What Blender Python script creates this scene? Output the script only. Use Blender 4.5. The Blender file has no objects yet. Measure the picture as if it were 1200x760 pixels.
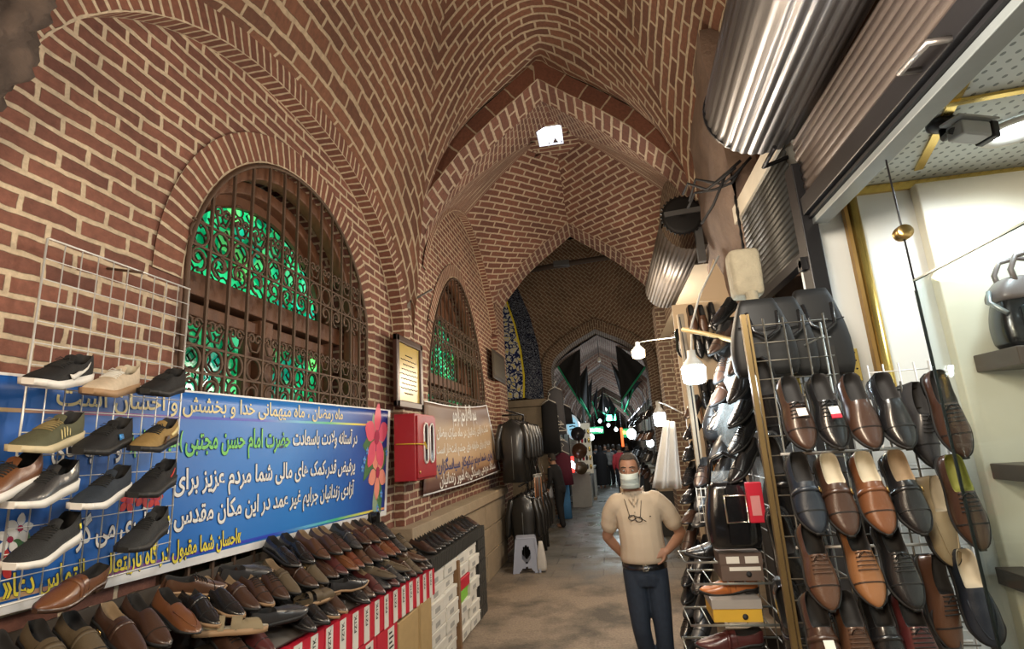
import bpy, bmesh, math, random
from mathutils import Vector, Matrix, Euler
SC = bpy.context.scene
COL = SC.collection
PI = math.pi
rnd = random.Random(7)

# ------------------------------------------------------------------ camera
FPX = 630.0
CAMP = Vector((0, 0, 1.88))
CR = Matrix(((0.98273879, 0.09463919, 0.15895878),
             (0.17565524, -0.20773142, -0.96228525),
             (-0.05804916, 0.97359698, -0.22076959)))
cam_d = bpy.data.cameras.new('camera')
cam_d.sensor_width = 36.0
cam_d.lens = 36.0 * FPX / 1200.0
cam_d.clip_start = 0.05
cam = bpy.data.objects.new('camera', cam_d)
COL.objects.link(cam)
cam.matrix_world = Matrix.Translation(CAMP) @ CR.to_4x4()
SC.camera = cam

def at(px, py, X=None, Y=None, Z=None):
    """point of the photograph brought to the real plane X=, Y= or Z= (metres)"""
    r = CR @ Vector((px - 600, -(py - 380), -FPX))
    if X is not None: t = (X - CAMP.x) / r.x
    elif Y is not None: t = (Y - CAMP.y) / r.y
    else: t = (Z - CAMP.z) / r.z
    return CAMP + r * t

# ------------------------------------------------------------------ world, exposure, lights
W = bpy.data.worlds.new('world'); SC.world = W; W.use_nodes = True
W.node_tree.nodes['Background'].inputs[0].default_value = (0.80, 0.85, 1.0, 1)
W.node_tree.nodes['Background'].inputs[1].default_value = 3.0
vs = SC.view_settings
vs.view_transform = 'Standard'; vs.look = 'None'; vs.gamma = 1.0; vs.use_curve_mapping = False
vs.exposure = 1.05

def lamp(name, kind, loc, energy, color, size=0.1, target=None, size_y=None, spot=None):
    l = bpy.data.lights.new(name, kind); l.energy = energy; l.color = color
    if kind == 'AREA':
        l.size = size
        if size_y: l.shape = 'RECTANGLE'; l.size_y = size_y
    else: l.shadow_soft_size = size
    if spot: l.spot_size = spot; l.spot_blend = 0.6
    o = bpy.data.objects.new(name, l); COL.objects.link(o); o.location = loc
    if target is not None:
        o.rotation_euler = (Vector(target) - Vector(loc)).to_track_quat('-Z', 'Y').to_euler()
    return o
WARM = (1.0, 0.80, 0.58); COOL = (0.80, 0.93, 1.0); NEUT = (1.0, 0.93, 0.82)
# unseen point lights added in place of shop lamps, to fill the near bays
lamp('shop_fill_light', 'POINT', (-0.5, -0.7, 2.6), 105, WARM, 0.25)
lamp('shop_fill_light', 'POINT', (0.35, 1.2, 2.75), 50, NEUT, 0.2)
lamp('shop_fill_light', 'POINT', (-0.1, 3.5, 2.9), 36, WARM, 0.22)
lamp('shop_fill_light', 'POINT', (0.55, 6.4, 3.0), 62, NEUT, 0.2)
lamp('shop_fill_light', 'POINT', (-0.3, 9.0, 3.1), 45, WARM, 0.25)
for yy, e, c in ((12.5, 30, WARM), (17.5, 32, COOL), (21.5, 36, COOL), (26, 50, COOL), (32, 60, COOL), (38, 60, COOL)):
    lamp('corridor_lamp_light', 'POINT', (0.2, yy, 3.0), e, c, 0.3)

# ------------------------------------------------------------------ materials
MATS = {}
def nodes_of(name):
    m = bpy.data.materials.new(name); m.use_nodes = True
    nt = m.node_tree; b = nt.nodes['Principled BSDF']
    return m, nt, b
def N(nt, t, **k):
    n = nt.nodes.new(t)
    for a, v in k.items():
        if a in n.bl_rna.properties and not a.startswith('i_'): setattr(n, a, v)
    return n
def mat(name, col, rough=0.6, metal=0.0, var=0.12, scale=14, bump=0.0, bscale=60, emit=None, es=0, coat=0.0, alpha=None, trans=0.0, spec=None):
    if name in MATS: return MATS[name]
    m, nt, b = nodes_of(name)
    b.inputs['Roughness'].default_value = rough; b.inputs['Metallic'].default_value = metal
    tc = N(nt, 'ShaderNodeTexCoord')
    nz = N(nt, 'ShaderNodeTexNoise'); nz.inputs['Scale'].default_value = scale; nz.inputs['Detail'].default_value = 5
    nt.links.new(tc.outputs['Object'], nz.inputs['Vector'])
    mx = N(nt, 'ShaderNodeMix'); mx.data_type = 'RGBA'
    c0 = [max(0, c * (1 - var)) for c in col[:3]] + [1]; c1 = [min(1, c * (1 + var)) for c in col[:3]] + [1]
    mx.inputs[6].default_value = c0; mx.inputs[7].default_value = c1
    nt.links.new(nz.outputs['Fac'], mx.inputs[0]); nt.links.new(mx.outputs[2], b.inputs['Base Color'])
    if bump:
        n2 = N(nt, 'ShaderNodeTexNoise'); n2.inputs['Scale'].default_value = bscale; n2.inputs['Detail'].default_value = 6
        nt.links.new(tc.outputs['Object'], n2.inputs['Vector'])
        bp = N(nt, 'ShaderNodeBump'); bp.inputs['Strength'].default_value = bump; bp.inputs['Distance'].default_value = 0.01
        nt.links.new(n2.outputs['Fac'], bp.inputs['Height']); nt.links.new(bp.outputs['Normal'], b.inputs['Normal'])
    if emit:
        b.inputs['Emission Color'].default_value = (*emit, 1); b.inputs['Emission Strength'].default_value = es
    if coat: b.inputs['Coat Weight'].default_value = coat; b.inputs['Coat Roughness'].default_value = 0.12
    if trans: b.inputs['Transmission Weight'].default_value = trans
    if alpha is not None: b.inputs['Alpha'].default_value = alpha
    if spec is not None: b.inputs['Specular IOR Level'].default_value = spec
    MATS[name] = m
    return m
def leather(name, col, rough=0.32, coat=0.3):
    return mat('leather_' + name, col, rough, 0, 0.25, 9, 0.12, 220, coat=coat)

def brick_mat(name, c1, c2, mortar, bw=0.235, rh=0.077, ms=0.0115, offset=0.5, wob=0.014, bump=0.7):
    m, nt, b = nodes_of(name)
    tc = N(nt, 'ShaderNodeTexCoord')
    nz = N(nt, 'ShaderNodeTexNoise'); nz.inputs['Scale'].default_value = 7; nz.inputs['Detail'].default_value = 3
    nt.links.new(tc.outputs['UV'], nz.inputs['Vector'])
    sub = N(nt, 'ShaderNodeVectorMath'); sub.operation = 'SUBTRACT'; sub.inputs[1].default_value = (.5, .5, .5)
    nt.links.new(nz.outputs['Color'], sub.inputs[0])
    sc = N(nt, 'ShaderNodeVectorMath'); sc.operation = 'SCALE'; sc.inputs['Scale'].default_value = wob * 2
    nt.links.new(sub.outputs[0], sc.inputs[0])
    ad = N(nt, 'ShaderNodeVectorMath'); ad.operation = 'ADD'
    nt.links.new(tc.outputs['UV'], ad.inputs[0]); nt.links.new(sc.outputs[0], ad.inputs[1])
    br = N(nt, 'ShaderNodeTexBrick'); br.offset = offset
    nt.links.new(ad.outputs[0], br.inputs['Vector'])
    for i, v in (('Scale', 1), ('Mortar Size', ms), ('Mortar Smooth', 0.35), ('Bias', -0.1), ('Brick Width', bw), ('Row Height', rh)):
        br.inputs[i].default_value = v
    br.inputs['Color1'].default_value = (*c1, 1); br.inputs['Color2'].default_value = (*c2, 1); br.inputs['Mortar'].default_value = (*mortar, 1)
    n2 = N(nt, 'ShaderNodeTexNoise'); n2.inputs['Scale'].default_value = 26; n2.inputs['Detail'].default_value = 8; n2.inputs['Roughness'].default_value = .7
    nt.links.new(tc.outputs['UV'], n2.inputs['Vector'])
    n3 = N(nt, 'ShaderNodeTexNoise'); n3.inputs['Scale'].default_value = 1.1; n3.inputs['Detail'].default_value = 3
    nt.links.new(tc.outputs['Object'], n3.inputs['Vector'])
    r2 = N(nt, 'ShaderNodeMapRange'); r2.inputs[1].default_value = .25; r2.inputs[2].default_value = .75; r2.inputs[3].default_value = .62; r2.inputs[4].default_value = 1.3
    nt.links.new(n2.outputs['Fac'], r2.inputs[0])
    r3 = N(nt, 'ShaderNodeMapRange'); r3.inputs[1].default_value = .3; r3.inputs[2].default_value = .7; r3.inputs[3].default_value = .82; r3.inputs[4].default_value = 1.12
    nt.links.new(n3.outputs['Fac'], r3.inputs[0])
    mu = N(nt, 'ShaderNodeMath'); mu.operation = 'MULTIPLY'; nt.links.new(r2.outputs[0], mu.inputs[0]); nt.links.new(r3.outputs[0], mu.inputs[1])
    vm = N(nt, 'ShaderNodeVectorMath'); vm.operation = 'SCALE'
    nt.links.new(br.outputs['Color'], vm.inputs[0]); nt.links.new(mu.outputs[0], vm.inputs['Scale'])
    nt.links.new(vm.outputs[0], b.inputs['Base Color'])
    b.inputs['Roughness'].default_value = 0.9
    hh = N(nt, 'ShaderNodeMath'); hh.operation = 'MULTIPLY_ADD'; hh.inputs[1].default_value = -1.0
    nt.links.new(br.outputs['Fac'], hh.inputs[0]); 
    h2 = N(nt, 'ShaderNodeMath'); h2.operation = 'MULTIPLY'; h2.inputs[1].default_value = .5
    nt.links.new(n2.outputs['Fac'], h2.inputs[0]); nt.links.new(h2.outputs[0], hh.inputs[2])
    bp = N(nt, 'ShaderNodeBump'); bp.inputs['Strength'].default_value = bump; bp.inputs['Distance'].default_value = 0.012
    nt.links.new(hh.outputs[0], bp.inputs['Height']); nt.links.new(bp.outputs['Normal'], b.inputs['Normal'])
    MATS[name] = m
    return m
MORT = (.50, .40, .28)
B_WALL = brick_mat('brick_wall', (.205, .082, .055), (.125, .050, .036), MORT, .235, .079, .0135)
B_VAULT = brick_mat('brick_vault', (.175, .075, .043), (.105, .045, .027), (.40, .31, .21), .27, .086, .0145)
B_VAULT2 = brick_mat('brick_far_vault', (.18, .075, .05), (.11, .045, .032), (.42, .33, .24), .36, .125, .020)
B_RING = brick_mat('brick_arch_ring', (.20, .08, .05), (.13, .05, .034), MORT, .20, .070, .0115, 0.0)
B_BAND = brick_mat('brick_arch_band', (.19, .075, .045), (.13, .05, .03), (.42, .33, .23), .30, .25, .012, 0.0)
B_DARK = brick_mat('brick_dark', (.15, .085, .055), (.095, .055, .035), (.33, .27, .19), .24, .078, .012)

# ------------------------------------------------------------------ mesh builder
class MB:
    def __init__(s): s.v = []; s.f = []; s.uv = []; s.mi = []; s.sm = []
    def vert(s, p): s.v.append(tuple(p)); return len(s.v) - 1
    def face(s, idx, uv=None, mi=0, smooth=False):
        s.f.append(tuple(idx)); s.uv.append(uv or [(0, 0)] * len(idx)); s.mi.append(mi); s.sm.append(smooth)
    def quad(s, a, b, c, d, uv=None, mi=0): s.face([s.vert(p) for p in (a, b, c, d)], uv, mi)
    def box(s, lo, hi, M=None, mi=0):
        x0, y0, z0 = lo; x1, y1, z1 = hi
        P = [Vector(p) for p in ((x0,y0,z0),(x1,y0,z0),(x1,y1,z0),(x0,y1,z0),(x0,y0,z1),(x1,y0,z1),(x1,y1,z1),(x0,y1,z1))]
        if M: P = [M @ p for p in P]
        i = [s.vert(p) for p in P]
        dx, dy, dz = x1-x0, y1-y0, z1-z0
        for q, (u, w) in (((0,3,2,1),(dy,dx)),((4,5,6,7),(dx,dy)),((0,1,5,4),(dx,dz)),((2,3,7,6),(dx,dz)),((1,2,6,5),(dy,dz)),((3,0,4,7),(dy,dz))):
            s.face([i[k] for k in q], [(0,0),(u,0),(u,w),(0,w)], mi)
        return s
    def bar(s, a, b, w, h=None, mi=0, up=(0,0,1)):
        a = Vector(a); b = Vector(b); h = h or w; d = b - a; L = d.length
        if L < 1e-6: return s
        d.normalize(); u = Vector(up)
        if abs(d.dot(u)) > .98: u = Vector((0, 1, 0)) if abs(d.y) < .9 else Vector((1, 0, 0))
        x = d.cross(u).normalized(); z = x.cross(d)
        M = Matrix((x, d, z)).transposed().to_4x4(); M.translation = a
        return s.box((-w/2, 0, -h/2), (w/2, L, h/2), M, mi)
    def tube(s, pts, r, n=6, mi=0, cap=True, closed=False):
        pts = [Vector(p) for p in pts]; m = len(pts)
        rr = r if isinstance(r, (list, tuple)) else [r] * m
        rings = []; prev = None
        for k in range(m):
            if closed: t = pts[(k+1) % m] - pts[k-1]
            else: t = pts[min(k+1, m-1)] - pts[max(k-1, 0)]
            if t.length < 1e-9: t = Vector((0,0,1))
            t.normalize()
            if prev is None:
                a = Vector((0,0,1)) if abs(t.z) < .9 else Vector((1,0,0))
                nx = t.cross(a).normalized()
            else:
                nx = (prev - t * prev.dot(t))
                nx = nx.normalized() if nx.length > 1e-6 else t.orthogonal().normalized()
            prev = nx; ny = t.cross(nx)
            rings.append([s.vert(pts[k] + (nx*math.cos(2*PI*j/n) + ny*math.sin(2*PI*j/n)) * rr[k]) for j in range(n)])
        R = range(m if closed else m-1)
        for k in R:
            A = rings[k]; B = rings[(k+1) % m]
            for j in range(n): s.face((A[j], A[(j+1)%n], B[(j+1)%n], B[j]), None, mi, True)
        if cap and not closed:
            s.face(rings[0][::-1], None, mi); s.face(rings[-1], None, mi)
        return s
    def lathe(s, prof, n=20, M=None, mi=0, cap=True):
        rings = []
        for r, z in prof:
            rings.append([s.vert((M @ Vector((r*math.cos(2*PI*j/n), r*math.sin(2*PI*j/n), z))) if M else (r*math.cos(2*PI*j/n), r*math.sin(2*PI*j/n), z)) for j in range(n)])
        for A, B in zip(rings, rings[1:]):
            for j in range(n): s.face((A[j], A[(j+1)%n], B[(j+1)%n], B[j]), None, mi, True)
        if cap: s.face(rings[0][::-1], None, mi); s.face(rings[-1], None, mi)
        return s
    def grid(s, fn, nu, nv, uvfn=None, mi=0, smooth=True):
        I = [[s.vert(fn(a/nu, b/nv)) for b in range(nv+1)] for a in range(nu+1)]
        for a in range(nu):
            for b in range(nv):
                q = ((a,b),(a+1,b),(a+1,b+1),(a,b+1))
                s.face([I[i][j] for i, j in q], [uvfn(i/nu, j/nv) for i, j in q] if uvfn else [(i/nu, j/nv) for i, j in q], mi, smooth)
        return s
    def loft(s, rings, mi=0, cap=True, closed=True):
        I = [[s.vert(p) for p in r] for r in rings]; n = len(I[0])
        for A, B in zip(I, I[1:]):
            for j in range(n if closed else n-1): s.face((A[j], A[(j+1)%n], B[(j+1)%n], B[j]), None, mi, True)
        if cap and closed: s.face(I[0][::-1], None, mi); s.face(I[-1], None, mi)
        return s
    def prism(s, pts, a, b, mi=0):
        """closed outline pts -> pts offset by vector a and by vector b"""
        A = [s.vert(Vector(p) + Vector(a)) for p in pts]; B = [s.vert(Vector(p) + Vector(b)) for p in pts]; n = len(A)
        s.face(A[::-1], None, mi); s.face(B, None, mi)
        for j in range(n): s.face((A[j], A[(j+1)%n], B[(j+1)%n], B[j]), None, mi)
        return s
    def mesh(s, name, mats):
        me = bpy.data.meshes.new(name); me.from_pydata(s.v, [], s.f); 
        uv = me.uv_layers.new(name='UVMap').data; k = 0
        flat = []
        for u in s.uv:
            for c in u: flat.extend(c)
        uv.foreach_set('uv', flat)
        me.polygons.foreach_set('material_index', s.mi); me.polygons.foreach_set('use_smooth', s.sm)
        for m in (mats if isinstance(mats, (list, tuple)) else [mats]): me.materials.append(m)
        me.update()
        return me
    def build(s, name, mats, parent=None, fix=True):
        me = s.mesh(name, mats)
        if fix:
            bm = bmesh.new(); bm.from_mesh(me); bmesh.ops.recalc_face_normals(bm, faces=bm.faces); bm.to_mesh(me); bm.free()
        o = bpy.data.objects.new(name, me); COL.objects.link(o)
        if parent: o.parent = parent
        return o
def tag(o, label=None, cat=None, group=None, kind=None):
    if label: o['label'] = label
    if cat: o['category'] = cat
    if group: o['group'] = group
    if kind: o['kind'] = kind
    return o
def thing(name, label, cat, loc=(0,0,0), rot=(0,0,0), group=None):
    o = bpy.data.objects.new(name, None); COL.objects.link(o); o.empty_display_size = .05
    if isinstance(rot, Matrix): o.matrix_world = Matrix.Translation(loc) @ rot.to_4x4()
    else: o.location = loc; o.rotation_euler = rot
    return tag(o, label, cat, group)
def struct(name, mb, m, label=None, parent=None):
    o = mb.build(name, m, parent)
    if not parent: tag(o, label, None, None, 'structure')
    return o
def bevel(o, w=.004, seg=2):
    md = o.modifiers.new('bevel', 'BEVEL'); md.width = w; md.segments = seg; md.limit_method = 'ANGLE'; return o
def subd(o, n=1):
    md = o.modifiers.new('subd', 'SUBSURF'); md.levels = n; md.render_levels = n; return o
def lerp(a, b, t): return a + (b - a) * t
def basis(toe, up):
    """rotation with local +Y along toe and local +Z near up"""
    y = Vector(toe).normalized(); z = Vector(up); z = (z - y * z.dot(y)).normalized(); x = y.cross(z)
    return Matrix((x, y, z)).transposed()
ORD = ['zeroth','first','second','third','fourth','fifth','sixth','seventh','eighth','ninth','tenth','eleventh','twelfth','thirteenth','fourteenth','fifteenth','sixteenth','seventeenth','eighteenth','nineteenth','twentieth','twenty-first','twenty-second','twenty-third','twenty-fourth','twenty-fifth','twenty-sixth','twenty-seventh','twenty-eighth','twenty-ninth','thirtieth','thirty-first','thirty-second','thirty-third','thirty-fourth','thirty-fifth','thirty-sixth','thirty-seventh','thirty-eighth','thirty-ninth','fortieth']
# ------------------------------------------------------------------ structure: walls, arches, vaults
WX = -2.10           # recessed face of the left wall
PX_ = -2.00          # face of the left piers
CXC = -0.43          # middle of the street
def tab(u, T):
    u = abs(u)
    for (a, b), (c, d) in zip(T, T[1:]):
        if u <= c: return lerp(b, d, (u - a) / (c - a))
    return T[-1][1]
TARCH = [(0, 0), (.16, .21), (.365, .47), (.576, .77), (.806, 1.22), (.92, 1.52), (.975, 1.85), (1.0, 2.2)]
def tr_arch(u, crown): return crown - tab(u, TARCH)
def wa1(y):          # blind arch over window_1
    u = min(1, abs(y - 3.22) / 1.92); return 2.95 + 1.43 * (1 - u**2.2) ** .5
def wi1(y):
    u = min(1, abs(y - 3.41) / 1.09); return 2.82 + 1.10 * (1 - u**2.05) ** .5
def wa2(y):
    u = min(1, abs(y - 8.05) / 2.13); return 4.0 + 1.6 * (1 - u**1.7) ** .75
def wi2(y):
    u = min(1, abs(y - 7.72) / 1.5); return 2.75 + 1.70 * (1 - u**1.85) ** .68

def wall_strip(mb, X, ys, lo, hi):
    """vertical wall in plane X made of columns, lo(y)..hi(y); UV = metres"""
    for a, b in zip(ys, ys[1:]):
        la, lb, ha, hb = lo(a), lo(b), hi(a), hi(b)
        if ha - la < 1e-4 and hb - lb < 1e-4: continue
        mb.quad((X, a, la), (X, b, lb), (X, b, hb), (X, a, ha), [(a, la), (b, lb), (b, hb), (a, ha)])
def frange(a, b, n): return [a + (b - a) * i / n for i in range(n + 1)]
def curve_pts(fn, y0, y1, n=40):
    return [(lerp(y0, y1, .5 - .5 * math.cos(PI * i / n)), fn(lerp(y0, y1, .5 - .5 * math.cos(PI * i / n)))) for i in range(n + 1)]

# --- left wall
w = MB()
def wall_with_window(mb, X, y0, y1, top, win, wy0, wy1, sill):
    a = [y for y, z in curve_pts(top, y0, y1, 50)]
    ys = sorted(set([round(y, 4) for y in a] + [round(y, 4) for y, z in curve_pts(win, wy0, wy1, 30)]))
    left = [y for y in ys if y <= wy0 + 1e-6]; mid = [y for y in ys if wy0 - 1e-6 <= y <= wy1 + 1e-6]; right = [y for y in ys if y >= wy1 - 1e-6]
    wall_strip(mb, X, left, lambda y: 0, top); wall_strip(mb, X, right, lambda y: 0, top)
    wall_strip(mb, X, mid, lambda y: 0, lambda y: sill); wall_strip(mb, X, mid, win, lambda y: max(win(y), top(y)))
wall_with_window(w, WX, 1.30, 5.14, wa1, wi1, 2.32, 4.50, 1.22)
wall_with_window(w, WX, 5.92, 10.18, wa2, wi2, 6.22, 9.22, 1.42)
# window reveals
def reveal(mb, win, y0, y1, sill, X0, X1):
    pts = [(y0, sill)] + curve_pts(win, y0, y1, 36) + [(y1, sill)]
    L = 0
    for (a, za), (b, zb) in zip(pts, pts[1:]):
        d = math.hypot(b - a, zb - za)
        mb.quad((X0, a, za), (X0, b, zb), (X1, b, zb), (X1, a, za), [(0, L), (0, L + d), (X0 - X1, L + d), (X0 - X1, L)]); L += d
    mb.quad((X0, y0, sill), (X1, y0, sill), (X1, y1, sill), (X0, y1, sill))
reveal(w, wi1, 2.32, 4.50, 1.22, WX, WX - .42); reveal(w, wi2, 6.22, 9.22, 1.42, WX, WX - .42)
# pier faces, a little proud of the recessed walls
def col(mb, X, y0, y1, z0, z1, Xb):
    mb.quad((X, y0, z0), (X, y1, z0), (X, y1, z1), (X, y0, z1), [(y0, z0), (y1, z0), (y1, z1), (y0, z1)])
    for y in (y0, y1): mb.quad((Xb, y, z0), (X, y, z0), (X, y, z1), (Xb, y, z1), [(0, z0), (X - Xb, z0), (X - Xb, z1), (0, z1)])
# spandrel beside/above the blind arches out to the pier edges
wall_strip(w, PX_, frange(5.14, 5.92, 3), lambda y: 0, lambda y: 4.9)
w.quad((WX, 5.14, 0), (PX_, 5.14, 0), (PX_, 5.14, 3.0), (WX, 5.14, 3.0), [(0, 0), (.1, 0), (.1, 3), (0, 3)])
w.quad((WX, 5.92, 0), (PX_, 5.92, 0), (PX_, 5.92, 4.4), (WX, 5.92, 4.4), [(0, 0), (.1, 0), (.1, 4.4), (0, 4.4)])
wall_strip(w, PX_, frange(10.18, 11.0, 3), lambda y: 0, lambda y: 6.6)
w.quad((WX, 10.18, 0), (PX_, 10.18, 0), (PX_, 10.18, 4.1), (WX, 10.18, 4.1), [(0, 0), (.1, 0), (.1, 4.1), (0, 4.1)])
wall_strip(w, PX_, frange(.2, 1.3, 3), lambda y: 0, lambda y: 4.9)
w.quad((WX, 1.30, 0), (PX_, 1.30, 0), (PX_, 1.30, 3.0), (WX, 1.30, 3.0), [(0, 0), (.1, 0), (.1, 3), (0, 3)])
wall_strip(w, PX_, [-3.0, .2], lambda y: 0, lambda y: 5.5)
struct('wall_left', w, B_WALL, 'red brick wall with pale mortar along the left of the bazaar')

# --- arch rings: soffit of the recess + upright voussoir row
def ring(mb, fn, y0, y1, Xin, Xout, wd, n=60, mi=0, zleg=0):
    P = curve_pts(fn, y0, y1, n); L = 0
    out = []
    for k, (y, z) in enumerate(P):
        a = P[max(0, k-1)]; b = P[min(n, k+1)]; t = Vector((b[0]-a[0], b[1]-a[1])).normalized(); nn = Vector((-t.y, t.x))
        if nn.y < 0 and abs(nn.y) > .2: nn = -nn
        out.append((y + nn.x*wd, z + nn.y*wd))
    for k in range(n):
        (a, za), (b, zb) = P[k], P[k+1]; (c, zc), (d, zd) = out[k], out[k+1]; dl = math.hypot(b-a, zb-za)
        mb.quad((Xin, a, za), (Xin, b, zb), (Xout, b, zb), (Xout, a, za), [(0, L), (0, L+dl), (Xout-Xin, L+dl), (Xout-Xin, L)])
        mb.quad((Xout, a, za), (Xout, b, zb), (Xout, d, zd), (Xout, c, zc), [(0, L), (0, L+dl), (wd, L+dl), (wd, L)])
        L += dl
    return out
r = MB()
o1 = ring(r, wa1, 1.30, 5.14, WX, -1.97, .16)
ring(r, wi1, 2.32, 4.50, WX - .02, WX + .012, .19)
o2 = ring(r, wa2, 5.92, 10.18, WX, -1.98, .12)
ring(r, wi2, 6.22, 9.22, WX - .02, WX + .012, .19)
struct('trim_1', r, B_RING, 'rings of upright bricks around the blind arches and windows')

# --- bay 1: groin vault, arcs of brick laid parallel to the four boundary arches
C1 = Vector((CXC, 3.22, 6.75)); Y1 = 5.42; Y0b = 1.02; XL = -1.98; XR = 1.26
def groin(sx, sy, s):
    x = lerp(XL if sx < 0 else XR, C1.x, s); y = lerp(Y1 if sy > 0 else Y0b, C1.y, s)
    return Vector((x, y, 3.05 + (C1.z - 3.05) * (1 - (1 - s) ** 2.3)))
def web(axis, sgn, s, q):
    t = 2*q - 1
    if axis == 'x':
        A, B = groin(sgn, -1, s), groin(sgn, 1, s)
        e = lerp((1 - abs(t)**2.2) ** .5, 1 - abs(t)**2.4, min(1, s*2.2)); ris = lerp(4.52, C1.z, s**.8) - A.z
    else:
        A, B = groin(-1, sgn, s), groin(1, sgn, s)
        e0 = 1 - tab(t, TARCH)/2.2; e = lerp(e0, 1 - abs(t)**2.0, min(1, s*6)); ris = lerp(6.20, C1.z, s) - A.z
    p = A.lerp(B, q); p.z = A.z + max(0, ris) * e
    if axis == 'x' and sgn < 0 and s < .12:
        zo = ring_out(p.y)
        if zo: p.z = lerp(zo - .01, p.z, s/.12)
    if axis == 'y' and sgn > 0 and s < .18: p.z = lerp(max(p.z, web_out(p.x)), p.z, s/.18)
    return p
def web_mesh(mb, axis, sgn, wid, ns=26, nq=44):
    G = [[web(axis, sgn, a/ns, b/nq) for b in range(nq+1)] for a in range(ns+1)]
    UV = []
    for a in range(ns+1):
        L = [0]
        for b in range(nq): L.append(L[-1] + (G[a][b+1]-G[a][b]).length)
        UV.append([(l - L[-1]/2, a/ns*wid) for l in L])
    I = [[mb.vert(p) for p in row] for row in G]
    for a in range(ns):
        for b in range(nq):
            q = ((a,b),(a+1,b),(a+1,b+1),(a,b+1))
            mb.face([I[i][j] for i, j in q], [UV[i][j] for i, j in q], 0, True)
def ring_out(y):
    for (a, b), (c, d) in zip(o1, o1[1:]):
        if min(a, c) <= y <= max(a, c) and abs(c-a) > 1e-5: return lerp(b, d, (y-a)/(c-a))
    return None
def web_out(x):
    u = abs(x - CXC)/1.66
    return tr_arch(min(1, u), 5.98) + .20*(1.25 + .25*u)
v = MB()
web_mesh(v, 'x', -1, 2.75); web_mesh(v, 'x', 1, 2.75); web_mesh(v, 'y', 1, 2.35); web_mesh(v, 'y', -1, 2.35)
struct('ceiling', v, B_VAULT, 'red brick groin vault with herringbone seams over the near bay')

# --- transverse arches
def transverse(name, Y, dep, crown, half, band, Ynext):
    b = MB(); n = 60
    P = []
    for k in range(n+1):
        u = math.sin((k/n*2-1)*PI/2); P.append((CXC + u*half, tr_arch(u, crown)))
    P = [(CXC - half, 2.4)] + P + [(CXC + half, 2.4)]
    out = []
    for k, (x, z) in enumerate(P):
        a = P[max(0, k-1)]; c = P[min(len(P)-1, k+1)]; t = Vector((c[0]-a[0], c[1]-a[1])).normalized(); nn = Vector((-t.y, t.x))
        out.append((x + nn.x*band, z + nn.y*band))
    mid = len(P)//2; out[mid] = (CXC, crown + band*1.5)
    L = 0
    for k in range(len(P)-1):
        (a, za), (c, zc) = P[k], P[k+1]; (d, zd), (e, ze) = out[k], out[k+1]; dl = math.hypot(c-a, zc-za)
        b.quad((a, Y, za), (c, Y, zc), (e, Y, ze), (d, Y, zd), [(L, 0), (L+dl, 0), (L+dl, .24), (L, .24)], 0)
        b.quad((a, Y, za), (c, Y, zc), (c, Y+dep, zc), (a, Y+dep, za), [(0, L), (0, L+dl), (dep, L+dl), (dep, L)], 1)
        L += dl
    return struct(name, b, [B_BAND, B_VAULT2])
transverse('trim_2', 5.42, .42, 5.98, 1.66, .20, 0)['label'] = 'pointed brick arch with large voussoirs across the near bay'
transverse('trim_3', 10.15, .75, 6.18, 1.74, .20, 0)['label'] = 'second pointed brick arch across the street further in'

# --- bay 2: four fans rising from the piers to the skylight
C2 = Vector((CXC, 8.05, 6.95)); HS = .20
def fan(sx, sy, th, t):
    """th 0 -> along the transverse arch, 1 -> along the wall arch; t 0 pier -> 1 ridge"""
    Ya = 5.82 if sy < 0 else 10.17; crown = 5.985 if sy < 0 else 6.185
    xw = -2.0 if sx < 0 else 1.16
    x0, y0 = xw, Ya
    u = 1 - t
    x0 = CXC + sx*(1.655 if sy < 0 else 1.735)
    A = Vector((lerp(x0, CXC, t), Ya, tr_arch(u, crown) if u < 1 else crown - 2.2))
    B = Vector((xw, lerp(Ya, 8.05, t), 4.0 + 1.62 * (1 - u**1.7) ** .75 if u < 1 else 4.0))
    P = A.lerp(B, th)
    # L-shaped ridge
    if th < .5: Rg = Vector((CXC, lerp(Ya, 8.05, th*2), lerp(crown, C2.z, (th*2)**.8)))
    else: Rg = Vector((lerp(CXC, xw, th*2-1), 8.05, lerp(C2.z, 5.62, (th*2-1)**1.25)))
    w_ = t ** 2.6
    base = A.lerp(B, th) if t < 1 else Rg
    Aend = Vector((CXC, Ya, crown)); Bend = Vector((xw, 8.05, 5.62))
    return P + (Rg - Aend.lerp(Bend, th)) * w_
def fan_mesh(mb, sx, sy, nth=28, nt=30):
    G = [[fan(sx, sy, a/nth, b/nt) for b in range(nt+1)] for a in range(nth+1)]
    I = [[mb.vert(p) for p in row] for row in G]
    vv = [0]
    for b in range(nt): vv.append(vv[-1] + (G[nth//2][b+1]-G[nth//2][b]).length)
    UV = [[None]*(nt+1) for _ in range(nth+1)]
    for b in range(nt+1):
        L = [0]
        for a in range(nth): L.append(L[-1] + (G[a+1][b]-G[a][b]).length)
        for a in range(nth+1): UV[a][b] = ((sx*-1*G[a][b].x*.7071 + G[a][b].y*.7071), .72*(sx*G[a][b].x + G[a][b].y)*.7071 - .85*G[a][b].z) if sy > 0 else (G[a][b].y, vv[b])
    for a in range(nth):
        for b in range(nt):
            q = ((a,b),(a+1,b),(a+1,b+1),(a,b+1))
            c = sum((G[i][j] for i, j in q), Vector())/4
            if abs(c.x - C2.x + .06) < HS*1.62 and abs(c.y - C2.y + .25) < HS*2.25: continue
            mb.face([I[i][j] for i, j in q], [UV[i][j] for i, j in q], 0, True)
v = MB()
for sx in (-1, 1):
    for sy in (-1, 1): fan_mesh(v, sx, sy)
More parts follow.
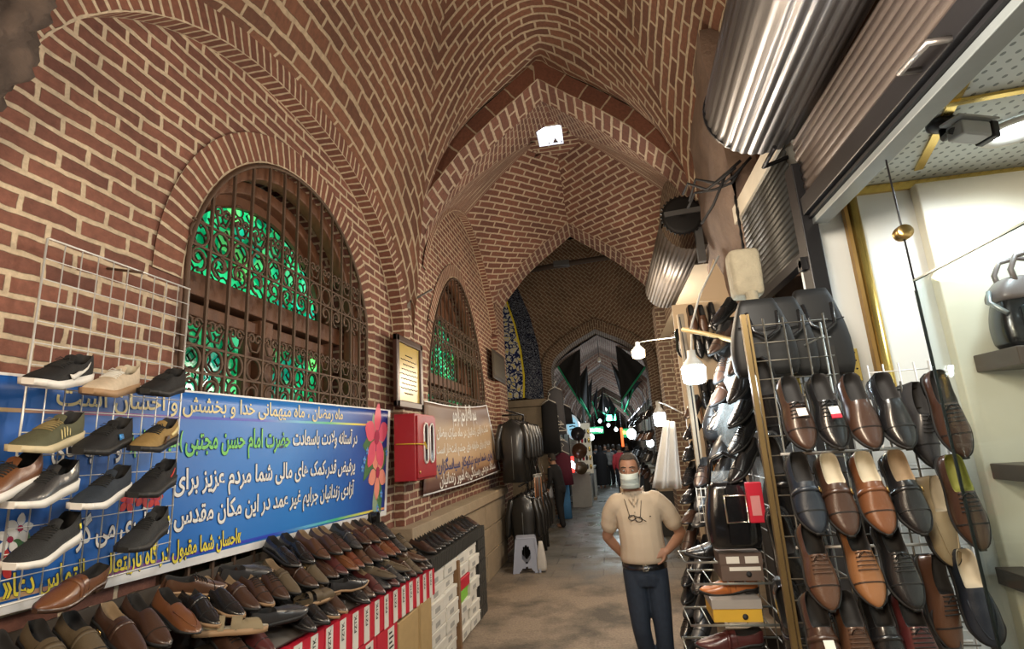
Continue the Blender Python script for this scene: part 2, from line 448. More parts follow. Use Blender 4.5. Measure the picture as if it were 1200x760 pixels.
# wall above the wall arch on the left of bay 2 (fills between ring and fan edge)
struct('ceiling_2', v, B_VAULT2, 'four sided brick vault with a square skylight over the second bay')
# skylight shaft: pale plastered sides, open to the sky, with a brick-lined rim hiding the cut edge
s = MB()
kx, ky = C2.x-.06, C2.y-.25
x0, x1, y0, y1 = kx-HS*1.0, kx+HS*1.0, ky-HS*1.35, ky+HS*1.35
zr = 6.70
for a, b in (((x0,y0),(x1,y0)),((x1,y0),(x1,y1)),((x1,y1),(x0,y1)),((x0,y1),(x0,y0))):
    s.quad((a[0],a[1],zr), (b[0],b[1],zr), (kx+(b[0]-kx)*1.25, b[1]+(.06 if b[1] < ky else .9), 7.42), (kx+(a[0]-kx)*1.25, a[1]+(.06 if a[1] < ky else .9), 7.42))
struct('window_3', s, mat('plaster_white', (.75,.75,.74), .8, bump=.2), 'small square skylight shaft in the crown of the vault')
s = MB(); X0, X1, Y0_, Y1_ = kx-HS*2.3, kx+HS*2.3, ky-HS*2.9, ky+HS*2.9
for (xa, xb, ya, yb) in ((X0, X1, Y0_, y0), (X0, x0, y0, y1), (x1, X1, y0, y1), (X0, X1, y1, Y1_)):
    s.quad((xa,ya,zr), (xb,ya,zr), (xb,yb,zr), (xa,yb,zr), [(xa,ya), (xb,ya), (xb,yb), (xa,yb)])
struct('ceiling_rim', s, B_VAULT2, 'flat brick rim around the skylight')
# --- right side masonry above the shops
w = MB()
wall_strip(w, 1.16, frange(5.3, 10.2, 10), lambda y: 3.55, lambda y: max(3.6, wa2(min(max(y, 5.95), 10.1)) + .05))
wall_strip(w, 1.20, frange(10.15, 11.0, 3), lambda y: 0, lambda y: 6.6)
for y0_, y1_ in ((9.6, 10.15),):
    col(w, 1.0, y0_, y1_, 0, 4.2, 1.3)
struct('wall_right', w, B_DARK, 'brick wall above the shopfronts on the right')
# rough plaster pier carrying the near arch
PLAS = mat('rough_plaster', (.17, .115, .085), .95, 0, .45, 5, 1.0, 25)
p = MB()
def pier_fn(u, q):
    z = lerp(2.9, 4.9, q); ang = u * 4
    base = [(.97, 3.75), (1.75, 3.55), (1.9, 5.5), (1.05, 5.45), (.97, 3.75)]
    k = min(3, int(ang)); f = ang - k
    x = lerp(base[k][0], base[k+1][0], f); y = lerp(base[k][1], base[k+1][1], f)
    fl = .18*(1-q)**2
    n = math.sin(z*9 + u*17)*.02 + math.sin(z*23 + u*41)*.012
    return Vector((x + fl + n, y + fl*.5 + n, z))
p.grid(pier_fn, 32, 16, lambda a, b: (a*4, b*2))
struct('wall_right_pier', p, PLAS, 'rough brown plastered pier above the shoe shop under the near arch')

# --- bay 3: tall dark dome bay and the herringbone wall
d = MB()
wall_strip(d, -2.9, frange(11.0, 15.5, 6), lambda y: 0, lambda y: 7.6)
wall_strip(d, 1.75, frange(11.0, 15.5, 6), lambda y: 2.6, lambda y: 7.6)
d.grid(lambda a, b: Vector((lerp(-2.9, 1.75, a), lerp(10.9, 15.5, b), 7.3 + .9*math.sin(PI*a))), 14, 6, lambda a, b: (b*4.6, a*4))
# wall above the second arch, seen from behind, closes the bay
struct('wall_back_bay', d, B_DARK, 'dark brick walls of the tall bay beyond the second arch')
HB = brick_mat('brick_herringbone', (.185,.105,.065), (.125,.07,.042), (.36,.30,.21), .26, .085, .012)
h = MB()
def op(x):
    u = (x + .13) / 1.62
    return 5.35 - tab(u, TARCH)*.62 if abs(u) < 1 else 0
d = MB(); d.quad((-2.9,11.0,0),(-2.0,11.0,0),(-2.0,11.0,7.6),(-2.9,11.0,7.6)); struct('wall_bay_return', d, B_DARK)
xs = sorted(set(frange(-2.9, 1.75, 24) + [-.13, -1.74, 1.48] + frange(-1.73, 1.47, 30)))
for a, b in zip(xs, xs[1:]):
    inside = abs((a+b)/2 + .13) < 1.615
    la, lb = (op(a), op(b)) if inside else (0, 0)
    sg = 1 if (a+b)/2 > -.13 else -1
    def uvh(x, z):   # diagonal courses mirrored about the middle seam
        X = (x + .13) * sg; c = .7071
        return ((X*c + z*c), (-X*c + z*c))
    h.quad((a, 15.5, la), (b, 15.5, lb), (b, 15.5, 7.9), (a, 15.5, 7.9), [uvh(a, la), uvh(b, lb), uvh(b, 7.9), uvh(a, 7.9)])
struct('wall_back', h, HB, 'herringbone brick wall above the far pointed archway')
t = MB(); n = 40; L = 0; P = []
for k in range(n+1):
    u = math.sin((k/n*2-1)*PI/2)*.999; P.append((-.13 + u*1.62, 5.35 - tab(u, TARCH)*.62))
P = [(-1.75, 0)] + P + [(1.49, 0)]
for (a, za), (b, zb) in zip(P, P[1:]):
    dl = math.hypot(b-a, zb-za)
    ka, kb = Vector((a + .13, za - 3.4)) * .84, Vector((b + .13, zb - 3.4)) * .84
    ca, cb = (ka.x - .13, ka.y + 3.4 if za > .1 else 0), (kb.x - .13, kb.y + 3.4 if zb > .1 else 0)
    t.quad((a, 15.38, za), (b, 15.38, zb), (cb[0], 15.38, cb[1]), (ca[0], 15.38, ca[1]), [(0, L), (0, L+dl), (.3, L+dl), (.3, L)])
    t.quad((ca[0], 15.38, ca[1]), (cb[0], 15.38, cb[1]), (cb[0], 16.2, cb[1]), (ca[0], 16.2, ca[1]), [(0, L), (0, L+dl), (.8, L+dl), (.8, L)])
    t.quad((a, 15.38, za), (b, 15.38, zb), (b, 15.55, zb), (a, 15.55, za), [(0, L), (0, L+dl), (.17, L+dl), (.17, L)])
    L += dl
struct('trim_4', t, B_DARK, 'brick ring of the far pointed archway')

# --- far corridor: long pointed barrel vault with ribs and dim side walls
k = MB()
def barrel(u, q, half=1.75, cr=5.0):
    x = (u*2-1); return Vector((-.1 + x*half, lerp(16.1, 60, q), cr - tab(x*.98, TARCH)*.75))
k.grid(barrel, 28, 30, lambda a, b: (b*44, a*5))
for yy in range(19, 60, 4):
    for i in range(24):
        a, b = i/24, (i+1)/24
        A = barrel(a, 0, 1.72, 4.95); B = barrel(b, 0, 1.72, 4.95); A2 = barrel(a, 0, 1.45, 4.55); B2 = barrel(b, 0, 1.45, 4.55)
        for p_ in (A, B, A2, B2): p_.y = yy
        o_ = Vector((0, .6, 0))
        k.quad(A, B, B2, A2, [(a*5, 0), (b*5, 0), (b*5, .3), (a*5, .3)]); k.quad(A2, B2, B2+o_, A2+o_, [(a*5, 0), (b*5, 0), (b*5, .6), (a*5, .6)])
struct('ceiling_3', k, brick_mat('brick_corridor', (.24,.15,.12), (.17,.10,.08), (.34,.29,.24), .26, .085, .012), 'long pale brick barrel vault of the far street')
k = MB()
wall_strip(k, -2.3, frange(15.6, 60, 20), lambda y: 0, lambda y: 3.8); wall_strip(k, 2.1, frange(15.5, 60, 20), lambda y: 0, lambda y: 3.8)
k.quad((-2.3, 60, 0), (2.1, 60, 0), (2.1, 60, 5.2), (-2.3, 60, 5.2), [(0, 0), (4.4, 0), (4.4, 5.2), (0, 5.2)])
struct('wall_far', k, B_DARK, 'dark side walls of the far street')

# --- floor
m, nt, b = nodes_of('street_paving')
tc = N(nt, 'ShaderNodeTexCoord')
br = N(nt, 'ShaderNodeTexBrick'); br.offset = .37
for i, vv in (('Scale', 1), ('Mortar Size', .012), ('Mortar Smooth', .5), ('Brick Width', .75), ('Row Height', .42), ('Bias', 0)): br.inputs[i].default_value = vv
br.inputs['Color1'].default_value = (.17, .155, .13, 1); br.inputs['Color2'].default_value = (.125, .12, .105, 1); br.inputs['Mortar'].default_value = (.06, .055, .05, 1)
nt.links.new(tc.outputs['Object'], br.inputs['Vector'])
n1 = N(nt, 'ShaderNodeTexNoise'); n1.inputs['Scale'].default_value = 1.3; n1.inputs['Detail'].default_value = 7; n1.inputs['Roughness'].default_value = .65
nt.links.new(tc.outputs['Object'], n1.inputs['Vector'])
n2 = N(nt, 'ShaderNodeTexNoise'); n2.inputs['Scale'].default_value = 45; n2.inputs['Detail'].default_value = 5
nt.links.new(tc.outputs['Object'], n2.inputs['Vector'])
cr = N(nt, 'ShaderNodeValToRGB'); cr.color_ramp.elements[0].position = .36; cr.color_ramp.elements[0].color = (.085, .068, .05, 1); cr.color_ramp.elements[1].position = .56; cr.color_ramp.elements[1].color = (.26, .20, .145, 1)
nt.links.new(n1.outputs['Fac'], cr.inputs[0])
sx = N(nt, 'ShaderNodeSeparateXYZ'); nt.links.new(tc.outputs['Object'], sx.inputs[0])
mr = N(nt, 'ShaderNodeMapRange'); mr.inputs[1].default_value = 7.6; mr.inputs[2].default_value = 9.6; nt.links.new(sx.outputs['Y'], mr.inputs[0])
mx = N(nt, 'ShaderNodeMix'); mx.data_type = 'RGBA'
nt.links.new(mr.outputs[0], mx.inputs[0]); nt.links.new(cr.outputs[0], mx.inputs[6]); nt.links.new(br.outputs['Color'], mx.inputs[7])
r2 = N(nt, 'ShaderNodeMapRange'); r2.inputs[1].default_value = .3; r2.inputs[2].default_value = .7; r2.inputs[3].default_value = .75; r2.inputs[4].default_value = 1.2
nt.links.new(n2.outputs['Fac'], r2.inputs[0])
vm = N(nt, 'ShaderNodeVectorMath'); vm.operation = 'SCALE'; nt.links.new(mx.outputs[2], vm.inputs[0]); nt.links.new(r2.outputs[0], vm.inputs['Scale'])
nt.links.new(vm.outputs[0], b.inputs['Base Color'])
rr = N(nt, 'ShaderNodeMapRange'); rr.inputs[1].default_value = .38; rr.inputs[2].default_value = .62; rr.inputs[3].default_value = .22; rr.inputs[4].default_value = .7
nt.links.new(n1.outputs['Fac'], rr.inputs[0])
mm = N(nt, 'ShaderNodeMix'); nt.links.new(mr.outputs[0], mm.inputs[0]); mm.inputs[2].default_value = .72; nt.links.new(rr.outputs[0], mm.inputs[3]); nt.links.new(mm.outputs[0], b.inputs['Roughness'])
bp = N(nt, 'ShaderNodeBump'); bp.inputs['Strength'].default_value = .35; bp.inputs['Distance'].default_value = .01
nt.links.new(n2.outputs['Fac'], bp.inputs['Height']); nt.links.new(bp.outputs['Normal'], b.inputs['Normal'])
f = MB(); f.quad((-4, -3, 0), (5, -3, 0), (5, 60, 0), (-4, 60, 0))
struct('floor', f, m, 'worn street floor, dusty near and paved further in')
# stone plinth under window_2 with a projecting ledge
STONE = mat('plinth_stone', (.30, .235, .16), .9, 0, .25, 4, .6, 30)
p = MB()
for i in range(6):
    for j in range(3):
        p.box((-2.12, 5.0 + i*.78 + .006, j*.36 + .004), (-1.90 - .006*((i+j) % 2), 5.0 + (i+1)*.78 - .006, (j+1)*.36 - .004))
p.box((-2.12, 4.98, 1.08), (-1.86, 9.72, 1.20))
bevel(struct('trim_5', p, STONE, 'stone plinth with a ledge under the second window'), .008)
# broken rough masonry at the springing of the near vault, upper left
d = MB()
def dm(u, q):
    t = 2*PI*u; r_ = .27*math.sin(PI*min(1, .1+.85*q))**.5 * (1 + .16*math.sin(t*5+q*7) + .10*math.sin(t*11-q*15) + .07*math.sin(t*23+q*31) + .05*math.sin(t*37-q*53))
    return Vector((-1.98 + r_*.75*math.cos(t) + .10*q, 1.06 + r_*math.sin(t)*.9, 2.95 + 1.0*q))
d.grid(dm, 90, 40, lambda a, b: (a*1.4, b))
struct('wall_left_springer', d, mat('broken_masonry', (.075, .052, .04), .95, 0, .6, 9, 1.0, 30), 'dark broken masonry at the foot of the near vault')
# ------------------------------------------------------------------ shoes
BASE = [(0.0,.016,.074,1),(.025,.026,.083,1),(.09,.033,.078,1),(.19,.034,.067,1),(.29,.034,.062,1),(.37,.035,.066,1),
        (.405,.036,.076,0),(.46,.038,.075,0),(.55,.042,.067,0),(.65,.045,.056,0),(.74,.0445,.048,0),(.82,.041,.042,0),(.89,.034,.037,0),(.945,.025,.033,0),(.98,.014,.028,0),(1.0,.003,.022,0)]
def shoe_spec(kind):
    L = .30 if kind in ('oxford','loafer','monk','cap') else .29
    st = [list(r) for r in BASE]
    if kind in ('oxford','loafer','monk','cap'):
        for r in st:
            if r[0] > .7: r[1] *= lerp(1, .80, (r[0]-.7)/.3)
    if kind == 'sneaker':
        for r in st:
            r[2] += .012
            if r[0] > .7: r[1] *= 1.08; r[2] += .003
            if r[0] < .1: r[2] += .014
            if r[0] > .9: r[1] = {.945: .034, .98: .024, 1.0: .011}[r[0]]
    if kind == 'moc':
        for r in st:
            if r[0] > .38 and r[3] == 0 and r[0] < .6: r[2] -= .010
            if r[0] > .75: r[1] *= 1.1
    return L, st
def zbase(kind, y):
    if kind == 'sneaker': return lerp(.028, .018, min(1, y/.6)) + max(0, y-.8)*.06
    if kind in ('moc',): return .014 + max(0, y-.8)*.03
    return (.026 if y < .22 else lerp(.026, .010, min(1, (y-.22)/.25))) + max(0, y-.8)*.05
def z0sole(kind, y):
    if kind in ('sneaker','moc'): return max(0, y-.74)*.075
    return (.016 if y < .22 else lerp(.016, 0, min(1, (y-.22)/.25))) + max(0, y-.8)*.05
def vamp_pt(w, zb, h, a):
    c = math.cos(a); s_ = math.sin(a)
    return (-w * math.copysign(abs(c)**.8, c), zb + (h - zb) * max(0, s_)**.8)
def ring_at(kind, st, y):
    for p, q in zip(st, st[1:]):
        if p[0] <= y <= q[0]:
            f = (y - p[0])/(q[0]-p[0]); return lerp(p[1], q[1], f), lerp(p[2], q[2], f)
    return st[-1][1], st[-1][2]
def vamp_arc(kind, L, st, y, a0, a1, n=9, lift=.0015):
    w, h = ring_at(kind, st, y); zb = zbase(kind, y); pts = []
    for i in range(n):
        x, z = vamp_pt(w + lift, zb, h + lift, PI*lerp(a0, a1, i/(n-1))); pts.append((x, (y-.5)*L, z))
    return pts
SHOE = {}
def shoe_meshes(kind):
    if kind in SHOE: return SHOE[kind]
    parts = []
    if kind == 'sandal':
        L = .28; so = MB(); rings = []
        prof = [(0,.012),(.04,.026),(.15,.033),(.3,.033),(.45,.036),(.6,.043),(.75,.044),(.88,.036),(.96,.022),(1,.006)]
        for y, w in prof:
            Y = (y-.5)*L; rings.append([(-w,Y,0),(w,Y,0),(w,Y,.022),(-w,Y,.022)])
        so.loft(rings); parts.append(('sole', so.mesh('sole', MATS_DUMMY), 'sole'))
        ins = MB(); ins.loft([[(-w*.93,(y-.5)*L,.0225),(w*.93,(y-.5)*L,.0225),(w*.93,(y-.5)*L,.026),(-w*.93,(y-.5)*L,.026)] for y, w in prof]); parts.append(('insole', ins.mesh('insole', MATS_DUMMY), 'lining'))
        sb = MB()
        def strap(y0, y1, h0, w=.022, skew=0):
            def fn(a, b):
                t = PI*a; y = lerp(y0, y1, a) + (b-.5)*w/L*1.0
                ww = .042 if y > .5 else .036
                return Vector((-ww*math.cos(t), (y-.5)*L, .018 + h0*math.sin(t)**.8))
            sb.grid(fn, 10, 2)
        strap(.84,.66,.034,.05); strap(.66,.84,.036,.05); strap(.56,.56,.046,.04); strap(.36,.36,.052,.022)
        hb = MB()
        hb.grid(lambda a, b: Vector((-.034*math.cos(PI*a), (-.5+.34)*L - .30*L*math.sin(PI*a), .028 + b*.028)), 12, 2)
        parts.append(('strap', sb.mesh('strap', MATS_DUMMY), 'upper')); parts.append(('heel_strap', hb.mesh('heel_strap', MATS_DUMMY), 'upper'))
        SHOE[kind] = parts; return parts
    L, st = shoe_spec(kind); NN = 19
    up, li = MB(), MB(); rings = []
    for (y, w, h, c) in st:
        zb = zbase(kind, y); Y = (y-.5)*L; R = []
        if c:
            for i in range(6):
                a = i/5; R.append((-w*(1 + .10*math.sin(PI*a))*lerp(1, .80, a**1.5), Y, lerp(zb, h, a)))
            if y == 0:
                R += [(-w*.8*(1 - (i-5)/4), Y + .001, h + .002) for i in range(6, 10)]; R += [(-x, yy, z) for x, yy, z in R[8::-1]]; rings.append(R); continue
            R.append((-w*.68, Y + (.004 if y < .05 else 0), h - .003)); R.append((-w*.62, Y + (.006 if y < .05 else 0), zb + .016)); R.append((-w*.32, Y + (.006 if y < .05 else 0), zb + .010))
            R.append((0, Y + (.006 if y < .05 else 0), zb + .009))
            R += [(-x, yy, z) for x, yy, z in R[8::-1]]
        else:
            for i in range(NN):
                x, z = vamp_pt(w, zb, h, PI*i/(NN-1)); R.append((x, Y, z))
        rings.append(R)
    nC = sum(r[3] for r in st)
    I = [[up.vert(p) for p in r] for r in rings]; J = [[li.vert(p) for p in r] for r in rings]
    for k in range(len(rings)-1):
        for i in range(NN-1):
            inner = (k < nC) and 5 <= i <= 12
            (li if inner else up).face(tuple((J if inner else I)[a][b] for a, b in ((k,i),(k,i+1),(k+1,i+1),(k+1,i))), None, 0, True)
    up.face([I[0][i] for i in range(0, NN)], None, 0, True)
    for mb_ in (up, li):   # drop loose verts
        used = sorted({i for f in mb_.f for i in f}); mp = {o: n for n, o in enumerate(used)}
        mb_.v = [mb_.v[i] for i in used]; mb_.f = [tuple(mp[i] for i in f) for f in mb_.f]
    parts.append(('upper', up.mesh('upper', MATS_DUMMY), 'upper')); parts.append(('insole', li.mesh('insole', MATS_DUMMY), 'lining'))
    so = MB(); R = []; fine = []
    for i in range(len(st)-1):
        p0, p1, p2, p3 = st[max(0,i-1)], st[i], st[i+1], st[min(len(st)-1,i+2)]
        for k in range(3):
            t_ = k/3; cr_ = lambda a, b, c, d: .5*(2*b + (c-a)*t_ + (2*a-5*b+4*c-d)*t_*t_ + (3*b-a-3*c+d)*t_**3)
            fine.append((lerp(p1[0], p2[0], t_), max(.003, cr_(p0[1], p1[1], p2[1], p3[1])), p1[2], 0))
    fine.append(tuple(st[-1]))
    for (y, w, h, c) in fine:
        Y = (y-.5)*L; w2 = w + (.004 if kind != 'sneaker' else .005); zb = zbase(kind, y); z0 = z0sole(kind, y)
        if y == 0: Y -= .003
        if y == 1.0: Y += .004; w2 = w + .006
        zt = zb + (.004 if kind != 'sneaker' else .010)
        R.append([(-w2*.96,Y,z0),(w2*.96,Y,z0),(w2,Y,zt),(-w2,Y,zt)])
    so.loft(R); parts.append(('sole', so.mesh('sole', MATS_DUMMY), 'sole'))
    if kind in ('oxford','loafer','monk','cap'):
        he = MB(); R = []
        for y, w in ((-.01,.018),(.02,.028),(.1,.034),(.2,.0345),(.235,.034)):
            Y = (y-.5)*L; R.append([(-w,Y,0),(w,Y,0),(w*1.02,Y,.019),(-w*1.02,Y,.019)])
        he.loft(R); parts.append(('heel', he.mesh('heel', MATS_DUMMY), 'sole'))
    if kind in ('oxford','sneaker','laced'):
        la = MB()
        ys = (.43,.475,.52,.565,.61) if kind != 'sneaker' else (.42,.46,.50,.54,.58,.62)
        for q, y in enumerate(ys):
            la.tube(vamp_arc(kind, L, st, y, .33, .67, 7, .002), .0024, 5)
            if q < len(ys)-1:
                P = vamp_arc(kind, L, st, y, .36, .64, 5, .003); Q = vamp_arc(kind, L, st, ys[q+1], .36, .64, 5, .003)
                if kind == 'sneaker': la.tube([P[0], P[2] if 0 else tuple(lerp(P[2][i], Q[2][i], .5) for i in range(3)), Q[-1]], .0018, 5)
        b = vamp_arc(kind, L, st, .425, .45, .55, 3, .006)[1]
        for sx in (-1, 1): la.tube([b, (b[0]+sx*.014, b[1]+.006, b[2]+.006), (b[0]+sx*.02, b[1]+.02, b[2]-.002), (b[0]+sx*.004, b[1]+.004, b[2])], .0016, 5)
        parts.append(('laces', la.mesh('laces', MATS_DUMMY), 'laces'))
    if kind in ('oxford','cap','monk','loafer'):
        se = MB(); 
        for y in ((.735,.745) if kind != 'loafer' else (.40,)): se.tube(vamp_arc(kind, L, st, y, .06, .94, 13, .0006), .0011, 4)
        parts.append(('seam', se.mesh('seam', MATS_DUMMY), 'trim'))
    if kind in ('monk','loafer'):
        sb = MB(); ys = (.485,.515) if kind == 'monk' else (.50,.54)
        A = vamp_arc(kind, L, st, ys[0]-.01, .04, .96, 13, .0028); B = vamp_arc(kind, L, st, ys[1]+.01, .04, .96, 13, .0028)
        A2 = vamp_arc(kind, L, st, ys[0]-.01, .04, .96, 13, .0002); B2 = vamp_arc(kind, L, st, ys[1]+.01, .04, .96, 13, .0002)
        sb.loft([A2, A, B, B2], closed=False)
        parts.append(('strap', sb.mesh('strap', MATS_DUMMY), 'upper'))
    if kind == 'monk':
        bu = MB(); P = vamp_arc(kind, L, st, .5, .18, .26, 2, .005); c = (Vector(P[0])+Vector(P[1]))/2
        bu.tube([c + Vector((-.004,-.009,-.009)), c + Vector((.004,-.009,.009)), c + Vector((.004,.009,.009)), c + Vector((-.004,.009,-.009))], .0018, 5, closed=True)
        parts.append(('buckle', bu.mesh('buckle', MATS_DUMMY), 'metal'))
    if kind == 'moc':
        se = MB(); P = []
        for i in range(15):
            t = i/14; y = .52 + .40*math.sin(PI*t); w, h = ring_at(kind, st, min(.93, y)); zb = zbase(kind, y)
            x, z = vamp_pt(w, zb, h, PI*lerp(.25, .75, t)); P.append((x, (y-.5)*L, z + .001))
        se.tube(P, .0022, 5); parts.append(('seam', se.mesh('seam', MATS_DUMMY), 'trim'))
    if kind == 'sneaker':
        tg = MB(); tg.grid(lambda a, b: Vector(((a-.5)*.036, (lerp(.42, .33, b)-.5)*L, .083 + b*.026 - (a-.5)**2*.03)), 4, 3)
        parts.append(('tongue', tg.mesh('tongue', MATS_DUMMY), 'upper'))
    SHOE[kind] = parts
    return parts
MATS_DUMMY = [mat('shoe_default', (.05,.05,.05))]
RUB_K = mat('rubber_black', (.012,.012,.012), .6); RUB_W = mat('rubber_white', (.72,.70,.66), .55)
RUB_T = mat('rubber_tan', (.35,.22,.12), .6); BRASS = mat('brass', (.75,.52,.2), .3, 1)
LIN_T = mat('lining_tan', (.24,.17,.10), .8); LIN_K = mat('lining_black', (.015,.014,.014), .8); LIN_W = mat('lining_pale', (.45,.40,.30), .8)
LACE_K = mat('lace_black', (.01,.01,.01), .8); LACE_B = mat('lace_brown', (.07,.035,.02), .8)
LE = {'black': leather('black', (.010,.010,.011), .26, .5), 'dark brown': leather('dark_brown', (.050,.024,.015)), 'brown': leather('brown', (.080,.037,.020)),
      'reddish brown': leather('red_brown', (.13,.035,.016)), 'tan': leather('tan', (.235,.105,.042)), 'olive brown': leather('olive', (.085,.06,.032), .6, 0),
      'charcoal': leather('charcoal', (.028,.028,.03), .4), 'burgundy': leather('burgundy', (.07,.016,.016)), 'grey': leather('grey', (.10,.10,.105), .6, 0),
      'khaki': leather('khaki', (.24,.19,.11), .7, 0), 'chestnut': leather('chestnut', (.145,.055,.022)), 'orange brown': leather('orange', (.42,.13,.03)),
      'navy': leather('navy', (.014,.019,.028), .4, .1), 'cream': leather('cream', (.42,.35,.23), .6, 0)}
def shoe(kind, M, loc, rot, label, group=None, cat='shoe', sole=None, lining=None, laces=None, name=None, scale=1.0):
    """one shoe: an Empty with its own copy of every part; copies share mesh data"""
    t = thing(name or {'sandal': 'sandal', 'sneaker': 'sneaker'}.get(kind, 'leather_shoe'), label, cat, loc, rot, group)
    mm = {'upper': M, 'sole': sole or RUB_K, 'lining': lining or LIN_K, 'laces': laces or LACE_K, 'trim': LACE_K if kind != 'moc' else (laces or M), 'metal': BRASS}
    for pn, me, key in shoe_meshes(kind):
        o = bpy.data.objects.new(pn, me); COL.objects.link(o); o.parent = t
        o.material_slots[0].link = 'OBJECT'; o.material_slots[0].material = mm[key]
        if pn in ('upper','insole'): subd(o, 1)
    if scale != 1.0: t.scale = (scale,)*3
    return t

# ------------------------------------------------------------------ left shoe stall
def dz(Y): return -.05 * (Y - 2.5)
CARD_RED = mat('card_red', (.52, .012, .035), .45); CARD_WHITE = mat('card_white', (.68,.66,.60), .6); CARD_KRAFT = mat('card_kraft', (.42,.29,.13), .75, bump=.1)
CARD_BLACK = mat('card_black', (.02,.02,.019), .5); INK = mat('ink_black', (.012,.012,.014), .7); CARD_GREEN = mat('card_green', (.22,.55,.05), .5); SHELF_W = mat('shelf_white', (.62,.63,.62), .5)
def text_mesh(body, size, off=0.0, ext=0.0, align='CENTER'):
    c = bpy.data.curves.new('lettering', 'FONT'); c.body = body; c.size = size; c.align_x = align; c.align_y = 'CENTER'; c.offset = off; c.extrude = ext; c.resolution_u = 3
    o = bpy.data.objects.new('lettering_tmp', c); COL.objects.link(o)
    dg = bpy.context.evaluated_depsgraph_get(); dg.update()
    me = bpy.data.meshes.new_from_object(o.evaluated_get(dg)); bpy.data.objects.remove(o); bpy.data.curves.remove(c)
    me.materials.clear()
    return me
def lettering(body, size, m, M, parent=None, off=0.0, name='lettering', align='CENTER', fit=None, ext=0.0):
    """text as a flat mesh: M maps text x/y/z to the world (or the parent's space)"""
    me = text_mesh(body, size, off, ext, align); me.materials.append(m)
    if fit:
        xs = [v.co.x for v in me.vertices]; wdt = max(xs) - min(xs) if xs else 1
        me.transform(Matrix.Scale(fit/wdt, 4, (1,0,0)))
    o = bpy.data.objects.new(name, me); COL.objects.link(o)
    if parent: o.parent = parent
    o.matrix_local = M if isinstance(M, Matrix) else Matrix.Translation(M)
    return o
def frame_x(p, ydir=1):   # text plane facing +X: text right = +Y
    return Matrix(((0,0,1,p[0]),(1,0,0,p[1]),(0,1,0,p[2]),(0,0,0,1)))
# stepped stand under the shoes
st_ = thing('display_stand', 'low stepped display stand under the rows of leather shoes along the brick wall', 'stand', (-1.85, 3.0, 0))
for nm, xa, xb, za, zb_ in (('shelf_board', -1.82, -1.63, 0, 1.034), ('edge', -1.94, -1.848, 0, 1.220), ('shelf_board', -2.02, -1.962, 0, 1.331)):
    b = MB(); P = [(.55, dz(.55)), (4.72, dz(4.72))]; e_ = .4*(xb-xa)
    ys_ = .55 if xa > -2.0 else 2.9; P = [(ys_, dz(ys_)), (4.66, dz(4.66))]; y0, y1 = ys_ - 3, 4.66 - 3
    A = [(xa+1.85, y0, zb_-.014+P[0][1]+e_), (xb+1.85, y0, zb_-.014+P[0][1]), (xb+1.85, y0, zb_+P[0][1]), (xa+1.85, y0, zb_+P[0][1]+e_)]
    B = [(xa+1.85, y1, zb_-.014+P[1][1]+e_), (xb+1.85, y1, zb_-.014+P[1][1]), (xb+1.85, y1, zb_+P[1][1]), (xa+1.85, y1, zb_+P[1][1]+e_)]
    b.loft([A, B]); b.build('shelf_board', SHELF_W if nm == 'edge' else mat('shelf_dark', (.05,.04,.032), .6), st_)
for yy in (.7, 2.0, 3.3, 4.6):
    b = MB(); b.bar((-.19, yy-3, 0), (-.19, yy-3, 1.22+dz(yy)), .03); b.bar((-.16, yy-3, 1.0), (.18, yy-3, 1.02), .02); b.build('post', mat('steel_grey', (.25,.25,.25), .5, .8), st_)
b = MB(); b.box((-.235, -2.5, 0), (-.225, 1.66, 1.36)); b.build('back_board', mat('shelf_dark', (.05,.04,.032), .6), st_)
# red and white shoe boxes under the shelf: one object each, label and letters as parts
def redbox_proto():
    b = MB(); b.box((-.33, 0, 0), (0, .148, .205)); red = b.mesh('box_body', CARD_RED)
    l = MB(); l.box((-.001, .012, .0), (.0025, .082, .204)); lab = l.mesh('label_panel', CARD_WHITE)
    s_ = MB(); s_.box((-.005, .0, .0), (.004, .012, .206)); s_.box((-.005, .136, 0), (.004, .148, .206))
    tx = text_mesh('FZTK', .040, .0009); tx.materials.append(INK)
    return red, lab, tx
RB = redbox_proto()
yb = 1.70; i = 0
while yb < 4.66:
    t = thing('shoe_box', 'red box with a white strip, %s from left in the row under the shoes' % ORD[i+1], 'box', (-1.60, yb, .800 + dz(yb)), (0, 0, rnd.uniform(-.03, .03)), 'red and white shoe boxes under the shelf')
    for nm, me, M in (('box_body', RB[0], Matrix()), ('label_panel', RB[1], Matrix()), ('lettering', RB[2], Matrix(((0,0,1,.0035),(0,-1,0,.045),(1,0,0,.14),(0,0,0,1))))):
        o = bpy.data.objects.new(nm, me); COL.objects.link(o); o.parent = t; o.matrix_local = M
    yb += .155; i += 1
b = MB(); b.box((-.34, 0, 0), (0, .335, .225)); big = b.mesh('box_body', CARD_RED)
b = MB(); b.box((-.001, .17, .02), (.003, .275, .205)); biglab = b.mesh('label_panel', CARD_WHITE)
b = MB()
for k in range(5):
    b.box((.003, .185, .05 + k*.03), (.0042, .185 + (.075 if k % 2 else .05), .062 + k*.03))
bigpr = b.mesh('print', INK)
k = 0
for row in (0, 1):
    yb = 1.9
    while yb < 3.75:
        t = thing('shoe_box', 'wide red box with printed white label, %s from left in the %s wide row' % (ORD[int((yb-1.9)/.345)+1], ('upper', 'lower')[row]), 'box', (-1.605, yb, .567 - row*.235 + dz(yb)), (0,0,0), 'wide red boxes')
        for nm, me in (('box_body', big), ('label_panel', biglab), ('print', bigpr)):
            o = bpy.data.objects.new(nm, me); COL.objects.link(o); o.parent = t
        yb += .345
t = thing('cardboard_box', 'plain brown cardboard carton standing between the red and the white shoe boxes', 'box', (-1.60, 3.98, .0))
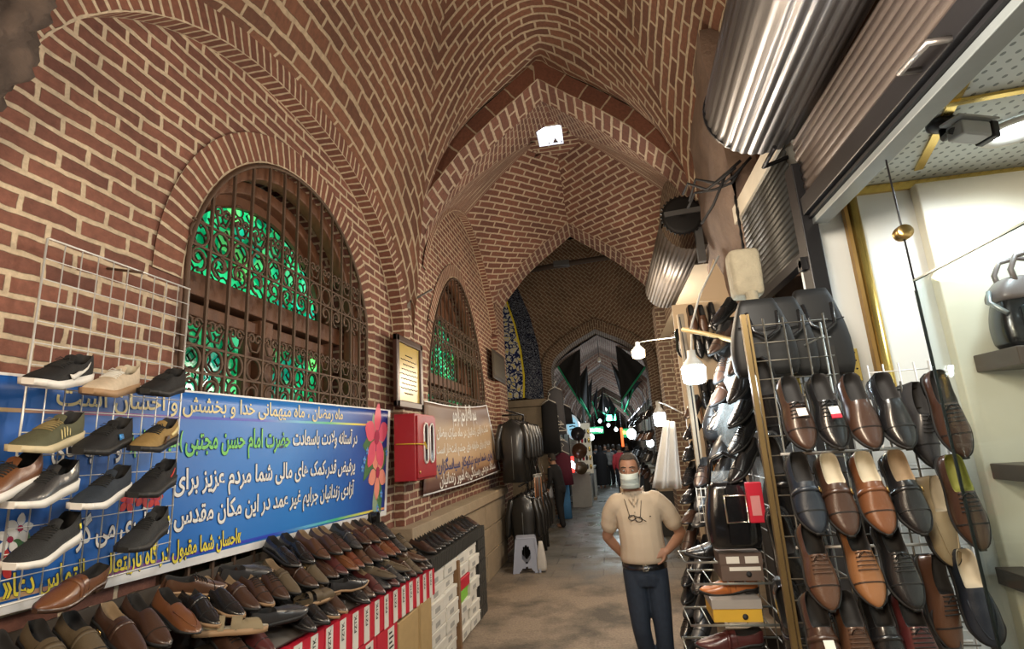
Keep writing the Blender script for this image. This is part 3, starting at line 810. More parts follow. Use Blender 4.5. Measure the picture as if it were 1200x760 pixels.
b = MB(); b.box((-.36, 0, 0), (0, .72, .70)); bevel(b.build('carton', CARD_KRAFT, t), .006)
b = MB(); b.box((.0005, .40, 0), (.0015, .45, .70)); b.build('tape', mat('tape_tan', (.36,.24,.10), .3), t)
# stacks of white boxes
n = 0
for c_, (y0, rows) in enumerate(((4.76, 7), (5.15, 7), (5.62, 7), (6.02, 7))):
    for r_ in range(rows):
        zz = .02 + r_*.118
        m_ = CARD_WHITE; colr = 'white'
        if c_ == 2 and r_ == 4: m_, colr = CARD_RED, 'red'
        if c_ == 2 and r_ in (2, 3) and r_ == 3: m_, colr = CARD_GREEN, 'green'
        n += 1
        t = thing('shoe_box', '%s shoe box, %s from the floor in the %s stack beyond the brown carton' % (colr, ORD[r_+1], ('nearest', 'second', 'third', 'farthest')[c_]), 'box', (-1.63 + rnd.uniform(-.012, .02), y0 + .015*rnd.random(), zz), (0, 0, rnd.uniform(-.05, .05)), 'stacked white shoe boxes')
        b = MB(); b.box((-.30, 0, 0), (0, .37, .088)); bevel(b.build('box_body', m_, t), .003, 1)
        b = MB(); b.box((-.305, -.004, .078), (.006, .374, .112)); bevel(b.build('lid', m_, t), .003, 1)
        if colr == 'white':
            b = MB(); b.box((0, .10, .02), (.0015, .22, .06)); b.build('label_panel', mat('label_grey', (.35,.35,.33), .6), t)
t = thing('cardboard_box', 'narrow brown upright carton wedged between the white box stacks', 'box', (-1.60, 5.545, 0))
b = MB(); b.box((-.3, 0, 0), (0, .06, .80)); b.build('carton', mat('card_brown', (.20,.11,.05), .8), t)
# black boxes: upper row and the end stack
for q in range(7):
    y0 = 4.74 + q*.245
    t = thing('shoe_box', 'black ribbed box, %s from left in the row above the white boxes' % ORD[q+1], 'box', (-1.61, y0, .852), (0,0,0), 'black boxes on the white stacks')
    b = MB(); b.box((-.34, 0, 0), (0, .238, .125)); b.build('box_body', CARD_BLACK, t)
    b = MB()
    for e in range(6): b.box((0, .01+e*.04, .01), (.005, .032+e*.04, .115))
    b.build('side_ribs', mat('card_black_rib', (.045,.044,.04), .5), t)
for q in range(8):
    t = thing('shoe_box', 'black ribbed box, %s from the floor in the far end stack' % ORD[q+1], 'box', (-1.62, 6.44, q*.121), (0,0,0), 'black box stack')
    b = MB(); b.box((-.32, 0, 0), (0, .36, .117)); b.build('box_body', CARD_BLACK, t)
    b = MB()
    for e in range(5): b.box((0, .02+e*.07, .01), (.005, .07+e*.07, .105)); b.box((.0-.3+e*.06, -.005, .01), (-.3+e*.06+.04, 0, .105))
    b.build('side_ribs', MATS['card_black_rib'], t)
# rows of dress shoes, toes to the street
ROWN = ['front', 'middle', 'back']
pal = [['dark brown','black','dark brown','dark brown','olive brown','black','charcoal','black','charcoal','burgundy'],
       ['olive brown','dark brown','dark brown','black','dark brown','olive brown','black','charcoal','chestnut','dark brown','burgundy','black'],
       ['dark brown','black','dark brown','black','charcoal','brown']]
cnt = [0, 0, 0]
KK = ['loafer','oxford','cap','moc','monk','loafer','cap']
for row, (X, Z, y0, y1, step) in enumerate(((-1.70, 1.055, .95, 4.66, .122), (-1.83, 1.213, .98, 4.62, .126), (-1.91, 1.325, 3.0, 4.5, .15))):
    y = y0; q = 0
    while y < y1:
        if row == 0 and (abs(y-2.17) < .12 or abs(y-2.62) < .10 or abs(y-3.25) < .08): y += step; q += 1; continue
        cname = pal[row][rnd.randrange(len(pal[row]))]
        if row == 1 and 3.2 < y < 4.3: cname = ['chestnut','reddish brown','brown','dark brown','burgundy'][q % 5]
        kd = KK[rnd.randrange(len(KK))]
        ty = rnd.uniform(-.24, -.14)
        cnt[row] += 1
        R = basis((.86, ty, -.34 + rnd.uniform(-.02, .03)), (.3, rnd.uniform(-.04, .04), 1))
        p_ = Vector((X + rnd.uniform(-.01, .015), y, Z + dz(y) + .030))
        kn = {'loafer': 'strapped loafer', 'oxford': 'laced shoe', 'cap': 'slip-on shoe', 'moc': 'moccasin', 'monk': 'buckled shoe'}[kd]
        shoe(kd, LE[cname], p_, R, '%s %s, %s from left in the %s row of the wall stall' % (cname, kn, ORD[min(39, cnt[row])], ROWN[row]), 'leather shoes in rows on the wall stall',
             sole=RUB_K if rnd.random() < .8 else RUB_T, lining=rnd.choice([LIN_K, LIN_T, LIN_K]))
        y += step * rnd.uniform(.96, 1.06); q += 1
# shoes laid lengthwise on the shelves
def laid(kd, cname, px, py, X, toe, up, label, **k):
    shoe(kd, LE[cname], at(px, py, X=X), basis(toe, up), label, 'shoes laid lengthwise on the wall stall', **k)
laid('loafer', 'chestnut', 80, 702, -1.88, (.25,-1,-.08), (.35,0,1), 'chestnut leather slip-on lying lengthwise below the yellow lettering at the left end', sole=LE['dark brown'], scale=1.0)
laid('oxford', 'brown', 226, 694, -1.92, (.35,.95,-.15), (.4,-.1,1), 'brown laced shoe lying toe right on top of the back row', sole=RUB_T)
laid('moc', 'charcoal', 286, 678, -1.92, (.30,.95,-.06), (.4,-.1,1), 'dark grey shoe with a tan sole lying toe right under the white banner hem', sole=RUB_T, scale=1.1)
laid('sandal', 'black', 333, 660, -1.94, (-.2,-1,-.1), (.5,0,1), 'black strapped sandal lying on the back row below the banner')
laid('sandal', 'olive brown', 384, 648, -1.95, (.3,-.9,.1), (.6,.2,1), 'olive brown sandal with a pale insole propped on the back row', sole=RUB_T)
laid('sandal', 'tan', 412, 634, -1.96, (.4,-.8,.25), (.7,.2,.8), 'tan sandal propped upright near the right end of the back row', sole=RUB_T)
laid('oxford', 'black', 437, 622, -1.97, (.1,.2,-1), (1,-.2,.1), 'black shoe standing on its toe under the lower right corner of the blue banner')
laid('sandal', 'khaki', 270, 742, -1.68, (.75,.55,-.1), (.2,.2,1), 'tan suede cut-out sandal in front of the middle row at the left', sole=RUB_T, lining=LIN_W, scale=1.05)
laid('moc', 'charcoal', 326, 727, -1.68, (.45,.85,.0), (.3,0,1), 'dark grey moccasin lying lengthwise along the front edge above the red boxes', scale=1.05)
laid('sandal', 'olive brown', 366, 706, -1.68, (.35,.9,.05), (.3,-.1,1), 'olive sandal with wide cross straps lying on the front edge above the red boxes', sole=RUB_T)
laid('oxford', 'charcoal', 408, 690, -1.68, (.4,.85,0), (.3,0,1), 'dark laced shoe with a tan welt lying on the front edge', sole=RUB_T)
laid('moc', 'olive brown', 440, 676, -1.69, (.85,.2,-.2), (.2,.1,1), 'olive slip-on with a pale lining near the right end of the front edge', lining=LIN_W)
laid('moc', 'olive brown', 459, 668, -1.69, (.85,.2,-.2), (.2,.1,1), 'second olive slip-on with a pale lining, nearer the black boxes', lining=LIN_W)
laid('moc', 'brown', 480, 656, -1.69, (.85,.2,-.2), (.2,.1,1), 'brown slip-on with a tan lining at the right end of the front edge', lining=LIN_T)
# small dark shoes on the black boxes
for q in range(13):
    y = 4.98 + q*.135
    shoe('oxford' if q % 3 else 'cap', LE['black' if q % 4 else 'dark brown'], Vector((-1.77, y, 1.012)), basis((.88, -.20, -.22), (.25, 0, 1)),
         'black shoe, %s from left in the row on the black boxes' % ORD[q+1] if q % 4 else 'dark brown shoe, %s from left in the row on the black boxes' % ORD[q+1], 'shoes on the black boxes')
# ------------------------------------------------------------------ windows of the left wall
WOOD = mat('window_wood', (.125,.052,.025), .55, 0, .3, 12, .3, 40); IRON = mat('rusty_iron', (.10,.062,.042), .65, .5, .3, 20, .2, 90)
WOOD2 = mat('window_wood_dark', (.05,.022,.012), .55, 0, .3, 12, .3, 40)
def glass_mat():
    m, nt, b = nodes_of('stained_glass')
    tc = N(nt, 'ShaderNodeTexCoord'); v = N(nt, 'ShaderNodeTexVoronoi'); v.inputs['Scale'].default_value = 7
    nt.links.new(tc.outputs['Object'], v.inputs['Vector'])
    cr = N(nt, 'ShaderNodeValToRGB'); e = cr.color_ramp.elements
    e[0].position = 0; e[0].color = (.0,.10,.05,1); e[1].position = 1; e[1].color = (.05,.55,.30,1)
    for p, c in ((.25, (.0,.30,.10,1)), (.5, (.02,.45,.16,1)), (.72, (.0,.32,.22,1)), (.86, (.10,.60,.12,1))):
        x = e.new(p); x.color = c
    sp = N(nt, 'ShaderNodeSeparateColor'); nt.links.new(v.outputs['Color'], sp.inputs[0]); nt.links.new(sp.outputs[0], cr.inputs[0])
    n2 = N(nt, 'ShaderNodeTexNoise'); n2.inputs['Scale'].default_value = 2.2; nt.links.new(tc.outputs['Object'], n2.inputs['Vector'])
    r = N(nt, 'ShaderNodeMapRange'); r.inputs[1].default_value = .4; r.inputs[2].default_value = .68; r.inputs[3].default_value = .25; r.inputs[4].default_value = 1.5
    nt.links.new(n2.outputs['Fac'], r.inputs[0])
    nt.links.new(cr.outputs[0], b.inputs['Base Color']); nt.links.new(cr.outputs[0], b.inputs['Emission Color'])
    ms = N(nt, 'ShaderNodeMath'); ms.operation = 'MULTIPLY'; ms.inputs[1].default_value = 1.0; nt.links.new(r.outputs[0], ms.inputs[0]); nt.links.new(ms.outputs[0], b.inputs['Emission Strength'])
    b.inputs['Roughness'].default_value = .15
    return m
GLASS = glass_mat()
def arc_band(mb, fn, y0, y1, sill, X0, X1, wd, n=40):
    """wooden frame following the arched opening, wd wide, between depth planes X0 and X1"""
    P = [(y0, sill)] + curve_pts(fn, y0, y1, n) + [(y1, sill)]
    c = Vector(((y0+y1)/2, lerp(sill, fn((y0+y1)/2), .45)))
    rings = []
    for y, z in P:
        q = Vector((y, z)) + (c - Vector((y, z))).normalized()*wd
        if z == sill: q = Vector((y + (wd if y < c.x else -wd)*.9, z))
        rings.append([(X0, y, z), (X0, q.x, q.y), (X1, q.x, q.y), (X1, y, z)])
    mb.loft(rings)
def rosette_field(mb, inside, y0, y1, z0, z1, X, st=.115, r=.0085):
    """pierced wooden lattice: interlaced rings and short bars"""
    ny = int((y1-y0)/st)+1; nz = int((z1-z0)/st)+1
    for a in range(ny+1):
        for b in range(nz+1):
            y = y0 + a*st; z = z0 + b*st
            if not inside(y, z): continue
            if (a+b) % 2 == 0:
                mb.tube([(X, y + .40*st*math.cos(2*PI*k/8), z + .40*st*math.sin(2*PI*k/8)) for k in range(8)], r, 4, closed=True)
                for k in range(4):
                    t = PI/4 + k*PI/2
                    q = (y + st*.98*math.cos(t)*.72, z + st*.98*math.sin(t)*.72)
                    if inside(*q): mb.tube([(X, y + .4*st*math.cos(t), z + .4*st*math.sin(t)), (X, *q)], r, 4)
            else:
                s_ = .30*st
                mb.tube([(X, y-s_, z), (X, y, z+s_), (X, y+s_, z), (X, y, z-s_)], r*.9, 4, closed=True)
def window(name, fn, y0, y1, sill, ztr, label, glass_top, fan):
    root = thing(name, label, None, (0,0,0)); root['kind'] = 'structure'
    b = MB(); arc_band(b, fn, y0+.02, y1-.02, sill, WX-.06, WX-.16, .10); bevel(b.build('window_frame', WOOD, root), .006)
    b = MB(); arc_band(b, lambda y: fn(y)-.08, y0+.14, y1-.14, sill, WX-.24, WX-.36, .09)
    ym = (y0+y1)/2
    b.box((WX-.36, y0+.1, ztr-.07), (WX-.20, y1-.1, ztr+.07)); b.box((WX-.37, y0+.1, ztr-.17), (WX-.27, y1-.1, ztr-.09)); bevel(b.build('transom', WOOD, root), .008)
    b = MB(); b.box((WX-.38, ym-.07, sill), (WX-.24, ym+.07, ztr)); bevel(b.build('mullion', WOOD, root), .01)
    # two casements with pierced panels
    for s_ in (0, 1):
        a, c = (y0+.16, ym-.09) if s_ == 0 else (ym+.09, y1-.16)
        b = MB()
        for lo, hi in (((a, sill), (a+.07, ztr-.1)), ((c-.07, sill), (c, ztr-.1)), ((a, ztr-.19), (c, ztr-.1)), ((a, sill), (c, sill+.12)), ((a, sill+.38), (c, sill+.46))):
            b.box((WX-.36, lo[0], lo[1]), (WX-.29, hi[0], hi[1]))
        o = b.build('casement', WOOD, root); bevel(o, .006)
        l = MB(); rosette_field(l, lambda y, z: a+.08 < y < c-.08 and sill+.48 < z < ztr-.2, a+.11, c-.06, sill+.5, ztr-.2, WX-.335); l.build('lattice', WOOD2, o)
        g = MB(); g.quad((WX-.345, a+.05, sill+.42), (WX-.345, c-.05, sill+.42), (WX-.345, c-.05, ztr-.15), (WX-.345, a+.05, ztr-.15)); g.box((WX-.352, a+.05, sill+.42), (WX-.346, c-.05, ztr-.15)); g.build('pane', GLASS, o)
        p_ = MB(); p_.box((WX-.35, a+.06, sill+.1), (WX-.33, c-.06, sill+.4)); p_.build('panel', WOOD2, o)
    # fanlight
    gm = MB(); R = (glass_top - ztr)
    cy = ym; 
    g0 = MB()
    pts = [(WX-.345, cy + fan*math.cos(PI*k/24), ztr + .06 + (glass_top-ztr-.06)*math.sin(PI*k/24)) for k in range(25)]
    g0.prism(pts, (0,0,0), (-.008,0,0)); go = g0.build('pane', GLASS, root)
    l = MB(); rosette_field(l, lambda y, z: ((y-cy)/fan)**2 + ((z-ztr-.06)/(glass_top-ztr-.06))**2 < .97 and z > ztr+.06, cy-fan, cy+fan, ztr+.12, glass_top, WX-.335); l.build('lattice', WOOD2, go)
    # solid boards filling the arch around the fanlight
    bd = MB(); outer = curve_pts(lambda y: fn(y)-.12, y0+.15, y1-.15, 24)
    inner = [(cy - fan*math.cos(PI*k/24), ztr + .06 + (glass_top-ztr-.06)*math.sin(PI*k/24)) for k in range(25)]
    I = [(WX-.33, max(y0+.15, min(y1-.15, y)), z) for y, z in inner]
    O = []
    for k in range(25):
        y, z = outer[k]; O.append((WX-.33, y, max(z, ztr+.06)))
    bd.loft([I, O], closed=False); bd.loft([[(x+.03, y, z) for x, y, z in I], [(x, y, z) for x, y, z in I]], closed=False)
    bd.build('arch_board', WOOD, root)
    # dark room side behind everything
    bk = MB(); bk.box((WX-.46, y0, sill-.05), (WX-.42, y1, fn(ym)+.1)); bk.build('back_board', mat('back_dark', (.02,.018,.016), .9), root)
    return root
window('window_1', wi1, 2.32, 4.50, 1.22, 2.92, 'tall round arched wooden window with green stained glass', 3.66, .82)
window('window_2', wi2, 6.22, 9.22, 1.42, 2.85, 'pointed arched wooden window with green glass beyond the red box', 3.85, 1.0)
def spiral(y, z, r, a0, turns, sgn, n=16):
    return [(0, y + r*(1-.78*t)*math.cos(a0 + sgn*turns*2*PI*t), z + r*(1-.78*t)*math.sin(a0 + sgn*turns*2*PI*t)) for t in [k/(n-1) for k in range(n)]]
def grille(label, fn, y0, y1, sill, nb, bands, X):
    root = thing('window_grille', label, 'grille', (X, (y0+y1)/2, sill)); oy, oz = (y0+y1)/2, sill
    b = MB(); P = [(0, y-oy, z-oz) for y, z in [(y0+.02, sill+.02)] + [(y, z-.025) for y, z in curve_pts(fn, y0+.02, y1-.02, 40)] + [(y1-.02, sill+.02)]]
    b.tube(P + [P[0]], .014, 6); b.build('border', IRON, root)
    for k in range(1, nb):
        y = lerp(y0, y1, k/nb); b = MB(); b.bar((0, y-oy, .02), (0, y-oy, fn(y)-.03-oz), .016); b.build('bar', IRON, root)
    sp = (y1-y0)/nb; r = sp*.40
    sc = MB(); sc.tube(spiral(0, 0, r, -PI/2, 1.15, 1), .0085, 5); sc.tube(spiral(0, 0, r*.98, PI/2, .55, 1, 9), .0085, 5)
    s1 = sc.mesh('scroll', IRON)
    rg = MB(); rg.tube([(0, r*.97*math.cos(2*PI*k/14), r*.97*math.sin(2*PI*k/14)) for k in range(14)], .009, 5, closed=True); s2 = rg.mesh('ring', IRON)
    cs = MB(); cs.tube(spiral(-r*.45, r*.55, r*.52, PI*.9, 1.1, -1, 12), .008, 5); cs.tube(spiral(r*.45, r*.55, r*.52, PI*.1, 1.1, 1, 12), .008, 5); cs.tube([(0, -r*.9, r*.5), (0, -r*.4, -r*.6), (0, r*.4, -r*.6), (0, r*.9, r*.5)], .008, 5)
    s3 = cs.mesh('scroll', IRON)
    for z, kind in bands:
        for k in range(nb):
            y = lerp(y0, y1, (k+.5)/nb)
            if fn(y) - .10 < z: continue
            o = bpy.data.objects.new('ring' if kind == 2 else 'scroll', {1: s1, 2: s2, 3: s3}[kind]); COL.objects.link(o); o.parent = root
            o.location = (0, y-oy, z-oz); 
            if k % 2 and kind != 2: o.scale = (1, -1, 1)
        if kind == 2:
            for dzb in (-r*1.05, r*1.05): 
                b = MB(); b.bar((0, y0+.03-oy, z+dzb-oz), (0, y1-.03-oy, z+dzb-oz), .012); b.build('rail', IRON, root)
    return root
grille('rusty wrought iron grille with scrolls over the large window above the blue banner', wi1, 2.32, 4.50, 1.22, 13,
       [(2.42, 2), (2.57, 3), (2.27, 1), (2.12, 2), (3.10, 2), (3.25, 3), (2.96, 1)], WX+.02)
grille('rusty wrought iron grille over the pointed window behind the brown banner', wi2, 6.22, 9.22, 1.42, 16,
       [(2.42, 2), (2.58, 3), (2.26, 1), (3.40, 2), (3.56, 3), (3.24, 1)], WX+.02)

# ------------------------------------------------------------------ Persian lettering (letters given in their joined forms)
AR = {'ا':('FE8D','FE8E'),'آ':('FE81','FE82'),'ب':('FE8F','FE90','FE91','FE92'),'پ':('FB56','FB57','FB58','FB59'),'ت':('FE95','FE96','FE97','FE98'),'ث':('FE99','FE9A','FE9B','FE9C'),
 'ج':('FE9D','FE9E','FE9F','FEA0'),'چ':('FB7A','FB7B','FB7C','FB7D'),'ح':('FEA1','FEA2','FEA3','FEA4'),'خ':('FEA5','FEA6','FEA7','FEA8'),'د':('FEA9','FEAA'),'ذ':('FEAB','FEAC'),
 'ر':('FEAD','FEAE'),'ز':('FEAF','FEB0'),'س':('FEB1','FEB2','FEB3','FEB4'),'ش':('FEB5','FEB6','FEB7','FEB8'),'ص':('FEB9','FEBA','FEBB','FEBC'),'ض':('FEBD','FEBE','FEBF','FEC0'),
 'ط':('FEC1','FEC2','FEC3','FEC4'),'ع':('FEC9','FECA','FECB','FECC'),'غ':('FECD','FECE','FECF','FED0'),'ف':('FED1','FED2','FED3','FED4'),'ق':('FED5','FED6','FED7','FED8'),
 'ک':('FB8E','FB8F','FB90','FB91'),'گ':('FB92','FB93','FB94','FB95'),'ل':('FEDD','FEDE','FEDF','FEE0'),'م':('FEE1','FEE2','FEE3','FEE4'),'ن':('FEE5','FEE6','FEE7','FEE8'),
 'و':('FEED','FEEE'),'ه':('FEE9','FEEA','FEEB','FEEC'),'ی':('FBFC','FBFD','FBFE','FBFF'),'ء':('FE80',)}
def fa(text):
    out = []; T = list(text); i = 0
    def joinprev(ch): return ch in AR and len(AR[ch]) == 4
    def can(ch): return ch in AR and len(AR[ch]) >= 2
    seq = []
    while i < len(T):
        if T[i] == 'ل' and i+1 < len(T) and T[i+1] in 'اآ': seq.append('LA'); i += 2
        else: seq.append(T[i]); i += 1
    for k, ch in enumerate(seq):
        pv = seq[k-1] if k else ' '; nx = seq[k+1] if k+1 < len(seq) else ' '
        if ch == 'LA': out.append(chr(0xFEFC if joinprev(pv) else 0xFEFB)); continue
        if ch not in AR: out.append({'(': ')', ')': '(', '«': '»', '»': '«'}.get(ch, ch)); continue
        F = AR[ch]; a = joinprev(pv) and len(F) >= 2; c = len(F) == 4 and (nx == 'LA' or can(nx))
        out.append(chr(int(F[3] if a and c else F[2] if c else F[1] if a else F[0], 16)))
    return ''.join(reversed(out))
# ------------------------------------------------------------------ blue banner
def bil(c, u, v_):   # corners tl tr br bl
    return c[0].lerp(c[1], u).lerp(c[3].lerp(c[2], u), v_)
def sheet(corners, sag, nu, nv, wob=0, wv=0):
    n = (corners[1]-corners[0]).cross(corners[3]-corners[0]).normalized()
    if n.x < 0: n = -n
    def fn(u, v_):
        p = bil(corners, u, v_); p = p + n*(math.sin(u*11+v_*3)*wob + math.sin(u*23-v_*7)*wob*.4)
        p.z -= sag*4*u*(1-u)*(1-v_*.5); return p
    return fn
def banner_mat():
    m, nt, b = nodes_of('banner_blue')
    tc = N(nt, 'ShaderNodeTexCoord'); sp = N(nt, 'ShaderNodeSeparateXYZ'); nt.links.new(tc.outputs['UV'], sp.inputs[0])
    cr = N(nt, 'ShaderNodeValToRGB'); e = cr.color_ramp.elements
    e[0].position = 0; e[0].color = (.010,.085,.36,1); e[1].position = 1; e[1].color = (.012,.03,.22,1)
    for p, c in ((.25, (.015,.14,.50,1)), (.55, (.02,.20,.62,1)), (.8, (.015,.10,.42,1)), (.93, (.008,.03,.24,1))):
        x = e.new(p); x.color = c
    n1 = N(nt, 'ShaderNodeTexNoise'); n1.inputs['Scale'].default_value = 1.6; nt.links.new(tc.outputs['UV'], n1.inputs['Vector'])
    ma = N(nt, 'ShaderNodeMath'); ma.operation = 'MULTIPLY_ADD'; ma.inputs[1].default_value = .25; nt.links.new(n1.outputs['Fac'], ma.inputs[0])
    m2 = N(nt, 'ShaderNodeMath'); m2.operation = 'SUBTRACT'; m2.inputs[1].default_value = .12; nt.links.new(sp.outputs['X'], m2.inputs[0]); nt.links.new(m2.outputs[0], ma.inputs[2])
    nt.links.new(ma.outputs[0], cr.inputs[0]); nt.links.new(cr.outputs[0], b.inputs['Base Color'])
    b.inputs['Roughness'].default_value = .38
    return m
BC = [at(-60, 430, X=-2.052), at(458, 480, X=-2.045), at(452, 603, X=-2.045), at(-60, 737, X=-2.052)]
bn = thing('banner', 'long blue banner with Persian lettering and pink printed flowers at its right end', 'banner', BC[3].lerp(BC[2], .5))
IB = Matrix.Translation(-bn.location)
fnB = sheet(BC, 0, 60, 10, .004)
def shB(d): 
    n = Vector((1, -.03, 0)).normalized()
    return lambda u, v_: IB @ (fnB(u, v_) + n*d)
g = MB(); g.grid(shB(0), 80, 14); o = g.build('sheet', banner_mat(), bn)
sd = o.modifiers.new('thickness', 'SOLIDIFY'); sd.thickness = .002; sd.offset = -1
g = MB()
for (u0, u1, v0, v1) in ((0, 1, .955, 1), (.985, 1, 0, 1), (0, 1, 0, .012)): g.grid(lambda a, b, q=(u0, u1, v0, v1): shB(.0016)(lerp(q[0], q[1], a), lerp(q[2], q[3], b)), 40, 2)
g.build('white_hem', mat('vinyl_white', (.66,.67,.68), .4), bn)
def stripe_mat():
    m, nt, b = nodes_of('rainbow_stripe'); tc = N(nt, 'ShaderNodeTexCoord'); sp = N(nt, 'ShaderNodeSeparateXYZ'); nt.links.new(tc.outputs['UV'], sp.inputs[0])
    cr = N(nt, 'ShaderNodeValToRGB'); e = cr.color_ramp.elements; e[0].color = (.6,.5,.15,1); e[1].color = (.75,.25,.12,1)
    for p, c in ((.15, (.35,.08,.2,1)), (.32, (.03,.05,.45,1)), (.5, (.02,.05,.5,1)), (.62, (.12,.45,.7,1)), (.74, (.06,.5,.25,1)), (.88, (.75,.7,.1,1))):
        x = e.new(p); x.color = c
    nt.links.new(sp.outputs['X'], cr.inputs[0]); nt.links.new(cr.outputs[0], b.inputs['Base Color']); b.inputs['Roughness'].default_value = .4
    return m
SM = stripe_mat()
for v0, v1, nm in ((.150, .168, 'stripe'), (.925, .945, 'stripe')):
    g = MB(); g.grid(lambda a, b: shB(.0016)(lerp(0, .90 if v0 < .5 else .985, a), lerp(v0, v1, b)), 40, 1); g.build(nm, SM, bn)
def on_banner(body, u_c, v_c, width, m, size, bold=0.0, outline=None, back=None, cor=None, sh=None, parent=None, hscale=1.0, name='lettering'):
    """place one line centred at u_c, v_c; text x runs along u; size in metres of letter height"""
    cc = cor or BC; S = sh or shB; Wd = (cc[1]-cc[0]).length; Hh = (cc[3]-cc[0]).length
    made = []
    for layer, (mm, off, d) in enumerate(([(outline, bold + .055*size*.5, .003)] if outline else []) + [(m, bold, .0048)]):
        me = text_mesh(body, size, off); 
        xs = [v.co.x for v in me.vertices]; ys = [v.co.y for v in me.vertices]; x0, x1 = min(xs), max(xs); k = width/(x1-x0)
        for v in me.vertices:
            u = u_c + (v.co.x - (x0+x1)/2)*k/Wd; vv = v_c - v.co.y*hscale/lerp(Hh, (cc[2]-cc[1]).length, max(0, min(1, u)))
            v.co = S(d)(u, vv)
        me.materials.append(mm); o = bpy.data.objects.new(name if layer or not outline else name + '_outline', me); COL.objects.link(o); o.parent = parent or bn; made.append(o)
    return made
LW = mat('print_white', (.75,.75,.72), .45); LY = mat('print_yellow', (.72,.62,.06), .45); LG = mat('print_green', (.16,.55,.10), .45); LO = mat('print_navy', (.006,.015,.09), .5)
LCREAM = mat('print_cream', (.72,.62,.30), .45)
def px_uv(px):    # pixel column -> u along the banner (plane near X=-1.99)
    lo, hi = 0.0, 1.0
    for _ in range(30):
        mi = (lo+hi)/2
        p = bil(BC, mi, .5); c = CR.transposed() @ (p - CAMP); x = 600 + FPX*c.x/-c.z
        if x < px: lo = mi
        else: hi = mi
    return (lo+hi)/2
def line(body, x0, x1, v_, m, size, **k):
    u0, u1 = px_uv(x0), px_uv(x1); return on_banner(body, (u0+u1)/2, v_, (u1-u0)*(BC[1]-BC[0]).length, m, size, **k)
line(fa('ماه رمضان ، ماه میهمانی خدا و بخشش و احسان است'), 62, 398, .085, LCREAM, .115, bold=.0012)
line(fa('در آستانه ولادت باسعادت'), 341, 417, .285, LW, .135, bold=.003, outline=LO)
line(fa('حضرت امام حسن مجتبی'), 216, 338, .29, LG, .150, bold=.003, outline=LO)
line(fa(')علیه السلام('), 150, 213, .29, LG, .105, bold=.002, outline=LO)
line(fa('و شب های'), 58, 140, .31, LW, .14, bold=.003, outline=LO)
line(fa('پرفیض قدر،کمک های مالی شما مردم عزیز برای'), 203, 416, .52, LW, .135, bold=.003, outline=LO)
line(fa('آزادی زندانیان جرایم غیر عمد در این مکان مقدس'), 205, 416, .715, LW, .13, bold=.003, outline=LO)
line(fa('جمع آوری می گردد'), 70, 203, .72, LW, .13, bold=.003, outline=LO)
line(fa('»احسان شما مقبول در گاه باریتعالی و التماس دعا«'), 2, 284, .895, LY, .105, bold=.0026, outline=LO)
# printed flowers at the right end, small bouquet at the left
PINK = mat('print_pink', (.70,.09,.16), .45); PINK2 = mat('print_coral', (.75,.27,.20), .45); LEAF = mat('print_leaf', (.05,.16,.05), .5); MAG = mat('print_magenta', (.35,.01,.06), .5)
Wb = (BC[1]-BC[0]).length
def petal_flower(uc, vc, r, m, parent, n=5, a0=.3, d=.0025):
    for k in range(n):
        g = MB(); t0 = a0 + 2*PI*k/n
        def fn(a, b, t0=t0):
            rr = r*a; half = .62*math.sin(PI*min(1, .15+.8*a))*(1-.25*a*a); t = t0 + (b-.5)*2*half
            rr *= 1 + .05*math.sin(b*19)
            return shB(d + .0006*k)(uc + rr*math.cos(t)/Wb, vc - rr*math.sin(t)/.78)
        g.grid(fn, 6, 8); g.build('petal', m, parent)
    g = MB(); g.grid(lambda a, b: shB(.0065)(uc + r*.22*a*math.cos(2*PI*b)/Wb, vc - r*.22*a*math.sin(2*PI*b)/.78), 2, 10); g.build('flower_eye', MAG, parent)
def leaf(uc, vc, L, ang, wd, m=LEAF):
    g = MB(); g.grid(lambda a, b: shB(.0018)(uc + (L*a*math.cos(ang) - (b-.5)*wd*math.sin(PI*a)*math.sin(ang))/Wb, vc - (L*a*math.sin(ang) + (b-.5)*wd*math.sin(PI*a)*math.cos(ang))/.78), 8, 2); g.build('printed_leaf', m, bn)
uf = px_uv(440)
LEAF2 = mat('print_leaf_pale', (.25,.36,.25), .5); BLU = mat('print_sky_blue', (.10,.35,.75), .5)
for a_, L_, m_ in ((2.5, .20, LEAF2), (2.0, .18, LEAF2), (3.2, .20, LEAF), (-2.3, .26, LEAF), (-.6, .2, LEAF), (.5, .18, LEAF2)): leaf(uf, .33, L_*1.35, a_, .13, m_)
for a_, L_, m_ in ((-1.8, .26, LEAF2), (-1.3, .22, LEAF), (2.4, .22, LEAF), (.9, .2, LEAF)): leaf(px_uv(444), .62, L_*1.3, a_, .12, m_)
petal_flower(px_uv(440), .275, .25, PINK, bn); petal_flower(px_uv(443), .60, .19, PINK2, bn, 5, .9)
for px_, v_ in ((425, .55), (427, .48), (448, .80), (444, .92), (452, .42), (430, .40)):
    petal_flower(px_uv(px_), v_, .03, BLU, bn, 5, .2, .004)
for px_, v_, m_ in ((10, .70, LW), (22, .66, LW), (28, .74, LEAF), (3, .80, mat('print_red', (.5,.03,.03), .5)), (150, .60, MATS['print_red']), (168, .585, MATS['print_red']), (182, .60, MATS['print_red'])): petal_flower(px_uv(px_), v_, .05, m_, bn, 5, .1, .003)
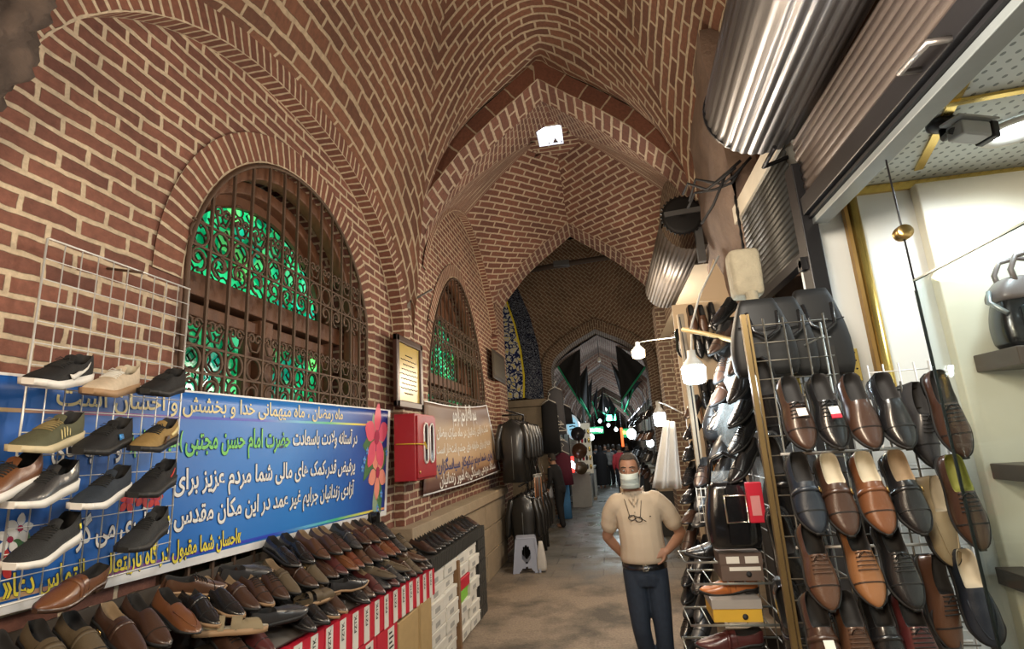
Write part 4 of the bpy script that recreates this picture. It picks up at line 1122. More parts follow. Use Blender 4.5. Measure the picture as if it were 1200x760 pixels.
# ------------------------------------------------------------------ wire grid with hanging sneakers
CHROME = mat('zinc_wire', (.68,.68,.66), .4, .45)
gd = thing('wire_grid', 'zinc wire grid panel hanging on the brick wall in front of the blue banner', 'grid panel', (-1.92, 1.9, 1.5))
GC = [at(66, 245, X=-1.90), at(212, 290, X=-1.90), at(172, 690, X=-1.90), at(8, 720, X=-1.90)]
IG = Matrix.Translation(-gd.location)
zt_, zb_ = 2.72, 1.48; ya, yb2 = 1.53, 2.22
for k in range(11):
    y = lerp(ya, yb2, k/10); b = MB(); b.tube([IG @ Vector((-1.955, y, zb_)), IG @ Vector((-1.955, y, zt_))], .0026 if k % 10 else .004, 6); b.build('upright_wire', CHROME, gd)
for k in range(17):
    z = lerp(zb_, zt_, k/16); b = MB(); b.tube([IG @ Vector((-1.95, ya, z)), IG @ Vector((-1.95, yb2, z))], .0022 if k % 16 else .004, 6); b.build('cross_wire', CHROME, gd)
hk = MB(); hk.tube([IG @ Vector((-1.91, 1.9, 2.70)), IG @ Vector((-2.09, 1.9, 2.74))], .006, 6); hk.build('hook', IRON, gd)
FAB = {}
def fabric(nm, c): return mat('fabric_' + nm, c, .8, 0, .2, 60, .3, 300)
OLIVE = fabric('olive', (.085,.085,.045)); KNIT = fabric('black', (.006,.006,.007)); CRM = fabric('cream', (.55,.45,.33)); GOLDF = fabric('gold', (.28,.18,.06)); DGRY = fabric('dark_grey', (.018,.019,.02)); NAVYF = fabric('navy', (.018,.026,.038))
SN = [ # px, py (middle of the sole), kind, upper, sole, label
 (68, 452, 'sneaker', KNIT, RUB_W, 'black sneaker with a white tick mark and white sole, leftmost in the top row'),
 (130, 462, 'sneaker', CRM, RUB_T, 'cream white sneaker in the middle of the top row on the wire grid'),
 (190, 462, 'sneaker', KNIT, RUB_K, 'all black sneaker at the right end of the top row on the wire grid'),
 (55, 525, 'sneaker', OLIVE, mat('rubber_cream', (.55,.47,.30), .6), 'olive green sneaker with yellow laces and a cream sole, second row left'),
 (120, 528, 'sneaker', KNIT, RUB_K, 'black sneaker with a small blue logo, middle of the second row on the grid'),
 (180, 525, 'sneaker', GOLDF, RUB_K, 'mustard and brown sneaker with a black sole at the right of the second row'),
 (-2, 580, 'sneaker', LE['chestnut'], RUB_W, 'brown sneaker with a white sole cut by the left photo edge'),
 (48, 586, 'sneaker', LE['charcoal'], RUB_W, 'dark leather sneaker with a white sole, left in the third grid row'),
 (118, 588, 'sneaker', NAVYF, RUB_W, 'navy leather sneaker with a white sole, middle of the third row on the grid'),
 (178, 576, 'sneaker', KNIT, RUB_K, 'black sneaker with a thin red stripe, right in the third row on the grid'),
 (50, 652, 'sneaker', DGRY, RUB_W, 'charcoal canvas sneaker with a white sole, left in the bottom row on the grid'),
 (167, 636, 'sneaker', DGRY, RUB_K, 'charcoal laced sneaker with a dark sole, right in the bottom row on the grid'),
]
SNT = []
for i, (px, py, kd, U, S_, lab) in enumerate(SN):
    p_ = at(px, py, X=-1.83)
    t = shoe(kd, U, p_, basis((.32, -.92, -.20), (.20, -.16, 1)), lab, 'sneakers on the wire grid', 'sneaker', sole=S_, lining=LIN_K if i != 1 else LIN_W, laces=LACE_K if i not in (1, 3) else (CARD_WHITE if i == 1 else mat('lace_gold', (.22,.17,.07), .7))); t.scale = (1.08, 1.0, .98)
    SNT.append(t)
def side_mark(t, pts, m, name, lift=.004):
    """thin raised mark on the street side (local -x... the side facing the viewer) of a sneaker; pts are (y fraction, height fraction, half width)"""
    L, st = shoe_spec('sneaker'); mb = MB(); top, bot = [], []
    for y, hf, hw in pts:
        w, h = ring_at('sneaker', st, y); zb = zbase('sneaker', y)
        for lst, q in ((top, hf+hw), (bot, hf-hw)):
            a = math.asin(max(0, min(1, q))**1.25); x, z = vamp_pt(w*1.06 + lift, zb, h, a); lst.append((-x*SIDE, (y-.5)*L, z))
    mb.loft([bot, top], closed=False); o = mb.build(name, m, t); s_ = o.modifiers.new('thickness', 'SOLIDIFY'); s_.thickness = .003; s_.offset = 0
SIDE = -1   # which side of the shoe faces the street
side_mark(SNT[0], [(.60,.50,.03),(.575,.36,.12),(.53,.27,.16),(.47,.28,.15),(.40,.37,.12),(.30,.52,.08),(.20,.68,.05),(.12,.80,.02)], RUB_W, 'tick_mark')
side_mark(SNT[4], [(.44,.45,.16),(.38,.48,.16),(.33,.50,.15)], mat('logo_blue', (.05,.25,.6), .5), 'logo')
side_mark(SNT[9], [(.30,.50,.04),(.22,.62,.04),(.14,.74,.03)], mat('logo_red', (.6,.05,.04), .5), 'stripe')
for q in (0, 1, 2, 3):
    side_mark(SNT[3], [(.56-.06*q,.35,.035),(.52-.06*q,.75,.035)], LCREAM, 'stripe')
side_mark(SNT[5], [(.62,.25,.09),(.52,.45,.12),(.42,.40,.10)], LE['brown'], 'overlay'); side_mark(SNT[5], [(.30,.50,.10),(.2,.55,.12),(.1,.6,.1)], LCREAM, 'overlay')
for k_ in (10, 11): side_mark(SNT[k_], [(.12,.5,.12),(.10,.5,.12)], LY, 'heel_tag')
# ------------------------------------------------------------------ framed certificate, red box, second banner, plaque
fr = thing('picture_frame', 'dark wooden frame with a yellowed paper on the brick pier', 'picture', at(478, 478, X=-1.95))
a_, b_ = at(463, 390, X=-1.97), at(494, 478, X=-1.97); y0, y1 = a_.y, at(494, 440, X=-1.97).y; z0, z1 = at(463, 476, X=-1.97).z, a_.z
f0 = fr.location
def rel(root, *p): return Vector(p) - root.location
b = MB()
for (ya_, yb_, za_, zb__) in ((y0, y0+.07, z0, z1), (y1-.07, y1, z0, z1), (y0, y1, z0, z0+.07), (y0, y1, z1-.07, z1)):
    b.box(tuple(rel(fr, -2.0, ya_, za_)), tuple(rel(fr, -1.95, yb_, zb__)))
bevel(b.build('frame', mat('frame_wood', (.045,.018,.012), .35), fr), .01)
b = MB(); b.box(tuple(rel(fr, -1.99, y0+.05, z0+.05)), tuple(rel(fr, -1.975, y1-.05, z1-.05))); b.build('paper', mat('old_paper', (.50,.36,.10), .25, 0, .15, 6), fr)
for k in range(9):
    zz = lerp(z1-.18, z0+.15, k/8); wd = (.10, .22, .16, .2, .24, .22, .2, .23, .12)[k]; ym_ = (y0+y1)/2
    b = MB(); b.tube([rel(fr, -1.973, ym_-wd+ i_*wd*2/14, zz + .006*math.sin(i_*2.3+k)) for i_ in range(15)], .004, 4); b.build('handwriting', INK, fr)
rb = thing('metal_box', 'red metal cabinet with two oval windows and a yellow tie between the two banners', 'box', (-1.86, 5.1, 1.6))
p0 = at(461, 484, X=-1.99); q0 = at(488, 481, X=-1.80); Xa, Xb = -2.0, -1.78
ya_, yb_ = 4.62, 5.33; zl, zh = at(461, 563, X=-1.86).z, at(475, 482, X=-1.86).z
yl = at(488, 520, X=Xb).y; yr = at(511, 520, X=Xb).y; zl = at(490, 563, X=Xb).z; zh = at(490, 484, X=Xb).z
RP = mat('red_paint', (.32,.012,.018), .35, 0, .1, 8)
b = MB(); b.box(tuple(rel(rb, Xa, yl, zl)), tuple(rel(rb, Xb-.012, yr, zh))); bevel(b.build('case', RP, rb), .006)
# door with two oval cut-outs shown as rimmed dark windows
b = MB(); b.box(tuple(rel(rb, Xb-.012, yl+.03, zl+.02)), tuple(rel(rb, Xb+.006, yr-.02, zh-.02))); dr = b.build('door', RP, rb); bevel(dr, .004)
hh = (zh-zl)
for cy in (lerp(yl, yr, .42), lerp(yl, yr, .72)):
    def oval(ry, rz): return [rel(rb, Xb+.008, cy + ry*math.cos(2*PI*k/28), zl + hh*.55 + (rz-ry)*(1 if math.sin(2*PI*k/28) > 0 else -1) + ry*math.sin(2*PI*k/28)) for k in range(28)]
    ry = (yr-yl)*.095; rz = hh*.30
    b = MB(); b.prism(oval(ry, rz), (0,0,0), (.002,0,0)); w_ = b.build('oval_window', mat('dark_glass', (.03,.012,.012), .08), dr)
    b = MB(); b.tube([p + Vector((.002,0,0)) for p in oval(ry*1.05, rz*1.02)], .010, 6, closed=True); b.build('rim', CHROME, w_)
b = MB(); b.tube([rel(rb, Xb-.2, yl-.006, zl+hh*.55), rel(rb, Xb+.012, yl-.004, zl+hh*.54), rel(rb, Xb+.016, lerp(yl, yr, .30), zl+hh*.53), rel(rb, Xb+.02, lerp(yl, yr, .40), zl+hh*.46)], .007, 6); b.tube([rel(rb, Xb+.02, lerp(yl, yr, .30), zl+hh*.56), rel(rb, Xb+.02, lerp(yl, yr, .38), zl+hh*.50)], .009, 6); b.build('yellow_tie', mat('yellow_wire', (.6,.4,.03), .5), rb)
b = MB(); b.lathe([(.014,0),(.014,.01),(.006,.014)], 10, Matrix.Translation(rel(rb, Xb+.006, lerp(yl, yr, .1), zl+hh*.12)) @ Matrix.Rotation(PI/2, 4, 'Y')); b.build('lock', BRASS, dr)
# second banner
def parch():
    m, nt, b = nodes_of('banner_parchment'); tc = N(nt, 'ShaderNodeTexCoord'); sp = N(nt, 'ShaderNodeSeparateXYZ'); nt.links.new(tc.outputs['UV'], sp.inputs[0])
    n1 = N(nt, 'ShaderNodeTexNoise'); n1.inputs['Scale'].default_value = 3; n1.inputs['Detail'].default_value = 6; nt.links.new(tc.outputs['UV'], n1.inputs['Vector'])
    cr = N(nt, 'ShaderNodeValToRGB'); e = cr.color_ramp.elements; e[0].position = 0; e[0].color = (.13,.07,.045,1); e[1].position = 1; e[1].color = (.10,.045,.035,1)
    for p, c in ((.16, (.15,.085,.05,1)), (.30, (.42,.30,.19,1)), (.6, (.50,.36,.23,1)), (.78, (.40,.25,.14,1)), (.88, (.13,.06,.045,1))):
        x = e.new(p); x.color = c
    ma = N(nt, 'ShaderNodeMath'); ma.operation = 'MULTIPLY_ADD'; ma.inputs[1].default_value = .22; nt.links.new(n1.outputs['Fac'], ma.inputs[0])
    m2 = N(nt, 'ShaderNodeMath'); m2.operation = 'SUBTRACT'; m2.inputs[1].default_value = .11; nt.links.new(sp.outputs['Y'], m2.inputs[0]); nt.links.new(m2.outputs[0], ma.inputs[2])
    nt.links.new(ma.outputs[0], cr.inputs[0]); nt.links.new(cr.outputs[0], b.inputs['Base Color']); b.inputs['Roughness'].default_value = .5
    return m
PC = [at(497, 469, X=-1.965), at(571, 474, X=-1.965), at(586, 551, X=-1.93), at(496, 581, X=-1.96)]
pb = thing('banner', 'parchment coloured banner with small Persian lettering right of the red cabinet', 'banner', PC[3].lerp(PC[2], .5))
IP = Matrix.Translation(-pb.location); fnP = sheet(PC, .05, 20, 10, .01)
def shP(d): return lambda u, v_: IP @ (fnP(u, v_) + Vector((d, -d*.2, 0)))
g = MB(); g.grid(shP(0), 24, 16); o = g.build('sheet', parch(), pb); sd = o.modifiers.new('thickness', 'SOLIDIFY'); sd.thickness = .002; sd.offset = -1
g = MB(); g.grid(lambda a, b: shP(.003)(lerp(0, 1, a), lerp(.985, 1.0, b)), 20, 1); g.grid(lambda a, b: shP(.003)(lerp(.985, 1, a), b), 1, 14); g.grid(lambda a, b: shP(.003)(a, lerp(0, .012, b)), 20, 1); g.build('white_hem', MATS['vinyl_white'], pb)
WdP = (PC[1]-PC[0]).length
LB = mat('print_dark_blue', (.03,.05,.18), .5)
for body, uc, v_, wf, m_, sz in (('بسم الله الرحمن الرحیم', .52, .10, .36, LW, .34), ('کمک به آزادی زندانیان در ماه مبارک رمضان', .52, .34, .80, LW, .16), ('هدیه ای برای خانواده های چشم انتظار است', .52, .53, .80, LW, .16),
                          ('از یاری شما مردم نیکوکار سپاسگزاریم', .53, .72, .84, LB, .19), ('ستاد مردمی رسیدگی به امور زندانیان', .53, .88, .76, LW, .19)):
    on_banner(fa(body), uc, v_, wf*WdP, m_, sz, bold=.0035, cor=PC, sh=shP, parent=pb)
pl = thing('wall_plaque', 'small dark bronze plaque on the brick pier beyond the pointed window', 'plaque', at(584, 445, X=-1.99))
y0, y1 = at(577, 430, X=-1.99).y, at(591, 430, X=-1.99).y; z0, z1 = at(584, 446, X=-1.99).z, at(584, 414, X=-1.99).z
b = MB(); b.box(tuple(rel(pl, -2.0, y0, z0)), tuple(rel(pl, -1.975, y1, z1))); bevel(b.build('plate', mat('bronze_dark', (.06,.045,.03), .5, .4), pl), .01)
b = MB(); b.box(tuple(rel(pl, -1.975, y0+.08, z0+.07)), tuple(rel(pl, -1.97, y1-.08, z1-.07))); b.build('inset', mat('bronze_inset', (.10,.08,.05), .45, .4), pl)
# little wall light bracket and wires on the pier
br_ = thing('wall_bracket', 'small pale bracket sticking out of the brick pier above the picture frame', 'bracket', at(478, 356, X=-2.0))
b = MB(); b.box((0,-.04,-.06), (.03,.04,.06)); b.build('plate', mat('pale_metal', (.5,.47,.42), .5, .5), br_)
b = MB(); b.tube([(.02,0,.02), (.25,.08,.16)], .012, 6); b.build('arm', mat('steel_dark', (.12,.11,.1), .5, .6), br_)
# ------------------------------------------------------------------ right: shoe shop with roller shutters
STEEL_BLK = mat('black_steel', (.014,.013,.014), .4, .4); ALU = mat('aluminium_grey', (.32,.34,.34), .4, .7)
SHUT = mat('shutter_steel', (.13,.12,.115), .36, .85, .25, 6); SHUT2 = mat('shutter_brown', (.12,.09,.075), .42, .6, .25, 5)
WALLW = mat('shop_white', (.66,.68,.66), .6, 0, .06, 3); GOLDM = mat('gold_trim', (.70,.50,.14), .25, .9)
SX = 1.0
w = MB(); w.quad((1.17,-1.5,3.02), (1.17,3.4,3.02), (1.17,3.4,5.4), (1.17,-1.5,5.4), [(0,3),(4.9,3),(4.9,5.4),(0,5.4)]); w.quad((1.10,3.4,3.02), (2.2,3.4,3.02), (2.2,3.4,5.4), (1.10,3.4,5.4))
struct('wall_right_upper', w, PLAS, 'rough wall behind the rolled shutters')
w = MB(); w.box((1.04, 2.75, 0), (3.6, 2.85, 3.06)); struct('wall_shop', w, WALLW, 'white side wall of the shoe shop')
w = MB(); w.box((3.5, -1.5, 0), (3.6, 2.75, 3.06)); struct('wall_shop_back', w, WALLW)
w = MB(); w.box((1.02, -1.6, 0), (3.6, -1.5, 3.06)); struct('wall_shop_near', w, WALLW)
def perf():
    m, nt, b = nodes_of('perforated_ceiling'); tc = N(nt, 'ShaderNodeTexCoord')
    mp = N(nt, 'ShaderNodeMapping'); mp.inputs['Scale'].default_value = (22, 22, 22); nt.links.new(tc.outputs['Object'], mp.inputs[0])
    fr_ = N(nt, 'ShaderNodeVectorMath'); fr_.operation = 'FRACTION'; nt.links.new(mp.outputs[0], fr_.inputs[0])
    sb = N(nt, 'ShaderNodeVectorMath'); sb.operation = 'SUBTRACT'; sb.inputs[1].default_value = (.5,.5,.5); nt.links.new(fr_.outputs[0], sb.inputs[0])
    ml = N(nt, 'ShaderNodeVectorMath'); ml.operation = 'MULTIPLY'; ml.inputs[1].default_value = (1,.75,0); nt.links.new(sb.outputs[0], ml.inputs[0])
    ln = N(nt, 'ShaderNodeVectorMath'); ln.operation = 'LENGTH'; nt.links.new(ml.outputs[0], ln.inputs[0])
    lt = N(nt, 'ShaderNodeMath'); lt.operation = 'LESS_THAN'; lt.inputs[1].default_value = .17; nt.links.new(ln.outputs['Value'], lt.inputs[0])
    mx = N(nt, 'ShaderNodeMix'); mx.data_type = 'RGBA'; mx.inputs[6].default_value = (.62,.66,.63,1); mx.inputs[7].default_value = (.20,.23,.22,1)
    nt.links.new(lt.outputs[0], mx.inputs[0]); nt.links.new(mx.outputs[2], b.inputs['Base Color']); b.inputs['Roughness'].default_value = .5
    return m
w = MB(); w.box((1.06, -1.5, 3.04), (3.6, 2.75, 3.10)); struct('ceiling_shop', w, perf(), 'white perforated ceiling of the shoe shop')
# gold trims on the ceiling and wall
def gold_strip(label, a, b, wd=.035, up=(0,0,1), th=.012):
    o = thing('ceiling_trim', label, 'trim', a); m_ = MB(); m_.bar((0,0,0), Vector(b) - Vector(a), wd, th, up=up); m_.build('strip', GOLDM, o); o['kind'] = 'structure'; o.name = 'trim_gold'
    del o['category']
CZ = 3.035
g1, g2 = at(1076, 198, Z=CZ), at(1182, -4, Z=CZ)
gold_strip('gold strip across the shop ceiling', g1, g1 + (g2-g1)*1.6)
gold_strip('gold strip across the shop ceiling', at(1098, 124, Z=CZ-.006), at(1230, 100, Z=CZ-.006), .03)
gold_strip('gold strip along the top of the white shop wall', (1.06, 2.742, 3.015), (3.5, 2.742, 3.015), .02, th=.04)
# lining boards of the white wall
b = MB(); b.box((1.56, 2.69, .2), (3.45, 2.748, 3.0)); bevel(struct('wall_shop_panel', b, mat('panel_cream', (.66,.62,.50), .35, 0, .04), 'smooth cream wall panel behind the shop shelves'), .006)
p = thing('gold_pole', 'shiny gold upright trim on the white wall beside the black shop post', 'pole', (1.275, 2.71, 0))
b = MB(); b.lathe([(.026,0),(.026,3.0)], 14); b.build('tube', GOLDM, p); b = MB(); b.box((-.045,-.012,0),(-.028,.02,3.0)); b.build('edge_strip', mat('gold_dark', (.35,.2,.06), .4, .8), p)
# shop front: black post, header, shutters
p = thing('shop_post', 'black steel corner post of the shoe shop front', 'post', (SX+.01, 2.60, 0))
b = MB(); b.box((-.035,-.05,0), (.035,.05,3.12)); bevel(b.build('post', STEEL_BLK, p), .004); b = MB(); b.box((-.06,-.02,2.60),(-.03,.03,2.66)); b.lathe([(.02,0),(.02,.012)], 10, Matrix.Translation((-.06,0,2.63)) @ Matrix.Rotation(PI/2, 4, 'Y')); b.build('lock_lug', STEEL_BLK, p)
def slats(mb, prof, y0, y1, pitch=.045, amp=.008):
    """ribbed sheet: prof is a polyline (x,z); ribs run along Y"""
    P = [Vector(q) for q in prof]; L = [0]
    for a, b in zip(P, P[1:]): L.append(L[-1] + (b-a).length)
    n = int(L[-1]/pitch*6); pts = []
    for k in range(n+1):
        s_ = L[-1]*k/n; j = 0
        while j < len(L)-2 and L[j+1] < s_: j += 1
        f = (s_-L[j])/(L[j+1]-L[j]); q = P[j].lerp(P[j+1], f); t = (P[j+1]-P[j]).normalized(); nn = Vector((-t.y, t.x))
        pts.append(q + nn*amp*abs(math.sin(PI*s_/pitch)))
    return pts
def slat_sheet(mb, A, B, y0, y1, ny=1):
    """A, B point lists (x,z) at y0 and y1"""
    rows = []
    for k in range(ny+1):
        f = k/ny; rows.append([(lerp(a.x, b.x, f), lerp(y0, y1, f), lerp(a.y, b.y, f)) for a, b in zip(A, B)])
    mb.loft(rows, closed=False)
sh = thing('roller_shutter', 'brown ribbed roller shutter half lowered over the shoe shop with a black bottom bar', 'shutter', (SX, 1.0, 2.9))
IS = sh.location
pr = [v for v in slats(None, [(SX+.02, 2.93), (SX+.02, 3.24)], 0, 0, .042, .009)]
b = MB(); slat_sheet(b, [Vector((v.x-IS.x, v.y-IS.z)) for v in pr], [Vector((v.x-IS.x, v.y-IS.z)) for v in pr], -1.4-IS.y, 2.58-IS.y); o = b.build('curtain', SHUT2, sh); sd = o.modifiers.new('thickness', 'SOLIDIFY'); sd.thickness = .003
b = MB(); b.box((-.015, -2.4, -.05), (.035, 1.56, .035)); bevel(b.build('bottom_bar', STEEL_BLK, sh), .004)
b = MB(); h0, h1 = at(1077, 82, X=SX-.02) - IS, at(1112, 46, X=SX-.02) - IS
b.tube([h0 + Vector((.03,0,0)), h0 + Vector((-.05,0,0)), h1 + Vector((-.05,0,0)), h1 + Vector((.03,0,0))], .010, 8); b.build('handle', mat('worn_steel', (.35,.32,.3), .35, .9), sh)
hd = thing('shop_header', 'grey aluminium header rail along the top of the shoe shop opening', 'rail', (SX+.04, .6, 2.795)); hd.name = 'header_rail'
b = MB(); b.box((-.02, -2.0, .006), (.05, 1.95, .035)); bevel(b.build('rail', mat('rail_grey', (.20,.215,.21), .45, .5), hd), .003); b = MB(); b.box((-.034, -2.0, .036), (.03, 1.95, .05)); b.build('gasket', STEEL_BLK, hd)
rl = thing('roller_shutter', 'silvery ribbed roller shutter rolled up in a thick bulging coil above the shoe shop', 'shutter', (.9, 1.0, 3.46)); IR = rl.location
def roll_prof(cx, cz, r, a0=-1.25*PI, a1=.05*PI): return [(cx + r*math.cos(lerp(a0, a1, k/40)), cz + r*math.sin(lerp(a0, a1, k/40))) for k in range(41)]
A = slats(None, roll_prof(.88-IR.x, 3.47-IR.z, .24), 0, 0, .045, -.008); B_ = slats(None, roll_prof(.78-IR.x, 3.47-IR.z, .26), 0, 0, .045, -.008)
n_ = min(len(A), len(B_)); A = [A[int(k*(len(A)-1)/(n_-1))] for k in range(n_)]; B_ = [B_[int(k*(len(B_)-1)/(n_-1))] for k in range(n_)]
b = MB(); slat_sheet(b, B_, A, -.4-IR.y, 2.62-IR.y, 2); o = b.build('coil', SHUT, rl); sd = o.modifiers.new('thickness', 'SOLIDIFY'); sd.thickness = .003
b = MB(); b.prism([(x, 0, z) for x, z in roll_prof(.86-IR.x, 3.47-IR.z, .235, -1.5*PI, .5*PI)[:-1]], (0, 2.60-IR.y, 0), (0, 2.61-IR.y, 0)); b.build('end_plate', STEEL_BLK, rl)
b = MB(); b.tube([(.0, 2.5-IR.y, -.27), (-.02, 2.63-IR.y, -.30), (.10, 2.64-IR.y, -.26)], .012, 6); b.build('bracket', STEEL_BLK, rl)
s3 = thing('roller_shutter', 'dark ribbed shutter of the next stall, half lowered behind the black shop post', 'shutter', (1.02, 3.2, 2.7)); I3 = s3.location
pr = slats(None, [(0, .02), (0, .62)], 0, 0, .036, .007); q = [Vector((v.x, v.y)) for v in pr]
b = MB(); slat_sheet(b, q, q, 2.70-I3.y, 3.62-I3.y); o = b.build('curtain', mat('shutter_dark', (.028,.028,.026), .5, .6), s3); sd = o.modifiers.new('thickness', 'SOLIDIFY'); sd.thickness = .003
b = MB(); b.box((-.02, -.5, -.03), (.03, .42, .02)); b.build('bottom_bar', STEEL_BLK, s3)
b = MB(); b.tube([(-.03, .40, .75-.04*k) for k in range(18)], [.006 + .005*(k % 2) for k in range(18)], 6); b.build('chain', STEEL_BLK, s3)
b = MB(); b.box((1.0, 2.66, 3.30), (1.35, 3.75, 3.42)); struct('trim_lintel', b, mat('lintel_pale', (.50,.46,.38), .85, 0, .25, 4, .5, 20), 'pale plastered lintel over the next stall')
# corbel of rough plaster is part of the walls (above). second roller further in
r2 = thing('roller_shutter', 'rusty ribbed roller shutter coil with a round black end disc over the stall further in', 'shutter', (.95, 5.0, 4.12)); I2 = r2.location
def rp2(cx, cz, r): return slats(None, roll_prof(cx, cz, r), 0, 0, .05, -.009)
b = MB(); A = rp2(.02, -.20, .27); slat_sheet(b, A, A, .18, 2.6); o = b.build('coil', mat('shutter_rusty', (.11,.09,.075), .5, .6, .4, 5), r2); sd = o.modifiers.new('thickness', 'SOLIDIFY'); sd.thickness = .003
dc = at(799, 253, Y=5.1) - I2
b = MB(); b.lathe([(.0,0),(.19,0),(.19,.03),(.16,.035),(.05,.05),(.0,.05)], 28, Matrix.Translation(dc) @ Matrix.Rotation(PI/2, 4, 'X')); 
for k in range(28): b.box((-.008,-.012,.178),(.008,.012,.205), Matrix.Translation(dc + Vector((0,-.015,0))) @ Matrix.Rotation(2*PI*k/28, 4, 'Y'))
b.build('end_disc', mat('iron_black', (.012,.011,.011), .6, .5), r2)
b = MB(); b.bar(dc + Vector((-.17,-.055,.01)), dc + Vector((.30,-.055,.035)), .02, .05); b.bar(dc + Vector((.2,-.05,.03)), dc + Vector((.34,.3,.12)), .05, .08); b.build('axle_bar', mat('grey_steel', (.12,.12,.12), .5, .6), r2)
b = MB(); b.box((.05,.14,-.62), (.12,.2,.0)); b.build('guide_rail', MATS['grey_steel'], r2)
# tangled cables on the near pier
cb = thing('cable_bundle', 'tangled dark cables hanging on the plastered pier beside the round shutter disc', 'cables', at(838, 200, Y=3.75)); IC = cb.location
for k, pts in enumerate((((862,196),(845,210),(828,222),(806,215),(800,228)),((868,188),(850,204),(838,214),(815,210),(808,236)),((880,184),(860,206),(846,216),(826,212)),((850,205),(836,240),(822,262)),((872,192),(858,214),(838,222),(814,226),(806,244)))):
    b = MB(); b.tube([at(x, y, Y=3.50+.03*k+.35*i/len(pts)) - IC for i, (x, y) in enumerate(pts)], .010, 6); b.build('cable', INK, cb)
# glass screen of the shop front
def glass_thin():
    m, nt, b = nodes_of('clear_glass'); nt.nodes.remove(b); out = nt.nodes['Material Output']
    tr = N(nt, 'ShaderNodeBsdfTransparent'); tr.inputs[0].default_value = (.93,.97,.96,1); gl = N(nt, 'ShaderNodeBsdfGlossy'); gl.inputs['Roughness'].default_value = .02
    fz = N(nt, 'ShaderNodeMath'); fz.operation = 'MULTIPLY'; fz.inputs[1].default_value = .25; lw = N(nt, 'ShaderNodeLayerWeight'); lw.inputs[0].default_value = .12; nt.links.new(lw.outputs['Fresnel'], fz.inputs[0]); mx = N(nt, 'ShaderNodeMixShader')
    nt.links.new(fz.outputs[0], mx.inputs[0]); nt.links.new(tr.outputs[0], mx.inputs[1]); nt.links.new(gl.outputs[0], mx.inputs[2]); nt.links.new(mx.outputs[0], out.inputs[0]); return m
CG = glass_thin(); CG.name = 'clear_glass'
gs = thing('glass_screen', 'low clear glass screen with a dark edge along the shoe shop front', 'glass', (1.03, 1.90, 0)); 
b = MB(); b.box((-.004,-1.9,.2), (.004,.0,2.33)); b.build('pane', CG, gs)
b = MB(); b.box((-.004,-1.9,2.33), (.004,.0,2.336)); b.build('top_edge', mat('glass_edge', (.06,.10,.09), .2), gs)
b = MB(); b.box((-.004,.0,.2), (.004,.005,2.30)); b.build('dark_edge', mat('edge_dark', (.02,.025,.025), .4), gs)
b = MB(); b.tube([(0,.0,2.30), (0,.0,2.77)], .003, 6); b.build('hanger_rod', STEEL_BLK, gs)
b = MB(); b.lathe([(.0,-.02),(.024,-.02),(.026,-.008),(.018,0),(.026,.008),(.024,.02),(.0,.02)], 16, Matrix.Translation((0,.0,2.50)) @ Matrix.Rotation(PI/2, 4, 'X')); b.build('clamp_knob', BRASS, gs)
# shop ceiling fittings
dl = thing('downlight', 'round recessed downlight in the perforated shop ceiling', 'light', at(1192, 151, Z=3.035))
b = MB(); b.lathe([(.125,0),(.13,-.012),(.10,-.016),(.088,0)], 32, cap=False); b.build('rim', CARD_WHITE, dl)
b = MB(); b.lathe([(.0,.002),(.09,.002)], 32, cap=False); b.build('diffuser', mat('lamp_cool', (.9,.95,1), .4, emit=(.85,.95,1.0), es=6), dl)
lamp('downlight_light', 'SPOT', dl.location + Vector((0,0,-.03)), 22, COOL, .08, target=dl.location + Vector((0,.0,-2)), spot=2.7)
for q, (x_, y_) in enumerate(((1.9,.2),(2.7,1.6),(2.7,-.3))):
    d2 = thing('downlight', 'round recessed downlight deeper in the shoe shop', 'light', (x_, y_, 3.035), group='shop downlights out of view')
    b = MB(); b.lathe([(.125,0),(.13,-.012),(.10,-.016),(.088,0)], 32, cap=False); b.build('rim', CARD_WHITE, d2)
    b = MB(); b.lathe([(.0,.002),(.09,.002)], 32, cap=False); b.build('diffuser', MATS['lamp_cool'], d2)
    lamp('downlight_light', 'SPOT', (x_, y_, 3.0), 17, COOL, .08, target=(x_, y_, 0), spot=2.7)
cc = thing('security_camera', 'grey and black security camera under the perforated shop ceiling', 'camera', at(1102, 143, Z=3.03)); IQ = cc.location
c_end = at(1150, 156, Z=2.93) - IQ; c_mid = at(1118, 153, Z=2.94) - IQ
b = MB(); b.lathe([(.0,0),(.05,0),(.05,-.02),(.03,-.035),(.0,-.035)], 20); b.build('mount', STEEL_BLK, cc)
b = MB(); b.tube([(0,0,-.03), (0,0,-.07), c_mid*.8 + Vector((0,0,-.01)), c_mid], .014, 8); b.build('arm', STEEL_BLK, cc)
b = MB(); dd = (c_end-c_mid).normalized(); b.bar(c_mid, c_mid + dd*.12, .07, .06); bevel(b.build('housing', mat('camera_grey', (.34,.35,.34), .4), cc), .008)
b = MB(); b.bar(c_mid + dd*.12, c_mid + dd*.15, .078, .066); bevel(b.build('lens_hood', STEEL_BLK, cc), .005)
b = MB(); b.bar(c_mid + Vector((0,0,.042)) - dd*.01, c_mid + dd*.155 + Vector((0,0,.042)), .085, .008); b.build('sunshield', MATS['camera_grey'], cc)
